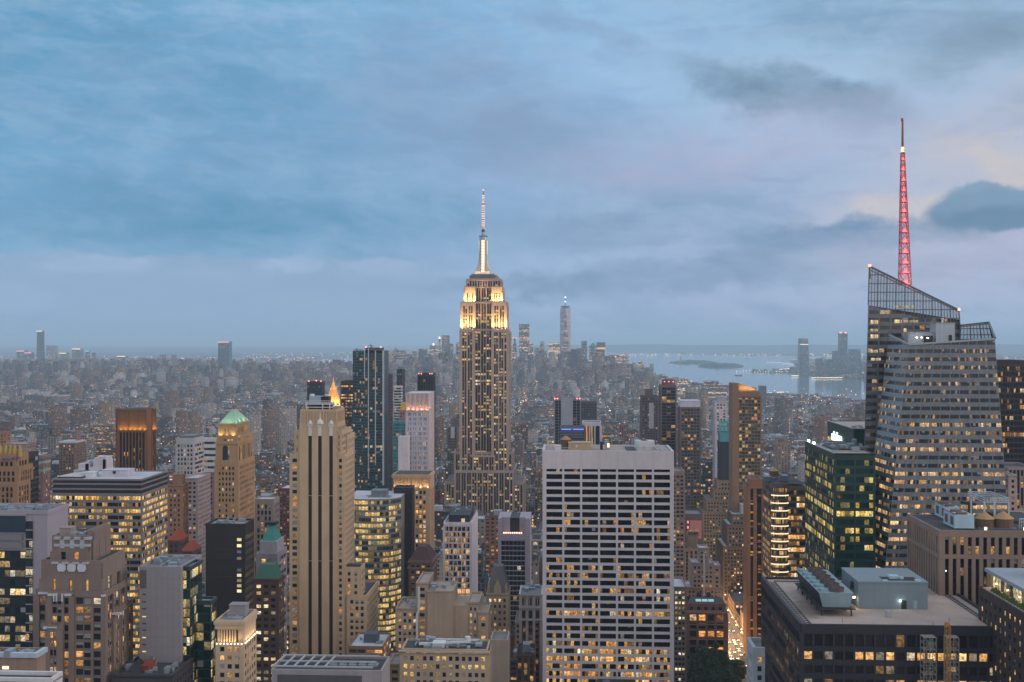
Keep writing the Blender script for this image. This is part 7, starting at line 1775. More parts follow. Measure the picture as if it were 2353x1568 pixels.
# Jersey side
for (a, c_, y_, shp, lab) in ((1836.5, 1859, 778, 'taper', 'tall blunt far tower beyond the water, with a lit band near its top'), (1929.5, 1947.5, 764, 'box', 'tallest far tower beyond the water with red roof lamps'), (1914.5, 1930, 807, 'box', 'far block leaning against the tallest tower beyond the water'), (1953, 1979.5, 803, 'taper', 'broad far tower nearest the faceted tower across the water'), (1876, 1891.5, 824, 'box', 'short far block between the two tall towers across the water'), (1898, 1914, 826, 'box', 'second short far block left of the leaning one across the water'), (1889, 1899, 838, 'box', 'smallest far block in the row across the water')):
    o, x0, x1, D, y1, zt = farb(a, c_, y_, 8050, (.075, .13, .15), .08, lab, shape=shp)
    if 'lit band' in lab: t = MB(); t.box(x0+6, x1-4, D-1, D-.3, ZZ(792.5, a, D), ZZ(791, a, D)); t.build('lit_band', glow((1, .95, .75), 1.4), o)
    if 'red roof' in lab: t = MB(); t.box(x0, x0+18, D-1, D+10, zt-8, zt+3); t.box(x1-22, x1-4, D-1, D+10, zt-8, zt+3); t.build('roof_lamps', glow((1, .42, .32), 1.6), o)
# terraced blocks near the river on the right
for (a, c_, y_, D_, col, lit, shp, lab) in ((1552, 1594, 872, 4700, BG, .5, 'step', 'grey terraced block with lit floors near the water right of the balcony tower'), (1605, 1671, 877, 4600, (.12, .12, .13), .35, 'step', 'dark domed terraced block near the water'), (1514, 1529, 861, 5200, BG, .2, 'box', 'dark capped block left of the terraced ones'), (1745, 1761, 887, 3600, (.17, .17, .2), .05, 'box', 'slim grey tower right of the gold crowned apartment tower'), (1436, 1447, 868, 4600, (.1, .11, .13), .1, 'box', 'dark boxy block below the broad pinkish one')):
    farb(a, c_, y_, D_, col, lit, lab, shape=shp, cell=(5, 4))

# ---- suspension bridge with strings of lights on the left
bo = thing('suspension_bridge', 'suspension bridge with strings of lamps right of the lone dark slab', 'bridge', (XX(558, 7300), 7300, 0)); D = 7300; zz = lambda y: ZZ(y, 558, D); X = lambda v: XX(v, D)
t = MB()
for v in (510, 558, 606): t.box(X(v)-5, X(v)+5, D-3, D+3, 0, zz(847)); 
t.build('bridge_tower', M_steel, bo); t = MB(); t.box(X(490), X(640), D-8, D+8, zz(868), zz(866)); t.build('deck', M_steel, bo)
t = MB(); t2 = MB()
for va, vb in ((510, 558), (558, 606)):
    pr = None
    for i in range(17):
        f = i/16; y_ = 848+14*(4*f*(1-f)); p = (X(va+(vb-va)*f), D, zz(y_)); t2.cyl(p[0], p[1], 2.6, p[2]-2.5, p[2]+2.5, n=5)
        if pr: t.bar(pr, p, 2)
        pr = p
t.build('cable', M_steel, bo); t2.build('cable_lamps', glow((.9, .95, 1), 1.8), bo)

# ================================================================== ordinary buildings of the grid
VIS = [(1018, 1206, 1265, 1172), (900, 1002, 1150, 1092), (903, 1002, 850, 1258), (1018, 1098, 750, 1345), (1142, 1220, 800, 1390), (808, 905, 1350, 1110), (783, 838, 1430, 1060), (255, 362, 1000, 1084), (400, 505, 950, 1094),
 (490, 588, 760, 1200), (130, 200, 1050, 1080), (584, 644, 900, 1198), (636, 668, 980, 1180), (1606, 1704, 1160, 1310), (1655, 1728, 1075, 1400), (1680, 1752, 1100, 1092), (1518, 1564, 1250, 1030), (1560, 1612, 1200, 1060), (1640, 1680, 1180, 1040), (1655, 1718, 1050, 1128), (1541, 1582, 900, 1250),
 (1540, 1725, 1010, 1420), (1540, 1760, 900, 1600), (1272, 1385, 1150, 1030), (165, 255, 880, 1086), (0, 120, 800, 1150), (384, 500, 900, 1230), (698, 795, 1750, 945), (900, 936, 1350, 990), (958, 1002, 1500, 905), (1470, 1515, 1450, 1025), (1850, 1985, 560, 1568), (590, 672, 570, 1568), (815, 955, 760, 1380), (935, 1005, 700, 1350), (1165, 1250, 680, 1500), (1026, 1052, 1410, 1025), (1270, 1380, 1500, 1000), (0, 640, 470, 1600), (640, 1250, 560, 1600), (740, 795, 1750, 940), (1118, 1175, 640, 1560)]
L = LOTS.copy(); H = np.array(heroes); keep = np.ones(len(L), bool)
for hx0, hx1, hy0, hy1 in H: keep &= ~((L[:, 0] < hx1+1) & (L[:, 1] > hx0-1) & (L[:, 2] < hy1+1) & (L[:, 3] > hy0-1))
cxl, cyl_ = (L[:, 0]+L[:, 1])/2, (L[:, 2]+L[:, 3])/2
keep &= ~inside(HARB, cxl, cyl_)
PARKS = [(60, 127, 775, 866), (-420, -320, 2180, 2330), (-3000, -2200, 3100, 3330), (-1250, -1050, 2600, 2760), (60, 160, 1600, 1680), (-1500, -1330, 4100, 4230), (-2600, -2000, 3900, 3980), (-20, 60, 3550, 3640)]
for p in PARKS: keep &= ~((cxl > p[0]) & (cxl < p[1]) & (cyl_ > p[2]) & (cyl_ < p[3]))
L = L[keep]; n = len(L); cx_, Yf = (L[:, 0]+L[:, 1])/2, L[:, 2]
u = rs.rand(n); g_ = rs.rand(n)
base = np.interp(Yf, [560, 1100, 1500, 2000, 3000, 4500, 5600, 6300, 7900], [62, 52, 44, 32, 24, 20, 36, 66, 55])
h = base*(.55+.95*u**1.4)
tall = (g_ < np.interp(Yf, [600, 1400, 2600, 4500, 5800, 7000], [.16, .15, .08, .06, .2, .3])) & ((L[:, 1]-L[:, 0]) > 14)
h[tall] = base[tall]*(1.5+1.3*rs.rand(tall.sum()))
lowright = (cx_ > 300) & (Yf > 2500); h[lowright] *= .75
xs0 = cx_/Yf
# eastern housing slabs
es = (cx_ < -1500) & (Yf > 2200) & (rs.rand(n) < .10); h[es] = 38+22*rs.rand(es.sum())
col0 = CX+F*np.tan(np.arctan(L[:, 0]/Yf)+YAW); col1 = CX+F*np.tan(np.arctan(L[:, 1]/Yf)+YAW); colc = (col0+col1)/2
cap = np.interp(Yf, [560, 800, 1000, 1300, 1700, 2300, 3200, 4500, 5600, 6600, 7900], [1420, 1330, 1210, 1080, 1000, 930, 886, 858, 850, 832, 828])+rs.rand(n)*8
for a, c_, Dv, vb in VIS:
    m_ = (Yf < Dv) & (np.maximum(col1, col0) > a) & (np.minimum(col0, col1) < c_); cap[m_] = np.maximum(cap[m_], vb+2+rs.rand(m_.sum())*14)
hcap = EYE-(cap-CY)/F*Yf
edge = np.interp(colc, [1380, 1440, 1500, 1600, 1700, 1800, 1985], [830, 842, 870, 888, 902, 910, 926])-2-rs.rand(n)**2*9
m_ = (colc > 1380) & (colc < 2000) & (Yf > 2400); cap[m_] = np.maximum(cap[m_], edge[m_]); hcap = EYE-(cap-CY)/F*Yf
h = np.minimum(h, hcap); h[(hcap < 8)] = np.minimum(8, np.maximum(4, hcap[(hcap < 8)]))
ok = hcap > 3; L, h, u, g_, Yf, col0, col1, tall = L[ok], h[ok], u[ok], g_[ok], Yf[ok], col0[ok], col1[ok], tall[ok]; n = len(L)
# which of them the picture shows, and how large (front to back over the picture's columns)
sky_ = np.full(2400, 1568.)
ev = [(D_, a, c_, y_, -1) for (a, c_, y_, D_) in far_rects]+[(hy0, CX+F*math.tan(math.atan(hx0/hy0)+YAW), CX+F*math.tan(math.atan(hx1/hy0)+YAW), None, -1) for hx0, hx1, hy0, hy1 in H if hy0 < 2500]
vis = np.zeros(n)
toprow = CY+(EYE-h)*F/Yf
order = np.argsort(Yf)
hz_list = sorted([(o.location.y, o) for o in C.objects if o.parent is None and o.get('category') and o.location.y < 2600], key=lambda t_: t_[0])
hb = []
for _, o in hz_list:
    for ch in o.children:
        if ch.type != 'MESH' or len(ch.data.vertices) < 8: continue
        co = np.empty(len(ch.data.vertices)*3, 'f'); ch.data.vertices.foreach_get('co', co); co = co.reshape(-1, 3)+np.array(o.location)
        lo, hi_ = co.min(0), co.max(0)
        if hi_[2]-lo[2] < 15 or lo[1] < 100: continue
        aa = [CX+F*math.tan(math.atan(xx_/lo[1])+YAW) for xx_ in (lo[0], hi_[0])]; hb.append((lo[1], aa[0], aa[1], CY+(EYE-hi_[2])*F/lo[1]))
hb.sort(); hi_i = 0
for i in order:
    while hi_i < len(hb) and hb[hi_i][0] <= Yf[i]:
        _, a, c_, y_ = hb[hi_i]; a, c_ = int(max(0, a)), int(min(2399, c_)); 
        if c_ > a: sky_[a:c_] = np.minimum(sky_[a:c_], y_)
        hi_i += 1
    a, c_ = int(max(0, col0[i])), int(min(2353, col1[i]+1))
    if c_ <= a: continue
    vis[i] = np.maximum(sky_[a:c_]-toprow[i], 0).sum(); sky_[a:c_] = np.minimum(sky_[a:c_], toprow[i])
drop = np.zeros(n, bool)
nthings = 172
cand = np.argsort(-vis*(Yf < 3400)); chosen = set(cand[:nthings].tolist())
fmats = [facade(None, .12, 1.9, .46, .5, blinds=.25, rowk=.3), facade(None, .16, 1.9, .6, .45, blinds=.2, rowk=.5), facade(None, .10, 1.9, .36, .55, blinds=.3, rowk=.3), facade(None, .22, 1.8, .92, .45, (.04, .05, .06), .1, rowk=.8), facade(None, .10, 1.8, .5, .8, (.03, .035, .04), .1, rowk=.4), facade(None, .14, 1.8, .75, .7, (.05, .07, .08), .1, rowk=.6)]
CNAME = ['rusty brown', 'dark red brick', 'tan', 'sandy grey', 'pale grey', 'mid grey', 'dark brown', 'reddish', 'white', 'blue grey', 'brown', 'beige', 'charcoal', 'bright white']
RNAME = ['dark', 'slate', 'pale', 'white', 'black', 'grey', 'slate', 'pale']
LAND = sorted([((a+c_)/2, t_) for a, c_, t_ in ((0, 66, 'gothic tower'), (67, 115, 'teal banded brick slab'), (136, 195, 'white rimmed brick slab'), (170, 250, 'white ornate apartment house'), (262, 360, 'bronze tower'), (386, 432, 'tan stepped apartment tower'), (405, 468, 'pale gridded office'), (494, 585, 'green pyramid tower'), (590, 641, 'pedimented club'), (667, 800, 'striped tan tower'), (811, 890, 'finned glass tower'), (933, 998, 'copper crowned tower'), (1040, 1180, 'great stepped tower'), (1196, 1243, 'arched brick block'), (1274, 1340, 'grey shafted tower'), (1340, 1381, 'white columned block'), (1474, 1513, 'white ribbed stepped tower'), (1520, 1562, 'balcony tower'), (1563, 1610, 'white boxed tower'), (1643, 1677, 'cyan framed tower'), (1683, 1748, 'gold crowned apartment tower'), (1752, 1850, 'ringed round corner'), (1850, 1985, 'green glass office'), (1985, 2290, 'faceted tower'))])
used_labels = set(); cnt = {}
recs = []
for i in sorted(chosen, key=lambda k_: (col0[k_]+col1[k_])):
    x0, x1, y0, y1 = L[i]; hh = h[i]; ci = rs.randint(len(PAL)); ri = rs.randint(len(ROOFS)); fi = rs.randint(len(fmats)); rw = rs.rand(6)
    cc = (col0[i]+col1[i])/2; lx, ln = min(LAND, key=lambda t_: abs(t_[0]-cc)); w_ = x1-x0; dist = y0
    recs.append((i, x0, x1, y0, y1, hh, ci, ri, fi, rw, cc, lx, ln, w_, dist))
def label_for(r_):
    i, x0, x1, y0, y1, hh, ci, ri, fi, rw, cc, lx, ln, w_, dist = r_
    size = 'low' if hh < 24 else 'medium' if hh < 48 else 'tall'; wd = 'narrow' if w_ < 12 else 'broad' if w_ > 26 else ''
    feat = 'water tank' if rw[0] < .35 and dist < 2600 else 'stepped top' if rw[1] < .3 and hh > 25 else f'{RNAME[ri]} roof'
    d = abs(cc-lx); rel = ('directly ' if d < 14 else '')+('left of' if cc < lx-3 else 'right of' if cc > lx+3 else 'beyond')
    dp_ = 'near' if dist < 1100 else 'midway' if dist < 1900 else 'far off'
    return f'{wd+" " if wd else ""}{size} {CNAME[ci]} building, {feat}, {dp_}, {rel} {ln}'
NUM = ['first', 'second', 'third', 'fourth', 'fifth', 'sixth', 'seventh', 'eighth', 'ninth']
groups = {}
for r_ in recs: groups.setdefault(label_for(r_), []).append(r_)
for lab, rl in groups.items():
    for k_, r_ in enumerate(rl):
        lb = lab
        if len(rl) > 1: lb = NUM[min(k_, 8)]+' '+lab+(' (left to right)' if len(lab.split()) < 13 else '')
        if len(lb.split()) > 16: lb = lb.replace('directly ', '').replace(' (left to right)', '')
        if len(lb.split()) > 16: lb = lb.replace('broad ', '').replace('narrow ', '')
        i, x0, x1, y0, y1, hh, ci, ri, fi, rw, cc, lx, ln, w_, dist = r_
        o = thing('city_building', lb, 'building', ((x0+x1)/2, (y0+y1)/2, 0), 'ordinary city buildings between the landmark towers')
        col = tuple(c__*(.85+.3*rw[2]) for c__ in PAL[ci]); rc = ROOFS[ri]; t = MB(); sd_ = int(rw[3]*300)*7; by = 3.2+rw[4]*1.6; fl = 3.2+rw[5]*.7
        def prism(a, c_, e, g2, z0, z1, se):
            for (p, q) in (((a, e), (c_, e)), ((c_, e), (c_, g2)), ((c_, g2), (a, g2)), ((a, g2), (a, e))):
                nb = max(1, round(math.dist(p, q)/by)); t.poly([(*p, z0), (*q, z0), (*q, z1), (*p, z1)], [(se, round(z0/fl)), (se+nb, round(z0/fl)), (se+nb, round(z0/fl)+max(1, round((z1-z0)/fl))), (se, round(z0/fl)+max(1, round((z1-z0)/fl)))], 0, col); se += nb+3
        step_ = rw[1] < .3 and hh > 25; zm = hh*.78 if step_ else hh
        prism(x0, x1, y0, y1, 0, zm, sd_); tops = [(x0, x1, y0, y1, zm)]
        if step_: prism(x0+w_*.15, x1-w_*.15, y0+4, y1-3, zm, hh, sd_+60); tops.append((x0+w_*.15, x1-w_*.15, y0+4, y1-3, hh))
        m2 = wall(PAL[ci], .85, 0, .25)
        t.build('wall', fmats[fi], o, col=True); rb_ = MB(); pb = MB()
        for (a, c_, e, g2, z_) in tops:
            rb_.poly([(a, e, z_+.02), (c_, e, z_+.02), (c_, g2, z_+.02), (a, g2, z_+.02)], None, 0, rc)
            for q4 in ((a-.25, c_+.25, e-.35, e+.3), (a-.25, c_+.25, g2-.3, g2+.2), (a-.25, a+.3, e+.3, g2-.3), (c_-.3, c_+.25, e+.3, g2-.3)): pb.box(*q4, z_-.5, z_+1.)
        rb_.build('roof', M_roofcol, o, col=True); pb.build('parapet', m2, o)
        a, c_, e, g2, z_ = tops[-1]; sw, sdp = (c_-a), (g2-e)
        if sw > 5 and sdp > 6:
            sb = MB(); fx0 = a+sw*(.1+.3*rw[2]); sb.box(fx0, fx0+min(sw*.4, 8), e+sdp*.35, e+sdp*.35+min(8, sdp*.4), z_, z_+2.6+3*rw[3], bottom=False); sb.build('rooftop_shed', wall(ROOFS[(ri+3) % 8], .8, 0, .2), o)
            cb = MB()
            for k2 in range(5 if dist < 1800 else 2):
                ax, ay = a+1+rs.rand()*(sw-3), e+1+rs.rand()*(sdp-3); s_ = .5+rs.rand()*1.1; cb.box(ax, ax+s_*1.5, ay, ay+s_*1.5, z_, z_+.8+rs.rand()*1.4)
            cb.build('rooftop_units', M_metal, o)
        if rw[0] < .35 and dist < 2600:
            r2 = 1.9; wx, wy = c_-3.2, e+4; tb = MB(); tb.cyl(wx, wy, r2, z_+2.6, z_+6, n=10); tb.cyl(wx, wy, r2*1.08, z_+6, z_+7.5, .01, 10, 1)
            for a1, c1 in ((-1, -1), (1, -1), (1, 1), (-1, 1)): tb.bar((wx+a1*1.3, wy+c1*1.3, z_), (wx+a1*1.3, wy+c1*1.3, z_+2.6), .3)
            tb.build('water_tank', [M_wood, M_conic], o)
# ---- everything else of the city as one mass
V, FC, UV, COL, MI = [], [], [], [], []
class Mass:
    def __init__(s): s.B = []; s.c = []; s.r = []
    def add(s, x0, x1, y0, y1, z0, z1, col, rc, by=4., fl=3.6, fi=0): s.B.append((x0, x1, y0, y1, z0, z1, by, fl, fi)); s.c.append(col); s.r.append(rc)
    def build(s, name):
        B = np.array(s.B); n = len(B); c = np.array(s.c); r_ = np.array(s.r)
        x0, x1, y0, y1, z0, z1, by, fl, fi = B.T
        q = np.stack([np.stack([x0, y0], 1), np.stack([x1, y0], 1), np.stack([x1, y1], 1), np.stack([x0, y1], 1)], 1)
        V = np.concatenate([np.concatenate([q, np.repeat(z0[:, None, None], 4, 1)], 2), np.concatenate([q, np.repeat(z1[:, None, None], 4, 1)], 2)], 1).reshape(-1, 3)
        f = np.array([[0, 1, 5, 4], [1, 2, 6, 5], [2, 3, 7, 6], [3, 0, 4, 7], [4, 5, 6, 7]]); FA = (np.arange(n)[:, None, None]*8+f[None]).reshape(-1)
        me = bpy.data.meshes.new(name); me.vertices.add(len(V)); me.vertices.foreach_set('co', V.astype('f').ravel())
        me.loops.add(len(FA)); me.loops.foreach_set('vertex_index', FA.astype('i')); me.polygons.add(n*5); me.polygons.foreach_set('loop_start', np.arange(n*5, dtype='i')*4); me.polygons.foreach_set('loop_total', np.full(n*5, 4, 'i'))
        nb = [np.maximum(1, np.round((x1-x0)/by)), np.maximum(1, np.round((y1-y0)/by))]; nf = np.maximum(1, np.round((z1-z0)/fl)); se = (rs.rand(n)*4000).astype(int)*3.
        uv = np.zeros((n, 5, 4, 2))
        for k_ in range(4):
            b_ = nb[k_ % 2]; s0 = se+k_*17; uv[:, k_, 0] = np.stack([s0, 0*nf], 1); uv[:, k_, 1] = np.stack([s0+b_, 0*nf], 1); uv[:, k_, 2] = np.stack([s0+b_, nf], 1); uv[:, k_, 3] = np.stack([s0, nf], 1)
        ul = me.uv_layers.new(name='UVMap'); ul.data.foreach_set('uv', uv.astype('f').ravel())
        cc = np.repeat(c[:, None, :], 5, 1); cc[:, 4] = r_; at = me.attributes.new('col', 'FLOAT_COLOR', 'FACE'); at.data.foreach_set('color', np.concatenate([cc, np.ones((n, 5, 1))], 2).astype('f').ravel())
        mi = np.repeat(fi.astype('i')[:, None], 5, 1); mi[:, 4] = len(mass_mats)-1; me.polygons.foreach_set('material_index', mi.ravel().astype('i'))
        for m_ in mass_mats: me.materials.append(m_)
        me.update(calc_edges=True); me.validate(); o = bpy.data.objects.new(name, me); C.objects.link(o); o['kind'] = 'stuff'; return o
mass_mats = [facade(None, .07, 3.0, .46, .5, blinds=.25, rowk=.3), facade(None, .10, 2.8, .7, .45, blinds=.15, rowk=.6), facade(None, .05, 3.2, .4, .6, blinds=.2, rowk=.3), facade(None, .16, 2.4, .9, .45, (.04, .05, .06), .1, rowk=.85), M_roofcol]
PA, RO = np.array(PAL), np.array(ROOFS); M = Mass()
for i in range(n):
    if i in chosen or drop[i]: continue
    x0, x1, y0, y1 = L[i]; hh = h[i]; c = PA[rs.randint(len(PA))]*(.42+.45*rs.rand()); r_ = RO[rs.randint(len(RO))]*(.8+.6*rs.rand()); fi = rs.choice([0, 1, 2, 3], p=[.4, .22, .28, .10])
    M.add(x0, x1, y0, y1, 0, hh, c, r_, 3.4+rs.rand()*1.6, 3.4, fi)
    w_ = x1-x0
    if Yf[i] < 5000 and w_ > 6: 
        for k_ in range(1+(w_ > 16)+(w_ > 30)):
            ax = x0+w_*(.1+.6*rs.rand()); ay = y0+(y1-y0)*(.15+.5*rs.rand()); M.add(ax, ax+2+rs.rand()*5, ay, ay+3+rs.rand()*5, hh, hh+2+rs.rand()*3.5, RO[rs.randint(len(RO))], RO[rs.randint(len(RO))], 50, 50, 2)
    if tall[i] and hh > 40: M.add(x0+w_*.2, x1-w_*.2, y0+4, y1-4, hh, hh*1.12, c, r_, 4, 3.5, fi)
# thick clusters downtown and taller slabs among the low blocks
for i in range(270):
    cc = 880+180*rs.rand() if i % 2 else 1165+330*rs.rand()
    D_ = 5900+1500*rs.rand(); yt = 800+62*rs.rand()**.7 if cc < 1400 else 836+30*rs.rand(); x_ = XX(cc, D_); w_ = 22+34*rs.rand()
    if inside(HARB, np.array([x_+w_/2]), np.array([D_]))[0]: continue
    M.add(x_, x_+w_, D_, D_+w_, 0, ZZ(yt, cc, D_), PA[rs.choice([3, 4, 5, 9, 12, 8])]*(.5+.5*rs.rand()), RO[1], 5, 4.2, rs.choice([0, 1, 3]))
for i in range(62):
    cc = rs.rand()*1150 if i % 3 else 1400+580*rs.rand(); D_ = 1900+2300*rs.rand(); yt = np.interp(D_, [1900, 3000, 4200], [952, 902, 872])+26*rs.rand()
    if cc > 1380: yt = max(yt, np.interp(cc, [1380, 1500, 1600, 1700, 1985], [838, 878, 896, 908, 930]))
    x_ = XX(cc, D_); w_ = 16+30*rs.rand(); col = PA[rs.choice([0, 2, 3, 4, 5, 6, 10])]*(.7+.5*rs.rand())
    if inside(HARB, np.array([x_]), np.array([D_]))[0]: continue
    M.add(x_, x_+w_, D_, D_+15, 0, ZZ(yt, cc, D_), col, RO[rs.randint(len(RO))], 3.6, 3.1, rs.choice([0, 2])); M.add(x_+w_*.35, x_+w_*.6, D_+4, D_+10, ZZ(yt, cc, D_), ZZ(yt, cc, D_)+4, col, RO[3], 50, 50, 2)
# Brooklyn, Queens, New Jersey beyond the water
def far_mass(poly, sx, sy, hmed, htail, skip=.2):
    P = np.array(poly); x_, y_ = np.meshgrid(np.arange(P[:, 0].min(), P[:, 0].max(), sx), np.arange(P[:, 1].min(), P[:, 1].max(), sy)); x_ = x_.ravel()+rs.rand(x_.size)*sx*.5; y_ = y_.ravel()+rs.rand(y_.size)*sy*.5
    cc = CX+F*np.tan(np.arctan(x_/y_)+YAW); k_ = inside(poly, x_, y_) & ~inside(HARB, x_, y_) & (cc > -400) & (cc < 2800) & (rs.rand(len(x_)) > skip)
    for a, b_ in zip(x_[k_], y_[k_]):
        hh = hmed*(.5+rs.rand()) if rs.rand() > .03 else htail*(.5+.7*rs.rand()); c = PA[rs.randint(len(PA))]*(.7+.5*rs.rand()); M.add(a, a+sx*(.35+.5*rs.rand()), b_, b_+sy*(.3+.4*rs.rand()), 0, hh, c, RO[rs.randint(len(RO))], 7, 5, rs.choice([0, 1, 3]))
far_mass([(-9000, 5200), (-3600, 5600), (-2900, 6500), (-2150, 7500), (-2000, 8700), (-2600, 11500), (-10000, 11500)], 46, 70, 15, 60)
far_mass([(-9500, 11500), (-2600, 11500), (-3000, 17000), (-9500, 17000)], 110, 150, 13, 50)
far_mass([(1750, 7200), (3600, 7200), (6000, 12000), (6000, 14000), (1900, 14000), (1500, 9500)], 60, 90, 16, 70, .35)
far_mass([(1200, 14000), (8000, 14000), (8000, 22000), (1200, 22000)], 160, 240, 12, 30, .4)
M.build('city_mass')
print('lots', n, 'mass', len(M.B), 'chosen', len(chosen))

# ================================================================== lamps of streets and shores too many to count
def lampset(name, pts, m_):
    t = MB()
    for x_, y_, z_, s_ in pts: t.box(x_-s_, x_+s_, y_-s_*.5, y_+s_*.5, z_, z_+s_*1.1, bottom=False)
    o = t.build(name, m_); o['kind'] = 'stuff'; return o
P1, P2_, P3 = [], [], []
for i in range(5200):
    D_ = 900+6500*rs.rand()**1.15; cc = rs.rand()*2353; x_ = XX(cc, D_)
    s_ = .35+D_*.00016*(.5+1.1*rs.rand())
    if inside(HARB, np.array([x_]), np.array([D_]))[0]: continue
    Y_ = D_; a = min(AVE, key=lambda t_: abs(t_-x_))
    if i % 3 == 0: x_ = a+rs.choice([-9, 9])
    else: D_ = 560+round((D_-560)/80.5)*80.5+rs.choice([-3, 3])
    z_ = 8 if i % 2 else 10+rs.rand()*38
    (P1 if rs.rand() < .62 else P2_ if rs.rand() < .85 else P3).append((x_, D_, z_, s_))
for i in range(900):
    D_ = 7500+9500*rs.rand(); cc = rs.rand()*2353; x_ = XX(cc, D_)
    if inside(HARB, np.array([x_]), np.array([D_]))[0]: continue
    (P1 if rs.rand() < .6 else P2_).append((x_, D_, 12+rs.rand()*20, D_*.00022*(.6+rs.rand())))
M_l1, M_l2, M_l3 = glow((1, .52, .22), 3.6), glow((1, .82, .58), 4.), glow((1, .14, .10), 3)
lampset('street_lights', P1, M_l1); lampset('street_lights', P2_, M_l2); lampset('street_lights', P3, M_l3)
def polylamps(pts, n_, z_, s_):
    out = []; seg = [math.dist(pts[i], pts[i+1]) for i in range(len(pts)-1)]; T = sum(seg)
    for k_ in range(n_):
        d = T*k_/(n_-1); i = 0
        while i < len(seg)-1 and d > seg[i]: d -= seg[i]; i += 1
        f = d/seg[i]; px, py = pts[i][0]+(pts[i+1][0]-pts[i][0])*f, pts[i][1]+(pts[i+1][1]-pts[i][1])*f; x_, y_ = gp(px, py); out.append((x_, y_, z_, s_))
    return out
sh = polylamps([(1762, 833), (1790, 834), (1812, 837), (1827, 841), (1828, 845), (1810, 849), (1785, 851)], 60, 6, 2.6)+polylamps([(1693, 855), (1725, 852.5), (1760, 852)], 10, 6, 3)+polylamps([(1735, 856.5), (1815, 855.5)], 14, 6, 3)+polylamps([(1820, 865), (1855, 865)], 26, 6, 2.6)+polylamps([(1866, 870), (1935, 869)], 30, 6, 2.6)+polylamps([(1762, 906), (1800, 904)], 12, 8, 2)
lampset('shore_lights', sh, glow((1, .88, .62), 2.6))
hb_ = []
for i in range(90): cc = 1440+550*rs.rand(); yy = 815+5*rs.rand()*rs.rand()+1.5*rs.rand(); hb_.append((*gp(cc, yy), 12, 4+8*rs.rand()))
for i in range(120): cc = 560+260*rs.rand(); yy = 812+22*rs.rand(); hb_.append((*gp(cc, yy), 12, GD(yy)*.00035*(.6+rs.rand())))
lampset('shore_lights', hb_, glow((1, .62, .34), 1.8))
# a few boats on the water
for i, (px, py, L_, lab) in enumerate(((1535, 835.5, 40, 'small white ferry right of the brown waterside tower'), (1636, 839, 45, 'dark boat low on the water below the wooded islands'), (1697, 863, 60, 'grey boat crossing in front of the lamp lit pier'), (1717, 824.5, 70, 'far barge lying beyond the wooded islands'))):
    x_, y_ = gp(px, py); o = thing('boat', lab, 'boat', (x_, y_, .6)); t = MB()
    a, b_ = L_/2, L_/7
    pts = [(-a, -b_), (a*.7, -b_), (a, 0), (a*.7, b_), (-a, b_)]
    t.poly([(x_+p[0], y_+p[1], 5) for p in pts])
    for k_ in range(5): p, q = pts[k_], pts[(k_+1) % 5]; t.poly([(x_+p[0]*.9, y_+p[1]*.8, .5), (x_+q[0]*.9, y_+q[1]*.8, .5), (x_+q[0], y_+q[1], 5), (x_+p[0], y_+p[1], 5)])
    t.build('hull', wall((.3, .3, .3) if i == 0 else (.08, .09, .1)), o); t = MB(); t.box(x_-a*.6, x_+a*.3, y_-b_*.6, y_+b_*.6, 5, 9); t.box(x_-a*.2, x_+a*.1, y_-b_*.4, y_+b_*.4, 9, 12); t.build('cabin', wall((.6, .6, .6)), o)

# ================================================================== the avenue, the park, cars and lamps
road = MB(); road.poly([(127, 700, .12), (149, 700, .12), (149, 5000, .12), (127, 5000, .12)]); am, q_, bs = mat('asphalt')
g = q_.new('ShaderNodeNewGeometry').outputs['Position']; nn = q_.noise(g, .3, 4, .6); q_.put(bs.inputs['Base Color'], q_.mix(nn, (.045, .045, .048, 1), (.085, .08, .08, 1))); bs.inputs['Roughness'].default_value = .7
ro = road.build('road', am); ro['kind'] = 'structure'
mk_ = MB()
for i in range(60):
    for xx in (131.5, 136, 140.5, 145): mk_.box(xx-.12, xx+.12, 860+i*9, 864+i*9, .124, .126)
for yy in (868, 884): 
    for k_ in range(10): mk_.box(128+k_*2, 129+k_*2, yy, yy+4, .124, .127)
mo = mk_.build('road_markings', wall((.55, .55, .5))); mo['kind'] = 'structure'
sw = MB(); sw.box(119.5, 127, 700, 1500, 0, .27); sw.box(149, 153.5, 700, 1500, 0, .27); so2 = sw.build('pavement', wall((.16, .15, .14))); so2['kind'] = 'structure'
CARCOL = [(.03, .03, .035), (.5, .5, .5), (.42, .30, .03), (.10, .10, .11), (.25, .26, .28), (.20, .03, .03)]
CN = ['black', 'white', 'yellow', 'dark grey', 'silver', 'dark red']
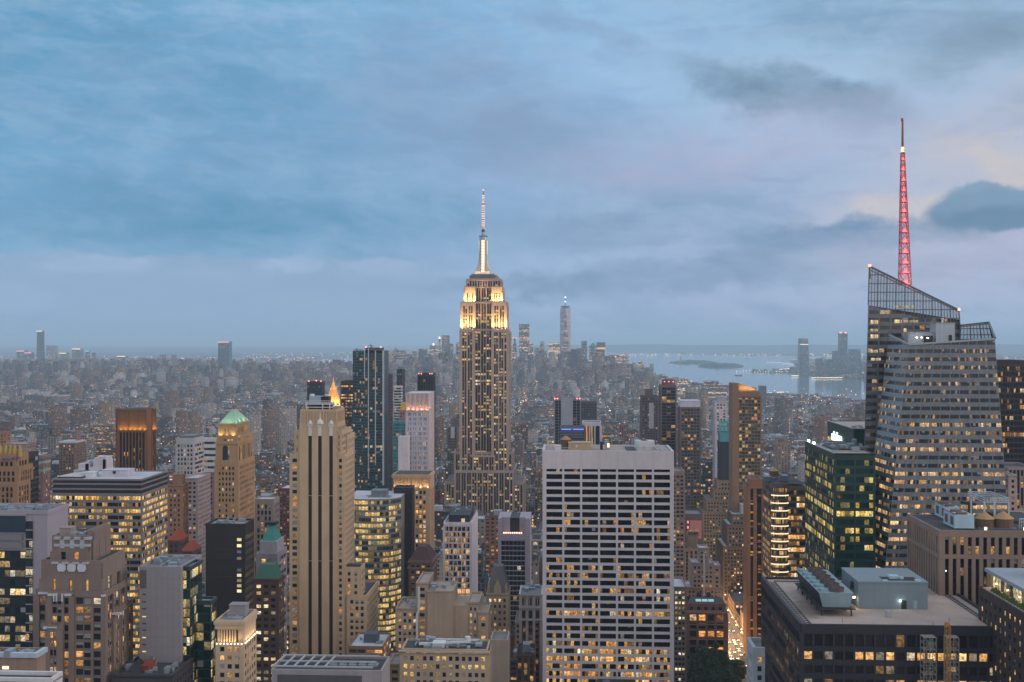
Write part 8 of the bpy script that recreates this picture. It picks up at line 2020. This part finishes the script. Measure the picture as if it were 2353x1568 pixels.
def carproto(k_):
    o = thing('parked_car', 'x', 'car', (0, 0, 0)); t = MB(); t.box(-.9, .9, -2.2, 2.2, .35, .95); t.poly([(-.8, -1.2, .95), (.8, -1.2, .95), (.7, -.7, 1.45), (-.7, -.7, 1.45)]); t.poly([(.8, 1.5, .95), (-.8, 1.5, .95), (-.7, 1.0, 1.45), (.7, 1.0, 1.45)]); t.poly([(.8, -1.2, .95), (.8, 1.5, .95), (.7, 1., 1.45), (.7, -.7, 1.45)]); t.poly([(-.8, 1.5, .95), (-.8, -1.2, .95), (-.7, -.7, 1.45), (-.7, 1., 1.45)]); t.poly([(-.7, -.7, 1.46), (.7, -.7, 1.46), (.7, 1, 1.46), (-.7, 1, 1.46)])
    t.build('body', paint(CARCOL[k_], .3), o)
    for a in (-.65, .65):
        for (yy, m_, nm) in ((-2.24, glow((1, .9, .7), 14), 'headlight'), (2.24, glow((1, .08, .05), 7), 'taillight')): t = MB(); t.box(a-.22, a+.22, yy-.05, yy+.05, .6, .85); t.build(nm, m_, o)
        for yy in (-1.4, 1.4): 
            t = MB(); t.box(a*1.25-.12, a*1.25+.12, yy-.33, yy+.33, .02, .68); t.build('wheel', M_black, o)
    return o
protos = [carproto(k_) for k_ in range(6)]; first = [True]*6; spots = []
r9 = random.Random(5)
for lane in (129.3, 133.7, 138.2, 142.7, 147.2):
    yy = 868+r9.random()*8
    while yy < 1075:
        spots.append((lane+r9.uniform(-.3, .3), yy)); yy += r9.choice([7, 8, 12, 18, 30])
ccount = {}
lanes = {129.3: 'kerb lane by the park', 133.7: 'second lane', 138.2: 'middle lane', 142.7: 'fourth lane', 147.2: 'far kerb lane'}
for (xx, yy) in spots:
    k_ = r9.randrange(6); p = protos[k_]
    if first[k_]: o = p; first[k_] = False
    else:
        o = p.copy(); C.objects.link(o)
        for ch in list(p.children): c_ = ch.copy(); C.objects.link(c_); c_.parent = o
    o.location = (xx, yy, .13); ln = lanes[min(lanes, key=lambda t_: abs(t_-xx))]; key = (k_, ln); ccount[key] = ccount.get(key, 0)+1
    o['label'] = f'{NUM[min(ccount[key]-1, 8)]} {CN[k_]} car up the avenue in the {ln}'; o['group'] = 'cars on the lit avenue'
# street lamps along the avenue
for i in range(12):
    for side in (-1, 1):
        x_ = 138.2+side*12.4; y_ = 872+i*26
        if i+side == -1:
            sl = thing('street_lamp', 'x', 'street lamp', (x_, y_, .27)); t = MB(); t.cyl(x_, y_, .12, .27, 9.2, .08, 8); t.bar((x_, y_, 9.1), (x_-side*2.2, y_, 9.5), .12); t.build('pole', M_steel, sl); t = MB(); t.box(x_-side*2.2-.5, x_-side*2.2+.5, y_-.25, y_+.25, 9.25, 9.5); t.build('lamp_head', glow((1, .70, .36), 14), sl); base_l = sl; sside = side
            o = sl
        else:
            o = base_l.copy(); C.objects.link(o); o.location = (x_, y_, .27); o.rotation_euler = (0, 0, 0 if side == sside else math.pi)
            for ch in list(base_l.children): c_ = ch.copy(); C.objects.link(c_); c_.parent = o
        o['label'] = f'{["nearest", "second", "third", "fourth", "fifth", "sixth", "seventh", "eighth", "ninth", "tenth", "eleventh", "farthest"][i]} tall street lamp on the {"park" if side < 0 else "far"} side of the avenue'; o['group'] = 'street lamps along the avenue'
for i in range(9):
    point(131, 870+i*24, 9, 7000, (1, .60, .28), .5, 'street_lamp_light'); point(147, 882+i*24, 9, 7000, (1, .60, .28), .5, 'street_lamp_light')
for i, (ya, yb_, hh, c_, lab) in enumerate(((935, 958, 14, (.16, .10, .07), 'low brick shop with pale roof just past the foot of the brick fin tower'), (962, 990, 20, (.20, .16, .13), 'low tan shop second past the foot of the brick fin tower'), (995, 1020, 12, (.12, .09, .08), 'low brown shop third past the foot of the brick fin tower'), (1024, 1068, 17, (.2, .13, .1), 'low red shop against the dusky stepped block'))):
    b = Bld('shop_building', lab, (170, ya), 'building'); b.block(154, 186, ya, yb_, 0, hh, dict(PUNCH, bay=3.4, floor=4), 'NE', par=.8); b.done(wall(c_), glass(.5, 1.8), M_roof[('light', 'grey', 'dark', 'grey')[i]]); clutter(b, 156, 184, ya+2, yb_-2, hh, 8, i)
    t = MB(); t.box(153.75, 153.95, ya+2, yb_-2, .6, 3.6); b.part('shop_window', t, glow((1, .70, .36), 1.6))
# park trees
lf, q_, bs = mat('leaves'); oi = q_.new('ShaderNodeNewGeometry').outputs['Position']; nn = q_.noise(oi, .9, 3, .7); q_.put(bs.inputs['Base Color'], q_.mix(q_.ss(nn, .35, .65), (.022, .042, .014, 1), (.065, .10, .03, 1))); bs.inputs['Roughness'].default_value = .8
def treeproto(seed, h_=17, r_=7):
    rr = np.random.RandomState(seed); o = thing('park_tree', 'x', 'tree', (0, 0, 0)); t = MB(); t.cyl(0, 0, .5, 0, h_*.45, .28, 8)
    for k_ in range(6): a = k_*1.05+rr.rand(); t.bar((0, 0, h_*.35+rr.rand()*2), (math.cos(a)*r_*.6, math.sin(a)*r_*.6, h_*(.6+.2*rr.rand())), .28)
    t.build('trunk', wall((.07, .05, .04)), o)
    cl = [(rr.randn()*r_*.42, rr.randn()*r_*.42, h_*(.62+.20*rr.randn()*.6), r_*(.22+.2*rr.rand())) for _ in range(16)]
    n_ = 2600; k_ = rr.randint(len(cl), size=n_); c = np.array(cl)[k_]; d = rr.randn(n_, 3); d /= np.linalg.norm(d, axis=1)[:, None]; P = c[:, :3]+d*(c[:, 3:]*(.65+.4*rr.rand(n_, 1)))*np.array([1, 1, .7])
    s_ = .28+.25*rr.rand(n_, 1); a = rr.randn(n_, 3); a /= np.linalg.norm(a, axis=1)[:, None]; b_ = np.cross(a, rr.randn(n_, 3)); b_ /= np.linalg.norm(b_, axis=1)[:, None]; a *= s_; b_ *= s_
    Q = np.stack([P-a-b_, P+a-b_, P+a+b_, P-a+b_], 1).reshape(-1, 3); me = bpy.data.meshes.new('crown'); me.from_pydata(Q.tolist(), [], np.arange(n_*4).reshape(-1, 4).tolist()); me.materials.append(lf); co = bpy.data.objects.new('crown', me); C.objects.link(co); co.parent = o; return o
tp = [treeproto(1), treeproto(2, 19, 8), treeproto(3, 15, 6.5)]; ft = [True]*3
ROWN = ['row under the brick corner block', 'second row', 'third row', 'fourth row', 'fifth row', 'nearest row at the bottom edge']
for j in range(6):
    for i in range(5):
        x_ = 76+i*11.3+r9.uniform(-2, 2)+(4 if j % 2 else 0); y_ = 861-j*12.5+r9.uniform(-2, 2)
        if x_ > 126: continue
        k_ = r9.randrange(3); p = tp[k_]
        if ft[k_]: o = p; ft[k_] = False
        else:
            o = p.copy(); C.objects.link(o)
            for ch in list(p.children): c_ = ch.copy(); C.objects.link(c_); c_.parent = o
        o.location = (x_, y_, 0); o.rotation_euler = (0, 0, r9.random()*6.28); s_ = r9.uniform(1.15, 1.4); o.scale = (s_, s_, s_)
        o['label'] = f'{NUM[i]} leafy park tree from the white slab in the {ROWN[j]}'; o['group'] = 'park trees by the avenue'
for i in range(9):
    x_, y_ = 78+r9.random()*42, 800+r9.random()*52
    o = thing('park_lamp', f'{NUM[i]} glowing globe lamp counted through the park trees from the bottom', 'lamp', (x_, y_, 0), 'park lamps'); t = MB(); t.cyl(x_, y_, .1, 0, 4, n=6); t.build('post', M_steel, o); t = MB(); t.cyl(x_, y_, .35, 4, 4.7, n=8); t.build('globe', glow((1, .8, .5), 12), o); point(x_, y_, 5.2, 1500, (1, .7, .4), .3, 'park_lamp_light')
pg = MB(); pg.poly([(60, 700, .06), (119.5, 700, .06), (119.5, 866, .06), (60, 866, .06)]); po = pg.build('park_ground', wall((.16, .13, .09))); po['kind'] = 'structure'
# distant woods and squares
t = MB(); rr = np.random.RandomState(4)
def clump(x0, x1, y0, y1, n_, h_=13):
    for i in range(n_):
        x_, y_ = x0+(x1-x0)*rr.rand(), y0+(y1-y0)*rr.rand(); r_ = 4+4*rr.rand(); hh = h_*(.7+.5*rr.rand()); a0 = rr.rand()
        t.cyl(x_, y_, r_*.7, hh*.3, hh*.6, r_, 7, cap=False); t.cyl(x_, y_, r_, hh*.6, hh, r_*.45, 7)
for p in PARKS[1:]: clump(*p, int((p[1]-p[0])*(p[3]-p[2])/110))
clump(XX(0, 3600), XX(80, 3600), 3560, 3640, 80); clump(XX(170, 3900), XX(300, 3900), 3850, 3900, 120); clump(XX(640, 2900), XX(720, 2900), 2880, 2960, 60)
o = t.build('distant_trees', wall((.035, .055, .035), .9, 0, .3, .02)); o['kind'] = 'stuff'
# ------------------------------------------------------------------ the evening air
hz = MB(); hz.box(-42000, 42000, -1500, 44000, -1, 470)
hzm = bpy.data.materials.new('haze_air'); hzm.use_nodes = True; hzm.node_tree.nodes.clear()
q_ = N(hzm.node_tree); pv = q_.new('ShaderNodeVolumePrincipled'); oo = q_.new('ShaderNodeOutputMaterial')
pv.inputs['Color'].default_value = (.62, .85, 1, 1); pv.inputs['Density'].default_value = 0.56e-4; pv.inputs['Anisotropy'].default_value = 0
q_.l.new(pv.outputs[0], oo.inputs['Volume'])
ho = hz.build('haze', hzm); ho['kind'] = 'stuff'

# lamps deep in the streets between the towers
rL = random.Random(3)
for i in range(110):
    D_ = 600+rL.random()**1.3*1100; cc = rL.uniform(40, 2300); x_ = XX(cc, D_); yy = 560+round((D_-560)/80.5)*80.5
    if any(a-1 < x_ < c_+1 and e-1 < yy < g2+1 for a, c_, e, g2 in heroes): continue
    point(x_, yy, 14, 26000, (1, .58, .27), 2, 'street_lamp_light')
